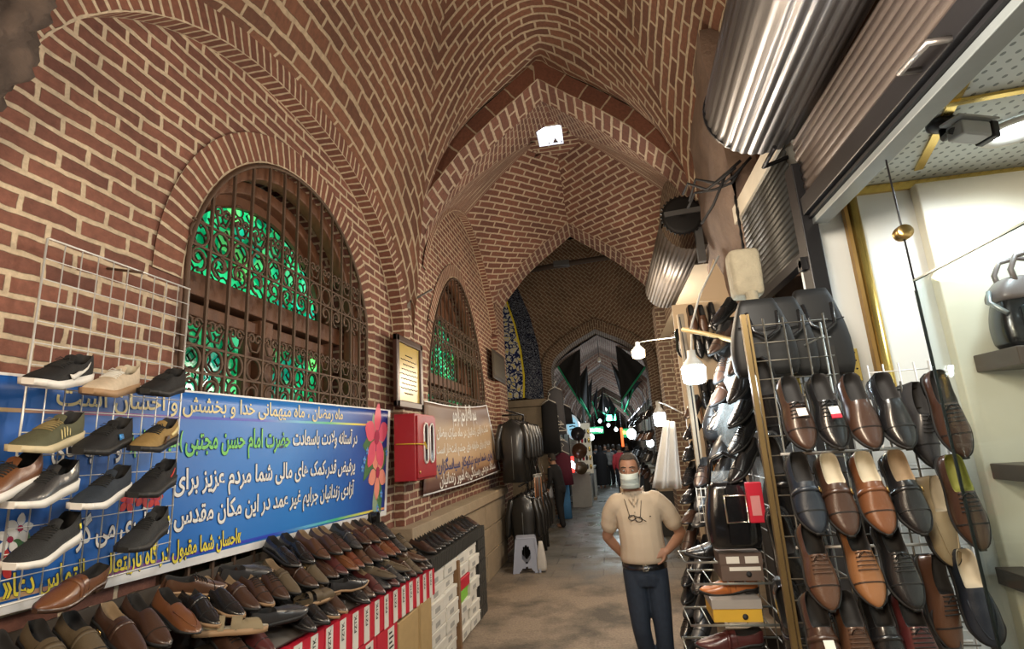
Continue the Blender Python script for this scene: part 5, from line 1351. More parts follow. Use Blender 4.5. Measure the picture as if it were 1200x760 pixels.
# shelves on the cream panel with bag and shoes
SHB = mat('shelf_brown', (.075,.052,.040), .4)
def shelf(px, py, px1, hgt, label):
    a = at(px, py, Y=2.42); a.x += .13; o = thing('wall_shelf', label, 'shelf', (a.x, 2.42, a.z)); b = MB(); b.box((0,0,-hgt), (.75,.268,0)); bevel(b.build('shelf_block', SHB, o), .004); return a
sa = shelf(1148, 408, 1200, .075, 'brown block shelf under the grey and black handbag on the cream wall')
sb_ = shelf(1170, 548, 1200, .065, 'brown block shelf carrying a single dark shoe on the cream wall, middle height')
sc_ = shelf(1177, 684, 1200, .065, 'lowest brown block shelf on the cream wall at the right edge')
hb = thing('handbag', 'grey and black leather handbag standing on the top brown shelf', 'bag', (sa.x+.20, 2.54, sa.z)); GR = leather('bag_grey', (.13,.105,.10), .45, .2)
def cushion(mb, cx, cy, cz, wx, wy, h, n=10, taper=.85, bulge=.12):
    rings = []
    for k in range(n+1):
        f = k/n; s_ = (1 + bulge*math.sin(PI*f))*lerp(1, taper, f)*(.93 if k in (0, n) else 1); z = cz + h*f
        rings.append([(cx + wx/2*s_*math.copysign(abs(math.cos(t))**.45, math.cos(t)), cy + wy/2*s_*math.copysign(abs(math.sin(t))**.45, math.sin(t)), z) for t in [2*PI*j/24 for j in range(24)]])
    mb.loft(rings)
b = MB(); cushion(b, 0, 0, .002, .34, .15, .23); b.build('body', LE['black'], hb)
b = MB(); cushion(b, -.0, 0, .20, .335, .155, .10, taper=.7); b.build('top_panel', GR, hb)
for yy in (-.05, .05):
    b = MB(); b.tube([(-.09,yy,.25), (-.10,yy,.33), (-.07,yy,.385), (0,yy,.40), (.07,yy,.385), (.10,yy,.33), (.09,yy,.25)], .011, 8); b.build('handle', GR, hb)
b = MB(); b.tube([(-.17,0,.25), (-.19,-.02,.20), (-.165,-.07,.14)], .010, 8); b.build('strap_ring', ALU, hb)
b = MB(); b.box((-.12,-.095,.03), (.12,-.072,.17)); bevel(b.build('front_pocket', mat('leather_bluish', (.03,.04,.045), .35), hb), .01)
shoe('loafer', LE['black'], at(1192, 500, Y=2.54) + Vector((.10,0,-.0)), basis((-.75,-.6,.0), (0,0,1)), 'black shoe on the middle brown shelf of the cream wall', 'shoes on the cream wall shelves', scale=1.1).location.z = sb_.z + .001
shoe('loafer', LE['reddish brown'], (sc_.x+.28, 2.53, sc_.z), basis((-.6,-.75,0), (0,0,1)), 'reddish brown shoe on the lowest brown shelf at the right edge', 'shoes on the cream wall shelves', scale=1.1)
# ------------------------------------------------------------------ gold edged wire panel with dress shoes in front of the shop
YA = 2.04
pa = thing('wire_grid', 'gold edged wire grid panel full of hanging dress shoes in front of the shop', 'grid panel', (.75, YA, 0)); IA = pa.location
x0A, x1A = at(866, 345, Y=YA).x, 1.06
b = MB(); b.box((x0A-.75-.008,-.010,.05), (x0A-.75+.008,.010,2.30)); b.box((x0A-.75+.013,-.008,.05), (x0A-.75+.021,.008,2.30)); b.build('gold_edge', mat('gold_worn', (.24,.165,.07), .4, .7), pa)
WIRE = mat('dull_wire', (.13,.12,.10), .45, .8)
for k in range(1, 8):
    x = lerp(x0A, x1A, k/8) - .75; b = MB(); b.tube([(x,0,.05), (x,0,2.28 if k < 5 else 2.02)], .0035, 6); b.build('upright_wire', WIRE, pa)
for k in range(34):
    z = .08 + k*.066; b = MB(); b.tube([(x0A-.75,.006,z), ((x1A if z < 2.03 else lerp(x0A, x1A, .53))-.75,.006,z)], .0026, 6); b.build('cross_wire', WIRE, pa)
for z in (1.80, 1.50, 1.22):
    b = MB(); b.tube([(x0A-.70,-.012,z), (x1A-.78,-.012,z)], .005, 6); b.build('shoe_rail', CHROME, pa)
DRS = [ # px,py of the shoe's middle, kind, colour, lining, words
 (932,492,'oxford','dark brown',LIN_K,'dark brown laced dress shoe with a paper tag, first in the top row'),
 (968,490,'oxford','black',LIN_K,'black dress shoe with a white and red price tag, second in the top row'),
 (1006,490,'cap','dark brown',LIN_K,'dark brown slip-on dress shoe, third in the top row of the gold panel'),
 (1043,489,'cap','black',LIN_K,'glossy black slip-on dress shoe at the right end of the top row'),
 (943,584,'monk','navy',LIN_K,'navy strapped dress shoe, first in the second row of the panel'),
 (979,586,'monk','dark brown',LIN_W,'dark brown strapped dress shoe with a white insole, second in the second row'),
 (1020,584,'monk','chestnut',LIN_W,'chestnut brown buckled dress shoe in the second row of the panel'),
 (1059,583,'monk','black',LIN_T,'glossy black buckled dress shoe with a tan lining, right end of the second row'),
 (957,668,'oxford','brown',LIN_K,'plain brown laced shoe, first in the third row of the panel'),
 (1008,664,'oxford','tan',LIN_K,'tan brown laced shoe in the middle of the third row'),
 (1050,666,'oxford','black',LIN_K,'black laced derby shoe at the right end of the third row'),
 (962,752,'loafer','dark brown',LIN_K,'dark shoe with a red tag, first in the bottom row cut by the photo edge'),
 (1000,752,'oxford','brown',LIN_K,'brown laced shoe, second in the bottom row of the panel'),
 (1036,752,'loafer','black',LIN_K,'black shoe, third in the bottom row of the panel'),
 (1072,752,'oxford','burgundy',LIN_K,'dark burgundy laced shoe at the right end of the bottom row'),
]
DT = []
for px, py, kd, cn, ln, lab in DRS:
    DT.append(shoe(kd, LE[cn], at(px, py-2, Y=1.91), basis((.02,-.46,-.88), (-.05,-.88,.46)), lab, 'dress shoes on the gold edged panel', lining=ln, laces=LACE_B if cn in ('brown','tan') else LACE_K, scale=1.0, sole=RUB_K)); DT[-1].scale = (1.0, .81, .92)
def price_tag(t, two=True):
    b = MB(); b.box((-.012,.018,.096), (.016,.050,.098)); b.build('tag', CARD_WHITE, t)
    if two: b = MB(); b.box((-.012,.050,.091), (.016,.066,.097)); b.build('red_tag', CARD_RED, t)
price_tag(DT[0], False); price_tag(DT[1]); price_tag(DT[11])
# second panel of white wire on the shop side with more shoes
YB = 2.22
pbn = thing('wire_grid', 'white wire grid panel hung with shoes beside the glass edge', 'grid panel', (1.12, YB, 0)); xa_, xb_ = .98, 1.19
for k in range(5):
    x = lerp(xa_, xb_, k/4) - 1.12; b = MB(); b.tube([(x,0,.05), (x,0,2.10)], .003 if k < 4 else .006, 6); b.build('upright_wire', CHROME, pbn)
for k in range(30):
    z = .1 + k*.068; b = MB(); b.tube([(xa_-1.12,.005,z), (xb_-1.12,.005,z)], .0026, 6); b.build('cross_wire', CHROME, pbn)
b = MB(); b.box((.92, 2.30, .05), (1.22, 2.315, 1.98)); tag(b.build('backing_board', mat('board_white', (.60,.63,.62), .5)), 'white backing board behind the white wire grid', 'board')
for px, py, kd, cn, ln, lab, y_ in ((1072,500,'oxford','charcoal',LIN_K,'dark grey slip-on shoe on the white grid beside the glossy black shoe',2.06), (1108,487,'oxford','dark brown',LIN_K,'dark brown shoe with pale cord loop at the top of the white grid',1.99),
    (1092,611,'moc','khaki',LIN_W,'beige loafer with a fabric upper on the white grid',2.02), (1126,588,'oxford','dark brown',mat('insole_yellow', (.16,.16,.025), .7),'dark brown laced shoe with a yellow insole on the white grid',1.97),
    (1095,706,'oxford','brown',LIN_K,'worn brown laced shoe low on the white grid',2.03), (1139,698,'moc','navy',LIN_W,'dark navy slip-on with a pale lining low at the right of the white grid',1.99), (1112,768,'cap','charcoal',LIN_K,'dark shoe at the bottom of the white grid cut by the photo edge',2.03)):
    shoe(kd, LE[cn], at(px, py, Y=y_), basis((.06,-.20,-.96), (.30 if px < 1100 else -.15,-.92,.2)), lab, 'shoes on the white wire grid', lining=ln, scale=1.03).scale = (.98, .92, .92)
for px, y0_, y1_, Y_, nm in ((934,398,478,2.35,'gold strip with bright reflections hanging behind the wire grid'), (1003,408,446,2.70,'small gold hinge strip on the white wall between post and gold pole')):
    a, c = at(px, y0_, Y=Y_), at(px+4, y1_, Y=Y_); o = thing('gold_strip', nm, 'strip', c); b = MB(); b.box((-.016,-.004,0), (.016,.004,a.z-c.z)); bevel(b.build('strip', GOLDM, o), .002)
    b = MB()
    for k in range(4): b.lathe([(.004,0),(.004,.003)], 8, Matrix.Translation((0,-.004,(a.z-c.z)*(k+.5)/4)) @ Matrix.Rotation(PI/2, 4, 'X'))
    b.build('rivets', STEEL_BLK, o)
# black shoes and bags hung behind the gold edged panel
k = 0
for px, py, Y_ in ((903,470,2.20),(914,560,2.20),(924,650,2.20),(933,735,2.20),(946,610,2.26),(955,712,2.26)):
    k += 1
    shoe('cap' if k % 2 else 'loafer', LE['black'], at(px, py, Y=Y_), basis((.15,.1,-1), (-.3,-.9,.1)), 'black shoe hanging behind the gold edged wire panel, %s by column' % ORD[k], 'black shoes behind the gold edged panel', scale=1.15)
def hang_bag(px, py, Y_, wx, h, label, m=None):
    a = at(px, py, Y=Y_); o = thing('handbag', label, 'bag', (a.x, Y_, a.z-h)); b = MB(); cushion(b, 0, 0, 0, wx, .10, h, taper=.6, bulge=.25); b.build('body', m or mat('matte_black', (.006,.006,.006), .6), o)
    b = MB(); b.tube([(-wx*.25,-.05,h*.80), (-wx*.2,-.075,h*.55), (0,-.08,h*.45), (wx*.2,-.075,h*.55), (wx*.25,-.05,h*.80)], .008, 6); b.build('handle', m or LE['black'], o)
    b = MB(); b.tube([(-wx*.42,-.05,h*.62), (0,-.062,h*.58), (wx*.42,-.05,h*.62)], .003, 5); b.build('zip', STEEL_BLK, o); return o
hang_bag(885, 352, 2.2, .22, .30, 'black bag hanging in the upper left corner behind the gold edged panel'); hang_bag(912, 350, 2.3, .20, .32, 'black bag hanging beside the gold strip behind the wire panel'); hang_bag(948, 340, 2.38, .22, .36, 'black bag hanging against the black shop post')
# sack and papers above the grid
a = at(880, 345, Y=2.5); o = thing('sack', 'dirty white woven sack tied at the top of the wire rack', 'sack', a); b = MB(); cushion(b, 0, .05, 0, .13, .12, .22, bulge=.03, taper=1.05); bevel(b.build('sack', mat('sack_white', (.30,.26,.18), .9, 0, .3, 20, .5, 80), o), .01)
b = MB(); b.tube([(0,0,.01), (.01,-.01,-.12), (.04,-.01,-.22)], [.03,.02,.006], 6); b.build('tail', MATS['sack_white'], o)
# ------------------------------------------------------------------ right: crowded stall between the gold panel and the pier
CREAM = mat('board_cream', (.50,.38,.25), .7, 0, .08, 4)
b = MB(); xa, xb = at(799, 450, Y=4.82).x, 1.24
b.box((xa, 4.82, .1), (xb, 4.85, 3.02)); tag(b.build('display_board', CREAM), 'cream board with rows of small dark shoes hung in pairs behind the wooden pole', 'board')
b = MB(); b.prism([at(836, 303, Y=4.86), at(866, 352, Y=4.86), at(820, 352, Y=4.86)], (0,0,0), (0,.02,0)); tag(b.build('sloping_board', CREAM), 'triangular cream board under the rusty roller coil', 'board')
k = 0
for (xl, xr, y, c1, c2, kd) in ((811,823,376,'brown','brown','loafer'),(818,829,404,'black','black','cap'),(825,835,464,'black','black','oxford'),(827,837,494,'chestnut','burgundy','loafer'),(832,841,526,'black','burgundy','loafer')):
    for px, c, wd in ((xl, c1, 'left'), (xr, c2, 'right')):
        shoe(kd, LE[c], at(px, y, Y=4.77), basis((.05,-.25,-.97), (0,-.97,.25)), 'small %s shoe, %s one of the %s pair on the cream board' % (c, wd, ('top','second','third','fourth','fifth')[k]), 'pairs on the cream board', scale=.86, lining=LIN_T if k == 3 else LIN_K)
    k += 1
for px, y, w_ in ((797,404,'at the left edge level with the second pair'),(835,373,'right of the top pair'),(837,408,'right of the second pair')):
    shoe('cap', LE['black'], at(px, y, Y=4.77), basis((.05,-.25,-.97), (0,-.97,.25)), 'small black shoe on the cream board %s' % w_, 'pairs on the cream board', scale=.86)
b = MB(); a = at(836, 548, Y=4.80); b.box((a.x-.07,4.795,a.z-.02), (a.x+.09,4.82,a.z+.03)); tag(b.build('price_label', mat('label_orange', (.55,.25,.08), .6)), 'small orange label low on the cream board', 'label')
# wooden pole, bamboo bar and big LED bulb
WP = mat('pole_wood', (.30,.24,.17), .7, 0, .3, 8, .2)
o = thing('wooden_pole', 'grey wooden pole standing in front of the cream board under the bright lamp', 'pole', (at(822, 560, Y=3.4).x, 3.4, 0)); b = MB(); b.box((-.02,-.02,0), (.02,.02,2.62)); bevel(b.build('pole', WP, o), .004); b = MB(); b.tube([(0,-.022,1.2), (.004,-.024,2.2), (-.01,-.03,2.6)], .004, 5); b.build('cable', INK, o)
p0, p1 = at(800, 386, Y=3.2), at(868, 401, Y=2.9); o = thing('bamboo_bar', 'thin pale bamboo bar sticking out above the bright lamp', 'bar', p0); b = MB(); b.tube([(0,0,0), (p1-p0)*.5 + Vector((0,0,.006)), p1-p0], .013, 8)
b.build('bar', mat('bamboo', (.45,.33,.15), .5), o)
def bulb(px, py, Y, r, h, label, col, es, energy, cordto=None, name='light_bulb'):
    a = at(px, py, Y=Y); o = thing(name, label, 'lamp', a)
    m_ = mat('bulb_%d' % int(col[0]*100 + col[2]*10), (.95,.95,.95), .4, emit=col, es=es)
    b = MB(); b.lathe([(.0,-h/2),(r*.6,-h/2),(r*.95,-h*.42),(r,-h*.30),(r*1.06,h*.18),(r*.9,h*.30)], 20, cap=False); b.build('globe', m_, o)
    b = MB(); b.lathe([(r*.93,h*.28),(r*.8,h*.42),(r*.42,h*.62),(r*.36,h*.95),(.0,h*.95)], 20, cap=False); b.build('lamp_base', mat('lamp_base', (.55,.55,.52), .5), o)
    if cordto is not None:
        e = cordto - a; b = MB(); b.tube([(0,0,h*.9), (e.x*.3, e.y*.3, h*.9 + (e.z-h*.9)*.22), (e.x*.65, e.y*.65, h*.9 + (e.z-h*.9)*.6), e], .006, 6); b.build('cord', mat('cord_white', (.5,.5,.48), .6), o)
    lamp('bulb_light', 'POINT', a + Vector((0,-r*1.5,-h*.7)), energy, col, r)
    return o
bulb(813, 436, 3.0, .060, .125, 'large bright white lamp bulb hanging in front of the right stall', COOL, 9, 9, p0 + Vector((.05,0,0)))
bulb(748, 413, 7.2, .082, .15, 'warm glowing bulb hanging from a wire in the middle of the vault', (1.0,.74,.40), 6, 26, at(792, 395, Y=6.6))
bulb(773, 489, 5.6, .055, .17, 'tapered bright white bulb by the white cloth', COOL, 9, 12, at(800, 484, Y=5.0))
o = thing('white_cable', 'thin pale cable running down to the bamboo bar', 'cable', at(842, 300, Y=3.3)); b = MB(); b.tube([(0,0,0), at(820, 345, Y=3.25)-o.location, at(809, 386, Y=3.15)-o.location], .006, 6); b.build('cable', MATS['cord_white'], o)
b = MB(); b.box((.90, 2.32, .05), (.92, 4.0, 2.2)); tag(b.build('backing_board', mat('board_black', (.02,.018,.016), .8)), 'dark board added behind the wire rack to darken the crowded right stall', 'board')  # added to darken the depth of the stall, hiding lit brick
# wire side rack with hung glossy shoes and bags
WR = mat('rack_wire', (.38,.40,.38), .4, .85)
o = thing('wire_grid', 'zinc wire rack with short shelves along the crowded right stall', 'rack', (.60, 2.9, 0))
for k in range(8):
    y = lerp(2.05, 3.9, k/7) - 2.9; b = MB(); b.tube([(.18,y,.05), (.18,y,2.25)], .0035, 6); b.build('upright_wire', WR, o)
for k in range(16):
    z = .1 + k*.14; b = MB(); b.tube([(.185,-.85,z), (.185,1.0,z)], .003, 6); b.build('cross_wire', WR, o)
RACKX = .60
SHV = []
for px, py, Y_, wd in ((838, 706, 2.75, .40), (842, 660, 2.78, .36), (838, 744, 2.70, .42), (830, 636, 2.85, .34)):
    a = at(px, py+16, Y=Y_); s_ = thing('wire_shelf', 'small wire shelf holding goods, %s down the right stall' % ('third','second','lowest','highest')[len(SHV)], 'shelf', (a.x, Y_, a.z)); SHV.append(s_)
    for kk in range(6):
        b = MB(); b.tube([(-.12 + wd*kk/5, -.12, 0), (-.12 + wd*kk/5, .14, 0)], .003, 5); b.build('shelf_wire', WR, s_)
    b = MB(); b.tube([(-.12,-.12,0), (-.12+wd,-.12,0), (-.12+wd,.14,0), (-.12,.14,0)], .005, 6, closed=True); b.build('rim_wire', WR, s_)
def goods_box(s_, x0, wx, h, m_, mtop, label, prt):
    o = thing('shoe_box', label, 'box', s_.location + Vector((x0, -.10, .006))); b = MB(); b.box((0,0,0), (wx,.20,h)); b.build('box_body', m_, o)
    b = MB(); b.box((-.003,-.004,h*.62), (wx+.003,.204,h+.004)); b.build('lid', mtop, o); prt(o, wx, h); return o
def prt1(o, wx, h):
    b = MB(); b.lathe([(.0,0),(.012,0),(.012,.002),(.0,.002)], 12, Matrix.Translation((wx*.65,-.002,h*.25)) @ Matrix.Rotation(PI/2, 4, 'X')); b.build('finger_hole', INK, o)
def prt2(o, wx, h):
    prt1(o, wx, h); b = MB(); b.box((wx*.15,-.006,h*.66), (wx*.46,-.0045,h*.92)); b.box((wx*.6,-.006,h*.66), (wx*.92,-.0045,h*.92)); b.box((wx*.2,-.003,h*.38), (wx*.95,-.0005,h*.52)); b.build('print', CARD_WHITE, o)
BXB = mat('card_dark_brown', (.11,.075,.06), .6); YEL = mat('card_yellow', (.62,.38,.04), .5); GRYC = mat('card_grey', (.33,.31,.29), .6)
goods_box(SHV[1], .0, .175, .11, BXB, BXB, 'dark brown shoe box with white printing on the right stall shelf', prt2)
goods_box(SHV[0], -.02, .20, .085, YEL, GRYC, 'yellow shoe box with a grey lid under the orange loafer', prt1)
shoe('loafer', LE['orange brown'], SHV[0].location + Vector((.07,0,.098)), basis((-1,-.12,0), (0,-.2,1)), 'orange brown loafer standing on the yellow and grey shoe box', 'goods on the right stall shelves', scale=.85)
shoe('loafer', LE['burgundy'], SHV[2].location + Vector((.06,0,.006)), basis((-1,-.1,-.0), (0,-.2,1)), 'burgundy loafer on the lowest wire shelf of the right stall', 'goods on the right stall shelves', scale=.95)
shoe('cap', LE['black'], SHV[3].location + Vector((.04,0,.006)), basis((-1,-.2,0), (0,-.2,1)), 'black shoe on the highest wire shelf of the right stall', 'goods on the right stall shelves')
shoe('oxford', LE['charcoal'], SHV[3].location + Vector((.12,.10,.006)), basis((-1,-.2,0), (0,-.2,1)), 'charcoal laced shoe at the back of the highest wire shelf', 'goods on the right stall shelves')
# big black handbag with square buckle, red and white packet
a = at(862, 640, Y=2.7); o = thing('handbag', 'glossy black handbag with a large square silver buckle on the right stall', 'bag', a)
b = MB(); cushion(b, 0, 0, 0, .22, .12, .28, taper=.75, bulge=.15); b.build('body', leather('patent', (.008,.008,.009), .12, .8), o)
b = MB(); q = .045; b.tube([Vector((.01+q*c, -.085, .17+q*1.25*s_)) for c, s_ in ((-1,-1),(1,-1),(1,1),(-1,1))], .006, 6, closed=True); b.build('buckle', mat('silver', (.75,.72,.62), .2, 1), o)
b = MB(); b.tube([(-.08,0,.27), (-.06,0,.38), (0,0,.41), (.06,0,.38), (.08,0,.27)], .010, 8); b.build('handle', leather('patent', (0,0,0)), o)
b = MB(); b.loft([[(-.03,-.076,.02),(.05,-.076,.02)],[(-.03,-.09,.15),(.05,-.09,.15)],[(-.02,-.07,.27),(.04,-.07,.27)]], closed=False); b.build('flap_strap', leather('patent', (0,0,0)), o)
a = at(888, 612, Y=2.55); o = thing('packet', 'red and white packet hanging beside the gold edge of the wire panel', 'packet', a); b = MB(); b.box((-.03,-.012,0), (.035,.012,.165)); bevel(b.build('body', CARD_RED, o), .004); b = MB(); b.box((-.018,-.0135,.03), (.02,-.0125,.11)); b.build('label_panel', mat('label_pink', (.62,.25,.25), .5), o)
# hung glossy shoes pointing to the street, columns along the rack
GLOSS = [LE['black'], LE['charcoal'], leather('patent', (0,0,0)), LE['dark brown'], LE['black']]
n = 0
COLS = [(812, [482, 508, 534, 560, 584, 608, 634, 656, 676, 696, 714, 732, 750], 3.9, 'nearest the man'),
        (826, [560, 585, 610, 655, 680, 712, 738], 3.2, 'second from the man'),
        (850, [372, 402, 432, 462, 492, 522, 548], 3.1, 'above the black handbag'),
        (872, [420, 452, 484, 515, 546], 2.75, 'beside the gold edge')]
for px0, ys, Y_, wh in COLS:
    for j, py in enumerate(ys):
        tilt = rnd.uniform(-.25, .1)
        wide = px0 > 840
        R = basis((-.55, -1 + rnd.uniform(-.15,.15), -.35 + tilt), (-.25, -.35, 1)) if not wide else basis((-.8, -.5, -.75 + tilt), (-.5, -.5, .8))
        shoe(rnd.choice(['cap','loafer','oxford','moc']), GLOSS[rnd.randrange(5)], at(px0 + rnd.uniform(-3, 3), py, Y=Y_ + rnd.uniform(-.06,.06)), R,
             'glossy dark shoe hanging in the column %s, %s from the top' % (wh, ORD[j+1]), 'glossy shoes hanging on the right stall', scale=.86, lining=LIN_K)
hang_bag(858, 372, 3.3, .22, .22, 'black bag hanging beside the bamboo bar end'); hang_bag(846, 470, 3.35, .24, .22, 'grey black bag hanging below the bright lamp', LE['charcoal'])
a = at(822, 612, Y=3.0); o = thing('wire_basket', 'small white wire basket panel among the dark shoes of the right stall', 'basket', a)
for k in range(5):
    b = MB(); b.tube([(-.005 + .022*k,0,0), (-.005 + .022*k,0,.17)], .0022, 5); b.build('upright_wire', CARD_WHITE, o)
    b = MB(); b.tube([(-.005,0,.04*k+.003), (.083,0,.04*k+.003)], .0022, 5); b.build('cross_wire', CARD_WHITE, o)
# wrapped goods: clear bags that catch the light
PLAST = mat('clear_plastic', (.7,.75,.75), .15, alpha=.14)
for j, (px, py, Y_) in enumerate(((868,445,2.95),(880,478,2.9),(858,500,2.95),(876,560,2.85),(848,580,3.0))):
    a = at(px, py, Y=Y_); o = thing('plastic_bag', 'crumpled clear plastic bag over hanging shoes, %s from the top of the right stall' % ORD[j+1], 'bag', a, group='plastic bags on the right stall')
    b = MB(); rr = random.Random(j)
    def fn(u, v_): 
        t = 2*PI*u; r_ = .07*math.sin(PI*min(1, .12+.86*v_))**.6*(1+.25*math.sin(t*5+v_*9)); return Vector((r_*math.cos(t), r_*.6*math.sin(t), .12 - .24*v_))
    b.grid(fn, 20, 8); b.build('bag', PLAST, o)
# white cloth and brick pier side, low grille crate
P = [at(778, 492, Y=7.0), at(792, 494, Y=6.5), at(800, 572, Y=6.5), at(764, 572, Y=7.0)]
o = thing('white_cloth', 'pale cloth hanging beside the stall behind the man', 'cloth', P[3].lerp(P[2], .5)); IC = Matrix.Translation(-o.location)
b = MB(); b.grid(lambda u, v_: IC @ (bil(P, u, v_) + Vector((0, .06*math.sin(u*14), 0))), 24, 8); oo = b.build('cloth', mat('cloth_white', (.55,.53,.50), .8), o); sd = oo.modifiers.new('thickness', 'SOLIDIFY'); sd.thickness = .004
w = MB(); wall_strip(w, 1.7, frange(5.4, 16, 8), lambda y: 0, lambda y: 5.6); w.box((1.16, 9.0, 0), (1.75, 9.2, 3.6)); w.quad((1.0,5.4,3.55),(1.75,5.4,3.55),(1.75,10.2,3.55),(1.0,10.2,3.55)); struct('wall_right_inner', w, B_DARK, 'dark back wall of the right stalls')
b = MB(); b.box((.72, 3.9, .0), (1.3, 4.75, .75)); 
o = thing('counter', 'low dark counter under the hanging goods of the right stall', 'counter', (1.0, 4.3, 0)); b = MB(); b.box((-.42,-.55,0), (.3,.45,.70)); b.build('body', mat('counter_dark', (.03,.028,.026), .6), o); b = MB(); b.box((-.45,-.58,.70), (.32,.48,.74)); b.build('counter_top', WP, o)
# ------------------------------------------------------------------ people
SKIN = mat('skin', (.36,.19,.12), .55, 0, .06, 20); HAIR = mat('hair_dark', (.035,.028,.022), .7, 0, .4, 90, .3, 300)
def ell(c, rx, ry, n=16, ax=None, ay=None):
    ax = Vector(ax or (1,0,0)); ay = Vector(ay or (0,1,0)); c = Vector(c)
    return [c + ax*rx*math.cos(2*PI*k/n) + ay*ry*math.sin(2*PI*k/n) for k in range(n)]
def limb(mb, pts, rad, n=12):
    """tapering tube with rounded ends"""
    P = [Vector(p) for p in pts]; R = list(rad)
    d0 = (P[0]-P[1]).normalized(); d1 = (P[-1]-P[-2]).normalized()
    P2 = [P[0] + d0*R[0]*.85, P[0] + d0*R[0]*.5] + P + [P[-1] + d1*R[-1]*.5, P[-1] + d1*R[-1]*.85]
    R2 = [R[0]*.35, R[0]*.8] + R + [R[-1]*.8, R[-1]*.35]
    mb.tube(P2, R2, n)
def smooth_curve(pts, n=4):
    P = [Vector(p) for p in pts]; out = []
    for i in range(len(P)-1):
        a = P[max(0,i-1)]; b = P[i]; c = P[i+1]; d = P[min(len(P)-1,i+2)]
        for k in range(n):
            t = k/n; out.append(.5*((2*b) + (c-a)*t + (2*a-5*b+4*c-d)*t*t + (3*b-a-3*c+d)*t**3))
    return out + [P[-1]]
def blob(mb, c, rx, ry, rz, nu=16, nv=10, M=None):
    c = Vector(c)
    def fn(u, v_):
        t = 2*PI*u; p = PI*(v_-.5); q = Vector((rx*math.cos(p)*math.cos(t), ry*math.cos(p)*math.sin(t), rz*math.sin(p))); return c + (M @ q if M else q)
    mb.grid(fn, nu, nv)
def fused(name, mb, m, parent, voxel=.012, smooth=6):
    """weld the overlapping lofts of a body or garment into one continuous skin"""
    o = mb.build('tmp_' + name, m); 
    bm = bmesh.new(); bm.from_mesh(o.data); bmesh.ops.remove_doubles(bm, verts=bm.verts, dist=.0004); bmesh.ops.holes_fill(bm, edges=bm.edges, sides=40); bmesh.ops.recalc_face_normals(bm, faces=bm.faces); bm.to_mesh(o.data); bm.free()
    r = o.modifiers.new('remesh', 'REMESH'); r.mode = 'VOXEL'; r.voxel_size = voxel; r.use_smooth_shade = True
    s_ = o.modifiers.new('smooth', 'SMOOTH'); s_.iterations = smooth; s_.factor = .5
    dg = bpy.context.evaluated_depsgraph_get(); dg.update()
    me = bpy.data.meshes.new_from_object(o.evaluated_get(dg)); bpy.data.objects.remove(o)
    me.materials.clear(); me.materials.append(m)
    for p in me.polygons: p.use_smooth = True
    n = bpy.data.objects.new(name, me); COL.objects.link(n); n.parent = parent
    return n
def hand(mb, wrist, dirv, palmn, s=1.0, curl=.5, thumb_side=1):
    """palm, four separate unequal fingers and a thumb leaving the side of the palm"""
    d = Vector(dirv).normalized(); nrm = Vector(palmn); nrm = (nrm - d*nrm.dot(d)).normalized(); x = d.cross(nrm)*thumb_side; w = Vector(wrist)
    rings = []
    for f, hw, th in ((-.01,.024,.019),(.015,.029,.017),(.045,.038,.0155),(.075,.041,.0145),(.094,.037,.012)):
        c = w + d*f*s; rings.append([c + x*hw*s*math.cos(2*PI*k/14) + nrm*th*s*math.sin(2*PI*k/14) for k in range(14)])
    mb.loft(rings)
    for k, (off, L, r) in enumerate(((.029,.070,.0088),(.010,.080,.0092),(-.010,.074,.0088),(-.028,.058,.0078))):
        p = w + d*.088*s + x*off*s; pts = [p - d*.02*s, p]; dd = d.copy(); seg = L/3
        for j in range(3):
            a = curl*(.5 + .35*j); dd = (dd*math.cos(a*.8) + nrm*math.sin(a*.8)).normalized(); pts.append(pts[-1] + dd*seg*s*(1.15-.12*j))
        limb(mb, pts, [r*s*1.05, r*s*1.05, r*s, r*s*.9, r*s*.78], 8)
    tb = w + d*.025*s + x*.024*s; limb(mb, [tb, tb + (x*.75+d*.6)*.034*s + nrm*.006*s, tb + (x*.75+d*.85)*.058*s + nrm*.014*s, tb + (x*.62+d*1.0)*.078*s + nrm*.024*s], [.0125*s,.0115*s,.0098*s,.0082*s], 8)
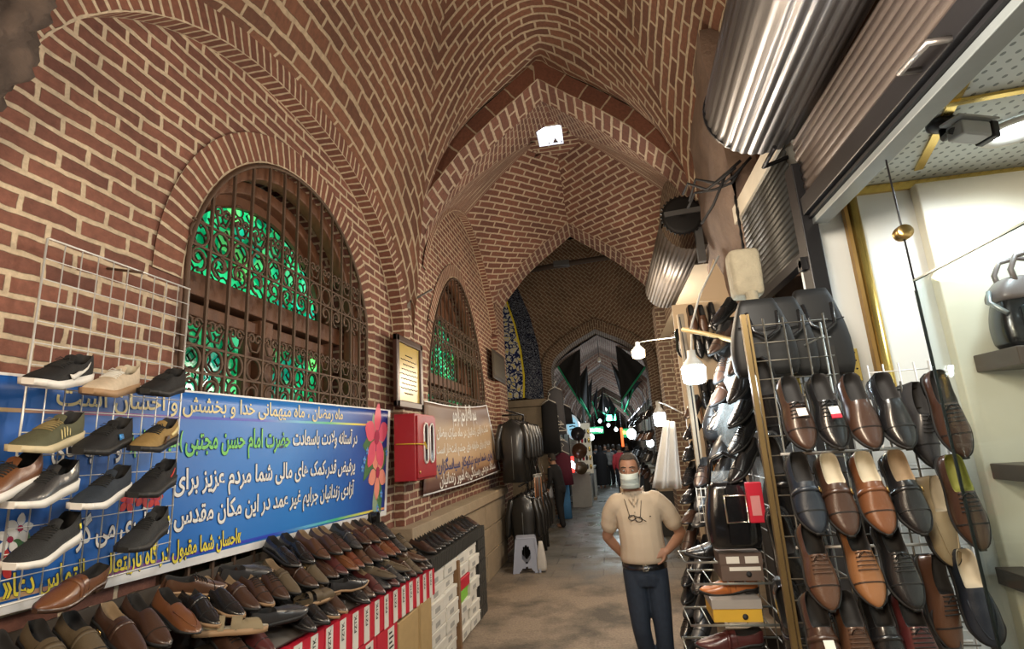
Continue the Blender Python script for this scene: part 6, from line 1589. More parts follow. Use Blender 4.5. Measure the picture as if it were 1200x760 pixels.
def head_mesh(mb, c, s, face, up=(0,0,1), neck=None):
    """head with brow, nose, cheeks, chin and ears; c = centre of skull, face = view direction"""
    f = Vector(face).normalized(); u = Vector(up); u = (u - f*u.dot(f)).normalized(); r = f.cross(u)
    def P(a, b, e): return Vector(c) + (r*a + f*b + u*e)*s
    prof = [(-.118,.030,.030,.058),(-.105,.043,.046,.045),(-.080,.055,.066,.028),(-.050,.063,.080,.014),(-.015,.069,.090,.004),(.02,.073,.095,0),(.055,.074,.094,-.004),(.085,.066,.082,-.008),(.106,.048,.058,-.010),(.118,.022,.026,-.010)]
    mb.loft([[P(w*math.cos(2*PI*k/20), dy + d*math.sin(2*PI*k/20), z) for k in range(20)] for z, w, d, dy in prof])
    limb(mb, [P(0,.085,.025), P(0,.103,-.004), P(0,.116,-.028)], [.007*s,.0105*s,.0145*s], 8)       # nose
    for sx in (-1, 1):
        limb(mb, [P(sx*.012,.108,-.030), P(sx*.018,.095,-.030)], [.009*s,.007*s], 8)                 # nostril wing
        limb(mb, [P(sx*.012,.088,.030), P(sx*.032,.086,.034), P(sx*.052,.066,.028)], [.0085*s,.009*s,.008*s], 8)   # brow
        blob(mb, P(sx*.040,.066,-.028), .024*s, .022*s, .022*s, 10, 8)                               # cheek
        blob(mb, P(sx*.075,-.008,-.002), .011*s, .018*s, .032*s, 10, 8, Matrix((r, f, u)).transposed())  # ear
    limb(mb, [P(-.024,.086,-.064), P(0,.096,-.061), P(.024,.086,-.064)], [.006*s,.0085*s,.006*s], 8)  # lips
    limb(mb, [P(-.020,.084,-.076), P(0,.092,-.076), P(.020,.084,-.076)], [.006*s,.0085*s,.006*s], 8)
    blob(mb, P(0,.074,-.104), .024*s, .018*s, .016*s, 10, 8)
    return P
def eyes(P, s, parent):
    for sx in (-1, 1):
        b = MB(); blob(b, P(sx*.031,.080,.012), .0125*s, .0125*s, .0095*s, 12, 8); e = b.build('eye', mat('eye_white', (.55,.52,.48), .25), parent)
        b = MB(); blob(b, P(sx*.031,.0905,.012), .0062*s, .0035*s, .0062*s, 10, 8); b.build('iris', mat('iris', (.02,.012,.008), .15), e)
        b = MB(); limb(b, [P(sx*.014,.094,.036), P(sx*.034,.094,.040), P(sx*.054,.074,.034)], [.0035*s,.0048*s,.0026*s], 6); b.build('eyebrow', HAIR, parent)
# ---- the man in the foreground, hands on his hips
F = at(752, 800, Z=0); F = Vector((.17, 4.55, 0))
mn = thing('person', 'man in a beige polo shirt, jeans and face mask standing with hands on hips', 'person', F)
# local frame: he faces the camera (-Y); his left is +X in the photo... x to the right of the photo
POLO = mat('polo_beige', (.56,.46,.34), .85, 0, .07, 8, .25, 200); JEAN = mat('denim', (.018,.030,.052), .8, 0, .25, 30, .3, 250)
bd = MB()
hd_c = (-.045, -.035, 1.640)
# legs and feet inside the trousers are left to the trousers; body: torso core, neck, head, arms, hands
bd.loft([ell((0,0,.92), .150,.105), ell((0,0,1.05), .145,.105), ell((-.01,0,1.25), .160,.110), ell((-.02,0,1.40), .165,.095), ell((-.035,.01,1.47), .09,.075), ell((-.04,0,1.52), .062,.064), ell((-.043,-.012,1.60), .058,.062)])
Ph = head_mesh(bd, hd_c, 1.07, (-.16,-1,-.10))
# photo-right arm: shoulder -> elbow out -> hand on hip
shR = Vector((.165, .01, 1.415)); elR = Vector((.335, .085, 1.135)); wrR = Vector((.185, -.095, 1.045))
limb(bd, smooth_curve([shR, shR.lerp(elR,.5), elR], 4), [.055]*3 + [.052]*3 + [.046]*3, 14)
limb(bd, smooth_curve([elR, elR.lerp(wrR,.45), wrR], 4), [.044,.043,.043,.042,.040,.036,.032,.029,.027], 14)
hand(bd, wrR, (-.80,-.22,-.10), (.1,.9,-.35), .95, .35, 1)
# photo-left arm: elbow back and out, hand behind the hip
shL = Vector((-.205, .01, 1.40)); elL = Vector((-.285, .10, 1.13)); wrL = Vector((-.165, .17, .97))
limb(bd, smooth_curve([shL, shL.lerp(elL,.5), elL], 4), [.055]*3 + [.052]*3 + [.046]*3, 14)
limb(bd, smooth_curve([elL, elL.lerp(wrL,.45), wrL], 4), [.044,.043,.043,.042,.040,.036,.032,.029,.027], 14)
hand(bd, wrL, (.75,.10,-.45), (.1,-.9,-.1), .95, .35, -1)
# legs
hipL, knL, anL = Vector((-.085,.0,.90)), Vector((-.075,-.055,.49)), Vector((.0,.05,.085)); hipR, knR, anR = Vector((.085,.0,.90)), Vector((.095,-.04,.49)), Vector((.095,-.0,.085))
for a_, b_, c_ in ((hipL,knL,anL),(hipR,knR,anR)): limb(bd, [a_, a_.lerp(b_,.5), b_, b_.lerp(c_,.35), c_], [.082,.072,.056,.052,.036], 14)
body = fused('body', bd, SKIN, mn, .0065, 4)
eyes(Ph, 1.07, mn); mn.scale = (.93, 1, 1)
po = MB()   # polo shirt
po.loft([ell((0,.0,.962), .186,.150), ell((.0,-.005,.99), .192,.155), ell((.0,-.012,1.08), .182,.150), ell((-.005,-.012,1.18), .182,.142), ell((-.012,-.004,1.30), .190,.130), ell((-.018,.0,1.385), .188,.108), ell((-.02,.005,1.428), .215,.100), ell((-.025,.005,1.457), .175,.092), ell((-.036,.006,1.475), .085,.072), ell((-.038,.004,1.490), .078,.070)])
limb(po, smooth_curve([Vector((.125,.0,1.405)), shR.lerp(elR,.30), shR.lerp(elR,.66)], 4), [.084]*3 + [.080]*3 + [.076,.076,.076], 14)
limb(po, smooth_curve([Vector((-.165,.0,1.395)), shL.lerp(elL,.30), shL.lerp(elL,.66)], 4), [.084]*3 + [.080]*3 + [.076,.076,.076], 14)
shirt = fused('polo_shirt', po, POLO, mn, .009, 5)
cl = MB()   # collar and placket
for sx in (-1, 1):
    cl.grid(lambda u, v_: Vector((-.038 + sx*lerp(.010, .100, u), -.082 + .150*u**1.6 - .040*v_*(1-u) - .014*v_, 1.502 - .040*(1-u) - .065*v_*(1-.4*u) + .012*u)), 8, 3)
c_ = cl.build('collar', POLO, shirt); sd = c_.modifiers.new('thickness', 'SOLIDIFY'); sd.thickness = .006
b = MB(); b.grid(lambda u, v_: Vector((-.04 + (u-.5)*.034, -.088 - .050*v_ + .004, lerp(1.452, 1.30, v_))), 2, 6); b.build('placket', POLO, shirt)
for zz, yy in ((1.425,-.096),(1.38,-.112),(1.335,-.126)):
    b = MB(); b.lathe([(.006,0),(.006,.004)], 8, Matrix.Translation((-.04,yy-.004,zz)) @ Matrix.Rotation(PI/2, 4, 'X')); b.build('button', mat('button', (.3,.24,.17), .4), shirt)
b = MB(); b.box((.075,-.130,1.30), (.088,-.126,1.306)); b.build('chest_logo', INK, shirt)
tr = MB()   # jeans
tr.loft([ell((0,.005,.985), .160,.118), ell((0,.005,.93), .172,.128), ell((0,.005,.86), .178,.132), ell((0,.005,.80), .165,.122)])
for a_, b_, c_ in ((hipL,knL,anL),(hipR,knR,anR)):
    limb(tr, smooth_curve([a_, a_.lerp(b_,.5), b_, b_.lerp(c_,.5), c_ + Vector((0,0,-.015))], 3), [.098,.097,.094,.090,.085,.078,.073,.070,.068,.066,.065,.064,.063], 16)
jeans = fused('jeans', tr, JEAN, mn, .009, 4)
b = MB(); b.loft([[p + Vector((0,0,z)) for p in ell((0,.003,.940), rx, ry, 24)] for z, rx, ry in ((-.018,.182,.140),(.018,.182,.140),(.018,.172,.130),(-.018,.172,.130),(-.018,.182,.140))], cap=False); bl = b.build('belt', LE['black'], mn)
b = MB(); b.tube([(-.02,-.146,.920), (.02,-.146,.920), (.02,-.144,.960), (-.02,-.144,.960)], .004, 6, closed=True); b.build('buckle', MATS['silver'], bl)
for an, rz in ((anL, .25), (anR, -.1)):
    for pn, me, key in shoe_meshes('moc'):
        o = bpy.data.objects.new('shoe' if pn == 'upper' else 'shoe_' + pn, me); COL.objects.link(o); o.parent = mn; o.matrix_local = Matrix.Translation((an.x, an.y-.06, .0)) @ Matrix.Rotation(PI + rz, 4, 'Z')
        o.material_slots[0].link = 'OBJECT'; o.material_slots[0].material = LE['black'] if key != 'sole' else RUB_K
# hair: short cap, greying
hr = MB()
def hairfn(u, v_):
    t = 2*PI*u; fr_ = math.sin(t)      # +: front
    lo = (.092 if fr_ > .55 else lerp(-.012, .092, max(0, fr_-.12)/.43) if fr_ > .12 else -.012) if fr_ > 0 else lerp(-.012, -.070, min(1, -fr_*1.6))
    e = lerp(lo, .128, v_); q = max(0, 1 - (max(0, e-.03)/.105)**2.2)**.5
    return Ph(.080*q*math.cos(t), -.004 + .101*q*math.sin(t), e)
hr.grid(hairfn, 36, 12); h_ = hr.build('hair', mat('hair_greying', (.06,.048,.040), .75, 0, .5, 120, .5, 260), mn); sd = h_.modifiers.new('thickness', 'SOLIDIFY'); sd.thickness = .008
# surgical mask
mk = MB()
def maskfn(u, v_):
    a = (u-.5)*PI*.86; e = lerp(-.115, -.006, v_); bul = .020*math.sin(PI*v_)**.7
    return Ph(.074*math.sin(a), .030 + (.078 + bul)*math.cos(a) + .012*math.cos(a)*(v_ > .55), e)
mk.grid(maskfn, 20, 12); m_ = mk.build('face_mask', mat('mask_pale_green', (.62,.70,.66), .8, 0, .04), mn); sd = m_.modifiers.new('thickness', 'SOLIDIFY'); sd.thickness = .003
for k in range(3):
    b = MB(); b.tube([Vector(maskfn(i/16, .28 + .2*k)) + Vector((0,-.003,0)) for i in range(1, 16)], .0018, 5); b.build('pleat', m_.data.materials[0], m_)
for sx, u in ((-1, 0.0), (1, 1.0)):
    b = MB(); b.tube([maskfn(u, .92), Ph(sx*.080,.0,.012), Ph(sx*.083,-.02,0), Ph(sx*.078,.0,-.03), maskfn(u, .1)], .0015, 5); b.build('ear_loop', CARD_WHITE, m_)
# glasses on a neck cord
gl = MB(); gl.tube([(-.125,-.045,1.475), (-.105,-.105,1.40), (-.085,-.140,1.315)], .0025, 5); gl.tube([(.035,-.05,1.475), (.02,-.105,1.40), (.0,-.142,1.30)], .0025, 5)
g_ = gl.build('glasses_cord', INK, mn)
for cx in (-.068, -.012):
    b = MB(); b.tube([Vector((cx + .027*math.cos(2*PI*k/16), -.150, 1.292 + .018*math.sin(2*PI*k/16) + (cx+.04)*-.25)) for k in range(16)], .0032, 5, closed=True); b.build('lens_frame', INK, g_)
b = MB(); b.tube([(-.095,-.150,1.30), (-.05,-.156,1.318), (.015,-.150,1.285), (.045,-.146,1.27)], .003, 5); b.build('temple', INK, g_)
# ---- smaller figures further in
def figure(loc, h, label, top, bottom, hair, facing=1, cloak=False, walk=.15, lean=0.0, name='person', arm=0.0, group=None, bag=None, voxel=.016, skin=SKIN, rotz=0.0):
    """standing or walking figure; facing 1 = back to the viewer, -1 = towards the viewer"""
    s = h/1.72; t = thing(name, label, 'person', loc, (0, 0, rotz), group); f = Vector((0, facing, 0))
    b = MB(); ln = Vector((0, lean*facing, 0))
    b.loft([ell((0,0,.92*s), .14*s,.10*s), ell(ln*.3 + Vector((0,0,1.10*s)), .135*s,.10*s), ell(ln*.7 + Vector((0,0,1.33*s)), .17*s,.10*s), ell(ln + Vector((0,0,1.43*s)), .10*s,.075*s), ell(ln*1.1 + Vector((0,0,1.55*s)), .055*s,.055*s)])
    P = head_mesh(b, ln*1.2 + Vector((0,.01*facing,1.60*s)), s, (0,facing,-.1-abs(lean)*.8))
    legs = []
    for sx in (-1, 1):
        hp = Vector((sx*.085*s,0,.90*s)); an = Vector((sx*.08*s, sx*walk*facing, .08*s)); kn = hp.lerp(an,.5) + f*.05; legs.append((hp,kn,an))
        limb(b, [hp, kn, an], [.08*s,.055*s,.038*s], 12); limb(b, [an + Vector((0,0,-.04*s)), an + f*.14*s + Vector((0,0,-.05*s))], [.036*s,.03*s], 10)
    arms = []
    for sx in (-1, 1):
        sh = ln + Vector((sx*.19*s,0,1.38*s)); el = sh + Vector((sx*.05*s, -.02*facing + arm*.12*facing*(sx > 0), (-.28 + arm*.10*(sx > 0))*s)); wr = el + Vector((-.01*sx*s, (.08 + arm*.18*(sx > 0))*facing, (-.24 + arm*.16*(sx > 0))*s)); arms.append((sh,el,wr))
        limb(b, [sh, el, wr], [.05*s,.042*s,.028*s], 12); hand(b, wr, (wr-el), (-sx,0,.1), s*.95, .5, sx)
    fused('body', b, skin, t, voxel*.6, 3)
    c = MB()
    c.loft([ell((0,0,.88*s), .165*s,.13*s), ell(ln*.3 + Vector((0,0,1.08*s)), .16*s,.125*s), ell(ln*.7 + Vector((0,0,1.32*s)), .20*s,.125*s), ell(ln + Vector((0,0,1.42*s)), .14*s,.10*s), ell(ln + Vector((0,0,1.47*s)), .08*s,.07*s)])
    for sh, el, wr in arms: limb(c, [sh*.97 + Vector((0,0,.02)), el, el.lerp(wr,.75)], [.068*s,.058*s,.045*s], 12)
    if cloak:
        c.loft([ell((0,0,.14*s), .27*s,.24*s), ell((0,0,.6*s), .25*s,.21*s), ell((0,0,1.0*s), .24*s,.19*s), ell(ln*.7 + Vector((0,0,1.36*s)), .23*s,.15*s), ell(ln + Vector((0,0,1.48*s)), .11*s,.12*s), ell(ln*1.1 + Vector((0,-.01*facing,1.60*s)), .105*s,.125*s), ell(ln*1.1 + Vector((0,-.01*facing,1.70*s)), .075*s,.09*s), ell(ln*1.1 + Vector((0,-.01*facing,1.735*s)), .03*s,.04*s)])
    fused('cloak' if cloak else 'jacket', c, top, t, voxel, 4)
    if not cloak:
        tr = MB(); tr.loft([ell((0,0,.97*s), .155*s,.115*s), ell((0,0,.86*s), .17*s,.125*s), ell((0,0,.79*s), .15*s,.11*s)])
        for hp, kn, an in legs: limb(tr, [hp, kn, an + Vector((0,0,-.02))], [.098*s,.078*s,.066*s], 12)
        fused('trousers', tr, bottom, t, voxel, 3)
        hh = MB()
        def hf(u, v_):
            tt = 2*PI*u; fr_ = math.sin(tt); lo = .06 if fr_ > .35 else -.06; e = lerp(lo, .128, v_); q = max(0, 1 - (max(0, e-.03)/.105)**2.2)**.5
            return P(.080*q*math.cos(tt), -.004 + .101*q*math.sin(tt), e)
        hh.grid(hf, 24, 8); o = hh.build('hair', hair, t); sd = o.modifiers.new('thickness', 'SOLIDIFY'); sd.thickness = .008
    if bag:
        w_ = arms[0 if bag[0] < 0 else 1][2] + (arms[0 if bag[0] < 0 else 1][2]-arms[0 if bag[0] < 0 else 1][1]).normalized()*.08
        bg = thing('carrier_bag', bag[1], 'bag', Vector(loc) + Matrix.Rotation(rotz, 3, 'Z') @ w_); b = MB(); cushion(b, 0, 0, -.42, .30, .16, .34, taper=.7, bulge=.2); b.build('bag', bag[2], bg)
        b = MB(); b.tube([(-.07,0,-.10), (-.02,0,-.01), (.02,0,-.01), (.07,0,-.10)], .008, 6); b.build('handle', bag[2], bg)
    return t
CLK = mat('cloth_black', (.010,.010,.012), .85); CLN = mat('cloth_navy', (.018,.020,.030), .85); CLR = mat('cloth_red', (.50,.045,.06), .8); CLG = mat('cloth_grey', (.09,.09,.10), .85)
PLBAG = mat('plastic_grey', (.42,.42,.44), .35)
figure(at(660, 617, Z=0), 1.66, 'person in black bending over goods at the left with a grey carrier bag', CLK, CLK, HAIR, 1, False, .06, .14, arm=.9, bag=(1, 'grey plastic carrier bag held by the person in black at the left', PLBAG), rotz=1.1)
figure(at(707, 572, Z=0), 1.70, 'person in a long black cloak walking away down the street', CLK, CLK, HAIR, 1, True, .1)
figure(at(729, 572, Z=0) + Vector((0,-3.0,0)), 1.72, 'person in a red shirt walking away behind the man', CLR, CLN, HAIR, 1, False, .2)
ST = nodes_of('cloth_striped'); m, nt, b_ = ST; tc = N(nt, 'ShaderNodeTexCoord'); wv = N(nt, 'ShaderNodeTexWave'); wv.bands_direction = 'Z'; wv.inputs['Scale'].default_value = 7; nt.links.new(tc.outputs['Object'], wv.inputs['Vector'])
cr = N(nt, 'ShaderNodeValToRGB'); cr.color_ramp.elements[0].position = .45; cr.color_ramp.elements[0].color = (.02,.02,.025,1); cr.color_ramp.elements[1].position = .55; cr.color_ramp.elements[1].color = (.5,.5,.5,1); nt.links.new(wv.outputs['Fac'], cr.inputs[0]); nt.links.new(cr.outputs[0], b_.inputs['Base Color'])
figure(at(717, 568, Z=0), 1.66, 'person in a striped top walking beside the black cloak', m, CLK, HAIR, 1, False, .15)
for q, (px, Y_, tp, lab) in enumerate(((694, 25, CLK, 'distant person in black left of the black cloak'), (701, 28, CLG, 'distant person in grey in the middle of the street'), (712, 27, CLK, 'distant person in black deep in the street'), (722, 26, CLN, 'distant person in navy left of the red shirt'), (738, 24, CLK, 'distant person in black right of the red shirt'), (716, 31, CARD_WHITE, 'far off person in a white top at the end of the crowd'))):
    figure(Vector((at(px, 560, Y=Y_).x, Y_, 0)), 1.70, lab, tp, CLK, HAIR, 1 if q % 2 else -1, False, .15, voxel=.022)
# ------------------------------------------------------------------ far street
GREYP = mat('plastic_stool', (.30,.33,.42), .5, 0, .05)
a = at(618, 668, Z=0); o = thing('stool', 'blue grey plastic stool with an oval cut-out beside the leather goods', 'stool', (a.x, a.y, 0), (0,0,.15))
H_ = .50
def sect(z): return lerp(.19, .145, z/H_)
b = MB(); b.box((-.15,-.15,H_-.03), (.15,.15,H_)); bevel(b.build('seat', GREYP, o), .012, 3)
for ang in range(4):   # four side panels with an oval opening and arched foot
    M = Matrix.Rotation(ang*PI/2, 4, 'Z'); pm = MB(); NU, NV = 20, 22
    def pt(u, v_): z = v_*(H_-.02); w_ = sect(z); return M @ Vector((lerp(-w_, w_, u), -w_, z))
    I = [[pm.vert(pt(i/NU, j/NV)) for j in range(NV+1)] for i in range(NU+1)]
    for i in range(NU):
        for j in range(NV):
            u, v_ = (i+.5)/NU, (j+.5)/NV
            if ((u-.5)/.20)**2 + ((v_-.55)/.26)**2 < 1: continue
            if abs(u-.5) < .30 and v_ < .16*(1-((u-.5)/.30)**2)**.5 + .0: continue
            pm.face((I[i][j], I[i+1][j], I[i+1][j+1], I[i][j+1]))
    oo = pm.build('side_panel', GREYP, o); sd = oo.modifiers.new('thickness', 'SOLIDIFY'); sd.thickness = .006
    b = MB(); b.bar(M @ Vector((-.20,-.20,0)), M @ Vector((-.145,-.145,H_-.02)), .03, .03); b.build('leg', GREYP, o)
# black leather jackets, bags and belts hanging by the pier
JK = leather('jacket', (.010,.010,.010), .3, .3)
rk = thing('clothes_rail', 'dark rail holding black leather goods against the left pier', 'rail', (-1.64, 9.6, 0)); b = MB(); b.tube([(0,-.75,2.47), (0,1.0,2.47), (0,1.0,1.0), (0,1.0,0)], .016, 8); b.tube([(.13,-.72,1.25), (.13,1.0,1.25)], .016, 8); b.tube([(-.38,.7,2.47), (0,.7,2.47)], .016, 8); b.build('rail', STEEL_BLK, rk)
def jacket(loc, label, ln, m_, ang, long=.8):
    t = thing('leather_jacket', label, 'jacket', loc, (0,0,ang), 'black leather goods by the left pier'); b = MB()
    L = long
    b.loft([ell((0,0,-L), .20,.07), ell((0,0,-L*.6), .19,.075), ell((0,0,-L*.25), .22,.08), ell((0,0,-.08), .20,.06), ell((0,0,-.02), .08,.05), ell((0,0,.02), .06,.045)], cap=True)
    bdy = b.build('body', m_, t)
    for sx in (-1, 1): b = MB(); limb(b, [(sx*.19,0,-.09), (sx*.25,.0,-.32), (sx*.26,-.03,-.60)], [.06,.055,.045], 12); b.build('sleeve', m_, t)
    b = MB(); b.tube([(-.16,0,-.05), (0,0,.03), (.16,0,-.05)], .008, 6); b.tube([(0,0,.03), (0,0,.08), (.03,0,.11), (0,0,.14)], .004, 6); b.build('hanger', STEEL_BLK, t)
    b = MB(); b.tube([(0,-.078,-L*.95), (0,-.083,-L*.3), (0,-.05,-.04)], .004, 5); b.build('zip', ALU, t)
jk = 0
for zt, L, row in ((2.30, 1.0, 'upper'), (1.08, 1.02, 'lower')):
    for q in range(8):
        jk += 1; jacket(Vector((-1.60 + .04*(q % 2) + (.09 if row == 'lower' else 0), 9.04 + (.1 if row == 'lower' else 0) + .185*q, zt)), 'black leather coat hanging by the left pier, %s from the plinth in the %s rank' % (ORD[q+1], row), L, JK, .05*(q % 3)-.05, L)
for q, (dx, y, w_, m_) in enumerate(((.32, 9.5, 'upper front', JK), (.33, 9.85, 'middle', JK), (.34, 10.2, 'by the bright belts', LE['dark brown']))):
    t = thing('shoulder_bag', '%s leather shoulder bag hanging under the jackets, %s of three' % (('black','black','dark brown')[q], w_), 'bag', (-1.68+dx, y, .62)); b = MB(); cushion(b, 0, 0, 0, .30, .13, .30, taper=.8); b.build('body', m_, t)
    b = MB(); b.tube([(-.13,0,.28), (-.08,.0,.75), (0,.02,1.05), (.08,0,.75), (.13,0,.28)], .010, 6); b.build('strap', m_, t)
for q in range(7):
    a = Vector((-1.31 + .012*q, 9.3 + .04*q, 1.35)); m_ = [LE['tan'], JK, LE['chestnut'], LE['dark brown'], LE['grey'], JK, LE['tan']][q]
    t = thing('belt', 'leather belt hanging in a loose bundle near the plastic stool, %s from the left' % ORD[q+1], 'belt', a, (0,0,1.0), 'belts near the stool'); b = MB(); b.loft([[(-.018,0,0),(.018,0,0)],[(-.018+.01,.01,-.35),(.018+.01,.01,-.35)],[(-.018+.03,.0,-.75+.03*q),(.018+.03,.0,-.75+.03*q)]], closed=False)
    oo = b.build('strap', m_, t); sd = oo.modifiers.new('thickness', 'SOLIDIFY'); sd.thickness = .004; b = MB(); b.tube([(-.024,0,0), (.024,0,0), (.024,0,.05), (-.024,0,.05)], .004, 6, closed=True); b.build('buckle', CHROME, t)
t = thing('plastic_bag', 'small white plastic bag hanging low beside the stool', 'bag', (-1.20, 8.72, .02)); b = MB(); cushion(b, 0, 0, 0, .14, .12, .42, taper=.4, bulge=.3); b.build('bag', mat('plastic_white', (.5,.48,.45), .4), t)
# stone pier base and tiled portal
PY = 14.0
xa_, xb_, zt_ = at(596, 480, Y=PY).x, at(641, 520, Y=PY).x, at(620, 468, Y=PY).z
st = MB()
for j in range(5): st.box((xa_-.25, PY, j*zt_/5*.94), (xb_ - .02*(j % 2), PY+.8, (j+1)*zt_/5*.94 - .01))
st.box((xa_-.25, PY-.05, zt_*.94), (xb_+.05, PY+.85, zt_)); bevel(struct('wall_portal_base', st, mat('portal_stone', (.20,.16,.11), .9, 0, .3, 4, .7, 30), 'weathered stone base of the tiled portal'), .012)
def tile_mat(name, ground, fg, fg2, sc, th):
    m, nt, b = nodes_of(name); tc = N(nt, 'ShaderNodeTexCoord'); w1 = N(nt, 'ShaderNodeTexVoronoi'); w1.feature = 'DISTANCE_TO_EDGE'; w1.inputs['Scale'].default_value = sc
    nz = N(nt, 'ShaderNodeTexNoise'); nz.inputs['Scale'].default_value = sc*.8; nz.inputs['Detail'].default_value = 2; ad = N(nt, 'ShaderNodeVectorMath'); ad.operation = 'MULTIPLY_ADD'; ad.inputs[1].default_value = (.25,)*3
    nt.links.new(tc.outputs['UV'], nz.inputs['Vector']); nt.links.new(nz.outputs['Color'], ad.inputs[0]); nt.links.new(tc.outputs['UV'], ad.inputs[2]); nt.links.new(ad.outputs[0], w1.inputs['Vector'])
    cr = N(nt, 'ShaderNodeValToRGB'); cr.color_ramp.interpolation = 'CONSTANT'; e = cr.color_ramp.elements; e[0].position = 0; e[0].color = (*fg, 1); e[1].position = th; e[1].color = (*ground, 1); x = e.new(th*2.6); x.color = (*fg2, 1); x = e.new(th*3.4); x.color = (*ground, 1)
    nt.links.new(w1.outputs['Distance'], cr.inputs[0]); nt.links.new(cr.outputs[0], b.inputs['Base Color']); b.inputs['Roughness'].default_value = .2; return m
T_BLUE = tile_mat('tile_dark_blue', (.008,.012,.030), (.22,.24,.26), (.04,.06,.10), 15, .032); T_YEL = tile_mat('tile_white_yellow', (.45,.46,.45), (.012,.02,.08), (.62,.48,.03), 7, .10)
YEL2 = mat('tile_yellow', (.62,.50,.03), .25)
def portal_strip(name, label, edge0, edge1, Y0_, Y1_, m, thick=.06):
    """vertical tiled band following the curve of the portal between two profile curves (x,z)"""
    b = MB(); n = len(edge0)
    for k in range(n-1):
        a, c, d, e = edge0[k], edge0[k+1], edge1[k+1], edge1[k]
        b.quad((a[0], Y0_, a[1]), (e[0], Y1_, e[1]), (d[0], Y1_, d[1]), (c[0], Y0_, c[1]), [(a[0], a[1]), (e[0], e[1]), (d[0], d[1]), (c[0], c[1])])
    o = struct(name, b, m, label); sd = o.modifiers.new('thickness', 'SOLIDIFY'); sd.thickness = thick; sd.offset = 0; return o
def prof(pxs, Y_): return [(at(x, y, Y=Y_).x, at(x, y, Y=Y_).z) for x, y in pxs]
e0 = prof(((585,470),(585,440),(585,410),(585,380),(585,345)), PY); e1 = prof(((613,466),(613,440),(609,410),(602,380),(590,345)), PY); e1b = prof(((615,466),(615,440),(611,410),(604,380),(592,345)), PY-.01)
e2 = prof(((637,470),(635,440),(630,405),(620,370),(606,338)), PY+.5)
portal_strip('wall_tile_panel', 'white and yellow tile panel with dark calligraphy inside the portal', e0, e1, PY, PY, T_YEL); portal_strip('trim_tile_edge', 'yellow tile edge of the portal', e1, e1b, PY-.02, PY-.02, YEL2, .03); portal_strip('wall_tile_band', 'dark blue tile band with white scrollwork on the portal', e1b, e2, PY, PY+.45, T_BLUE)
# timber tie beam under the dome
o = thing('timber_beam', 'dark timber tie beam across the tall bay under the herringbone wall', 'beam', (0, 13.2, 6.32)); b = MB(); b.tube([(-2.05,0,-.05), (-.6,0,.05), (.6,0,.10), (1.75,0,.08)], [.07,.075,.07,.065], 8); b.build('beam', mat('timber_dark', (.035,.022,.015), .8), o); b = MB(); b.box((-1.0,-.1,-.02), (-.6,.1,.12)); b.build('clamp', MATS['grey_steel'], o)
# black mourning drapes with green hems
DR = mat('drape_black', (.008,.008,.009), .85); GRN = mat('green_cord', (.01,.26,.12), .6)
def drape(P, Y_, label):
    """triangular hanging cloth: P pixel corners (top, outer, bottom)"""
    Q = [at(x, y, Y=Y_) for x, y in P]; t = thing('black_drape', label, 'drape', Q[0], group='black drapes over the far street'); I = [q - Q[0] for q in Q]
    b = MB(); 
    def fn(u, v_):
        p = I[0].lerp(I[1].lerp(I[2], v_), u); p = p + Vector((0, .10*math.sin(v_*9)*u, 0)); return p
    b.grid(fn, 12, 12); o = b.build('cloth', DR, t); sd = o.modifiers.new('thickness', 'SOLIDIFY'); sd.thickness = .01
    b = MB(); b.tube([Vector(fn(1, k/12)) + Vector((0,-.02,0)) for k in range(13)], .03, 6); b.build('green_hem', GRN, t)
for P, Y_, w_ in ((((680,402),(653,428),(680,472)), 16.6, 'largest on the left'), (((721,402),(756,430),(728,470)), 16.6, 'largest on the right'), (((660,434),(668,450),(690,486)), 18.5, 'second on the left, low'), (((694,442),(683,468),(692,492)), 20, 'third on the left'), (((752,446),(731,452),(729,478)), 18.5, 'second on the right'),
                   (((719,432),(728,470),(736,486)), 19.5, 'third on the right'), (((700,452),(694,470),(700,490)), 23, 'fourth on the left'), (((712,462),(722,478),(718,492)), 24, 'fourth on the right'), (((706,456),(700,480),(711,486)), 26, 'deepest in the middle'), (((688,428),(672,452),(692,488)), 17.6, 'hanging low beside the largest left one'), (((716,424),(742,456),(732,482)), 17.6, 'hanging low beside the largest right one'), (((708,462),(716,474),(708,494)), 28, 'small and far in the middle')):
    drape(P, Y_, 'black triangular drape with green hem in the street, %s' % w_)
o = thing('hanging_lamp', 'small unlit lamp hanging on a long cord from the far arch crown', 'lamp', at(702, 420, Y=17)); b = MB(); b.lathe([(.0,-.12),(.05,-.1),(.06,-.03),(.03,.05),(.0,.06)], 14, cap=False); b.build('globe', CARD_WHITE, o); b = MB(); b.tube([(0,0,.05), (0,0,.05 + 1.3)], .01, 6); b.build('cord', INK, o)
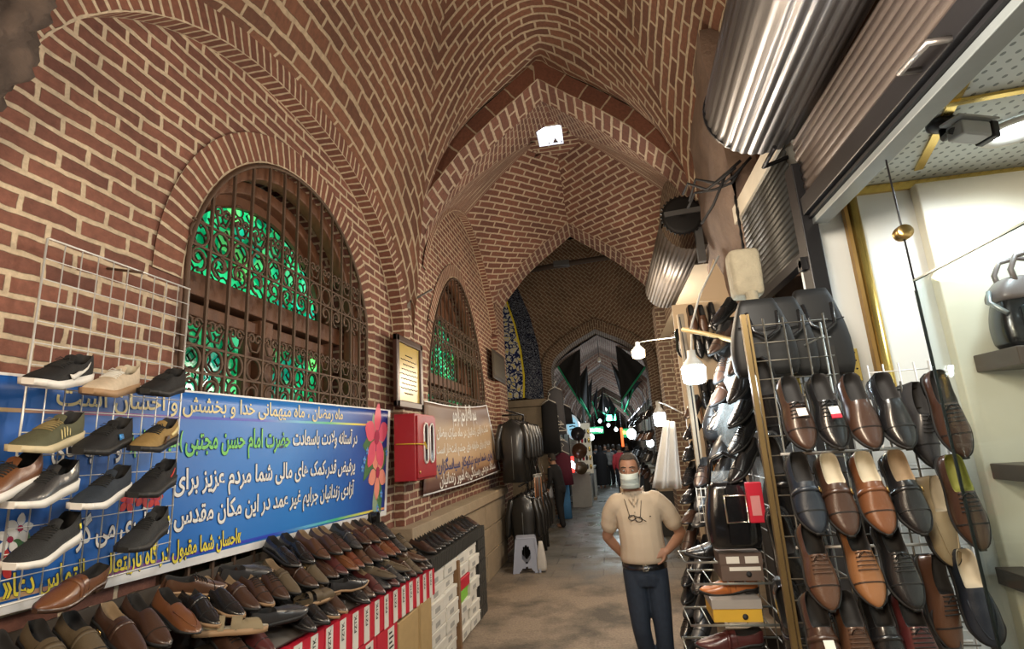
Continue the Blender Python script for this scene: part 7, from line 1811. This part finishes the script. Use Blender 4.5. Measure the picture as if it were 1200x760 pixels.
# hanging clothes on the left
def garment(px, py, Y_, h, m_, label, w_=.42):
    a = at(px, py, Y=Y_); t = thing('hanging_garment', label, 'garment', a); b = MB(); b.loft([ell((0,0,-h), w_*.55,.09), ell((0,0,-h*.5), w_*.5,.09), ell((0,0,-.10), w_*.48,.07), ell((0,0,-.02), w_*.18,.05), ell((0,0,.0), w_*.12,.04)]); b.build('cloth', m_, t)
    b = MB(); b.tube([(-w_*.42,0,-.05), (0,0,.05), (w_*.42,0,-.05)], .012, 6); b.tube([(0,0,.05), (0,0,.14), (.05,0,.18), (.0,0,.24)], .008, 6); b.build('hanger', CARD_WHITE, t); return t
WINE = mat('cloth_wine', (.10,.012,.03), .85); BLUJ = mat('cloth_blue', (.06,.20,.42), .8); PALE = mat('cloth_pale', (.45,.50,.55), .8)
garment(657, 516, 14.4, .55, CLG, 'grey hanging garment above the wine red cloth'); garment(659, 530, 14.2, .80, WINE, 'wine red garment hanging on the left of the street'); garment(651, 520, 14.8, 1.0, PALE, 'pale garment hanging at the left edge of the street'); garment(659, 562, 14.5, .95, BLUJ, 'blue jeans hanging low on the left of the street', .34)
garment(643, 470, 13.9, 1.3, CLK, 'black garment hanging high by the dark left doorway'); garment(650, 455, 14.3, 1.2, CLG, 'dark grey garment hanging high on the left'); garment(660, 475, 14.6, .5, CLK, 'black garment on a white hanger above the wine red one')
for q, (px, py) in enumerate(((653,494),(657,501),(654,512))):
    t = thing('clothes_hanger', 'white empty clothes hanger on the left, %s from the top' % ORD[q+1], 'hanger', at(px, py, Y=13.9+.1*q), group='white hangers'); b = MB(); b.tube([(-.17,0,-.07), (0,0,.03), (.17,0,-.07)], .014, 6, closed=True); b.tube([(0,0,.03), (0,0,.10), (.04,0,.14), (0,0,.18)], .008, 6); b.build('hanger', CARD_WHITE, t)
# signs and stalls
GLOW = mat('neon_green', (.1,.9,.45), .5, emit=(.08,1.0,.42), es=5); GLOW2 = mat('neon_white', (.9,.95,1), .5, emit=(.85,.95,1), es=4); ORNG = mat('sign_orange', (.8,.12,.03), .5, emit=(.9,.14,.03), es=.8); SIGNG = mat('sign_green_panel', (.02,.25,.10), .5, emit=(.01,.20,.08), es=.8)
def sign(px, py, Y_, w_, h_, m_, label, d=.08, strokes=None):
    a = at(px, py, Y=Y_); t = thing('shop_sign', label, 'sign', a); b = MB(); b.box((-w_/2,-d/2,-h_/2), (w_/2,d/2,h_/2)); bevel(b.build('panel', m_, t), .02)
    if strokes: b = MB(); b.tube([Vector((lerp(-w_*.42, w_*.42, k/20), -d/2-.02, h_*.22*math.sin(k*1.9)*(1 if k % 3 else .3))) for k in range(21)], .045, 6); b.build('neon_script', strokes, t)
    b = MB(); b.bar((0,0,h_/2), (0,0,h_/2+.6), .03); b.build('hanger_bar', STEEL_BLK, t); return t
sign(697, 504, 24, .75, .30, SIGNG, 'green neon sign with a glowing white script on the left of the street', .08, GLOW2); sign(716, 489, 32, .55, .34, GLOW, 'small bright green sign high in the middle of the far street')
sign(735, 507, 23, .45, .36, SIGNG, 'small green and yellow shop sign behind the red shirt', .06, mat('neon_yellow', (.9,.8,.1), .5, emit=(.9,.8,.1), es=2)); sign(729, 512, 22.5, .10, .75, ORNG, 'narrow orange upright sign left of the green and yellow sign'); sign(669, 544, 15.8, .20, .46, mat('sign_red', (.6,.04,.03), .5, emit=(.7,.05,.04), es=.7), 'small red sign low on the left beyond the hanging clothes', .05, GLOW2)
a = at(671, 500, Y=16.2); t = thing('round_sign', 'oval pale blue sign on the left of the far street', 'sign', a); M = Matrix.Rotation(PI/2, 4, 'X') @ Matrix.Diagonal((.20,.36,1,1)); b = MB(); b.lathe([(.0,-.04),(1,-.04),(1,.04),(.0,.04)], 28, M); b.build('panel', mat('sign_rim', (.5,.6,.65), .4, emit=(.5,.6,.65), es=.3), t); b = MB(); b.lathe([(.0,.04),(.8,.04),(.8,.06),(.0,.06)], 28, M); b.build('inner_oval', mat('sign_blue', (.25,.5,.65), .4, emit=(.25,.5,.65), es=.5), t)
for k in range(3): b = MB(); b.tube([(-.09,-.065,.1-.09*k), (0,-.068,.12-.09*k), (.09,-.065,.1-.09*k)], .018, 6); b.build('script', INK, t)
STRIPS = [(676, 530, 16.6, .62, 1.5), ]
a = at(684, 515, Y=17.0); t = thing('display_board', 'lit pale board full of small goods on the left of the far street', 'board', a); b = MB(); b.box((-.22,0,-1.0), (.22,.05,.5)); b.build('panel', mat('panel_lit', (.6,.58,.48), .6, emit=(.7,.68,.55), es=.08), t)
for q in range(20): b = MB(); i, j = q % 4, q//4; blob(b, (-.15+.1*i, -.03, -.8+.26*j), .035, .02, .08, 8, 6); b.build('trinket', [LE['brown'], CARD_RED, LE['navy'], GOLDM][q % 4], t)
for q, (px, py, r_) in enumerate(((677,508,.20),(679,528,.22),(681,548,.18))):
    t = thing('round_hat', 'brown round hat hanging on the left of the far street, %s from the top' % ORD[q+1], 'hat', at(px, py, Y=15.9), group='hats on the left'); M = Matrix.Rotation(PI/2, 4, 'X'); b = MB(); b.lathe([(.0,.09),(r_*.5,.085),(r_*.55,.02),(r_,.0),(r_,-.012),(.0,-.012)], 24, M, cap=False); b.build('hat', [LE['charcoal'], LE['brown'], LE['olive brown']][q], t); b = MB(); b.lathe([(r_*.56,.02),(r_*.56,.045)], 24, M, cap=False); b.build('hat_band', INK, t)
for q, (px, Y_, h_) in enumerate(((684, 17.5, 1.0), (691, 20, 1.05))):
    x = at(px, 560, Y=Y_).x; t = thing('stall_counter', 'pale stall counter on the left of the far street, %s one' % ('nearer','farther')[q], 'counter', (x, Y_, 0)); b = MB(); b.box((-.35,-.6,0), (.22,.6,h_-.05)); b.build('body', mat('counter_pale', (.33,.34,.33), .5), t); b = MB(); b.box((-.38,-.63,h_-.05), (.25,.63,h_)); b.build('counter_top', ALU, t)
    for k in range(5): b = MB(); b.box((.22,-.5+.22*k,.1), (.235,-.36+.22*k,h_-.15)); b.build('front_slat', ALU, t)
x = at(693, 560, Y=21).x; t = thing('street_post', 'pale metal post with a wide foot on the left of the far street', 'post', (x, 19, 0)); b = MB(); b.lathe([(.16,0),(.16,.85),(.05,.9),(.05,3.2)], 14); b.build('post', ALU, t); b = MB(); b.box((-.22,-.22,0),(.22,.22,.08)); b.build('foot', STONE, t)
# lamps along the street
for q, (px, py, Y_, r_, w_) in enumerate(((677,497,16.5,.07,'beside the oval sign'),(693,512,18,.09,'under the green neon sign'),(740,508,17,.14,'over the green and yellow sign'),(757,512,15,.08,'upper of two by the shoe stalls on the right'),(762,519,14,.09,'lower of two by the shoe stalls on the right'),(742,497,19,.07,'high on the right'),(710,480,28,.10,'high in the middle'),(703,493,30,.09,'left of the bright green sign'),(722,503,33,.10,'deep in the middle'),(713,498,36,.10,'just under the bright green sign'),(686,520,20,.07,'low on the left'))):
    t = thing('light_bulb', 'distant glowing bulb %s' % w_, 'lamp', at(px, py, Y=Y_)); b = MB(); blob(b, (0,0,0), r_, r_, r_*1.15); b.build('globe', GLOW2, t); b = MB(); b.lathe([(r_*.4,r_*1.0),(r_*.4,r_*1.6),(.0,r_*1.6)], 10, cap=False); b.build('lamp_base', CARD_WHITE, t); b = MB(); b.tube([(0,0,r_*1.5), (0.05,0,r_*1.5+1.2)], .008, 5); b.build('cord', INK, t)
# right side of the far street: hanging shoes and goods
n = 0
for Y_ in (11.2, 12.4, 13.6, 15.0, 16.6, 18.4, 20.5):
    for zz in (1.0, 1.45, 1.9, 2.35):
        n += 1; x = 1.05 + .02*(n % 3)
        shoe(('cap','loafer','oxford')[n % 3], [LE['black'], LE['dark brown'], LE['charcoal'], LE['brown']][n % 4], (x - .25, Y_ + .2*(n % 2), zz), basis((-.4,-.8,-.4), (0,-.4,.8)), 'dark hanging shoe on the far right of the street, %s row, %s from the front' % (('lowest','second','third','top')[(n-1) % 4], ORD[(n-1)//4+1]), 'hanging shoes on the far right', scale=1.5 if Y_ > 14 else 1.25)
for q, Y_ in enumerate((12.6, 17.6, 21.0)):
    t = thing('stall_counter', 'dark stall counter on the right of the far street, %s from the front' % ORD[q+1], 'counter', (1.15, Y_, 0)); b = MB(); b.box((-.3,-1.2,0), (.35,1.2,.85)); b.build('body', MATS['counter_dark'], t); b = MB(); b.box((-.33,-1.22,.85), (.36,1.22,.9)); b.build('counter_top', WP, t)
    b = MB(); b.box((.30,-1.2,.9), (.35,1.2,2.7)); b.build('back_board', mat('board_dark', (.10,.085,.07), .8), t)
for q, Y_ in enumerate((17.7, 22.0, 26.0)):
    t = thing('stall_counter', 'dark goods stall along the left wall of the far street, %s from the front' % ORD[q+1], 'counter', (-1.85, Y_, 0)); b = MB(); b.box((-.2,-1.4,0), (.25,1.4,.8)); b.build('body', MATS['counter_dark'], t); b = MB(); b.box((-.2,-1.4,.8), (-.15,1.4,2.6)); b.build('back_board', MATS['board_dark'], t)
    b = MB(); b.box((-.2,-1.45,2.6), (.45,1.45,2.66)); b.build('canopy', MATS['board_dark'], t)
# unseen outer shell, added to keep daylight out except through the skylight
sx0, sx1, sy0, sy1 = C2.x-1.0, C2.x+1.0, C2.y-.55, C2.y+3.0
rf = MB(); R0, R1, Z_ = -2.75, 3.7, 8.4; YN = -9.0
for (xa, xb, ya, yb) in ((R0, R1, YN, sy0), (R0, sx0, sy0, sy1), (sx1, R1, sy0, sy1), (R0, R1, sy1, 60.2)): rf.quad((xa,ya,Z_),(xb,ya,Z_),(xb,yb,Z_),(xa,yb,Z_))
rf.quad((R0,YN,0),(R0,60.2,0),(R0,60.2,Z_),(R0,YN,Z_)); rf.quad((R1,YN,0),(R1,60.2,0),(R1,60.2,Z_),(R1,YN,Z_)); rf.quad((R0,YN,0),(R1,YN,0),(R1,YN,Z_),(R0,YN,Z_)); rf.quad((R0,YN,-.02),(R1,YN,-.02),(R1,-2.9,-.02),(R0,-2.9,-.02))
lid = ((sx0,sy0),(sx1,sy0),(sx1,sy1),(sx0,sy1)); hole = [(kx-HS*1.25, ky-HS*1.35+.06), (kx+HS*1.25, ky-HS*1.35+.06), (kx+HS*1.25, ky+HS*1.35+.9), (kx-HS*1.25, ky+HS*1.35+.9)]
for i in range(4):
    a, b_, c_, d_ = lid[i], lid[(i+1) % 4], hole[(i+1) % 4], hole[i]
    rf.quad((*a,7.45),(*b_,7.45),(*c_,7.42),(*d_,7.42)); rf.quad((*a,7.45),(*b_,7.45),(*b_,Z_),(*a,Z_))
struct('daylight_shell', rf, mat('shell_dark', (.03,.025,.02), .95), 'unseen dark shell added around the bazaar to block daylight')
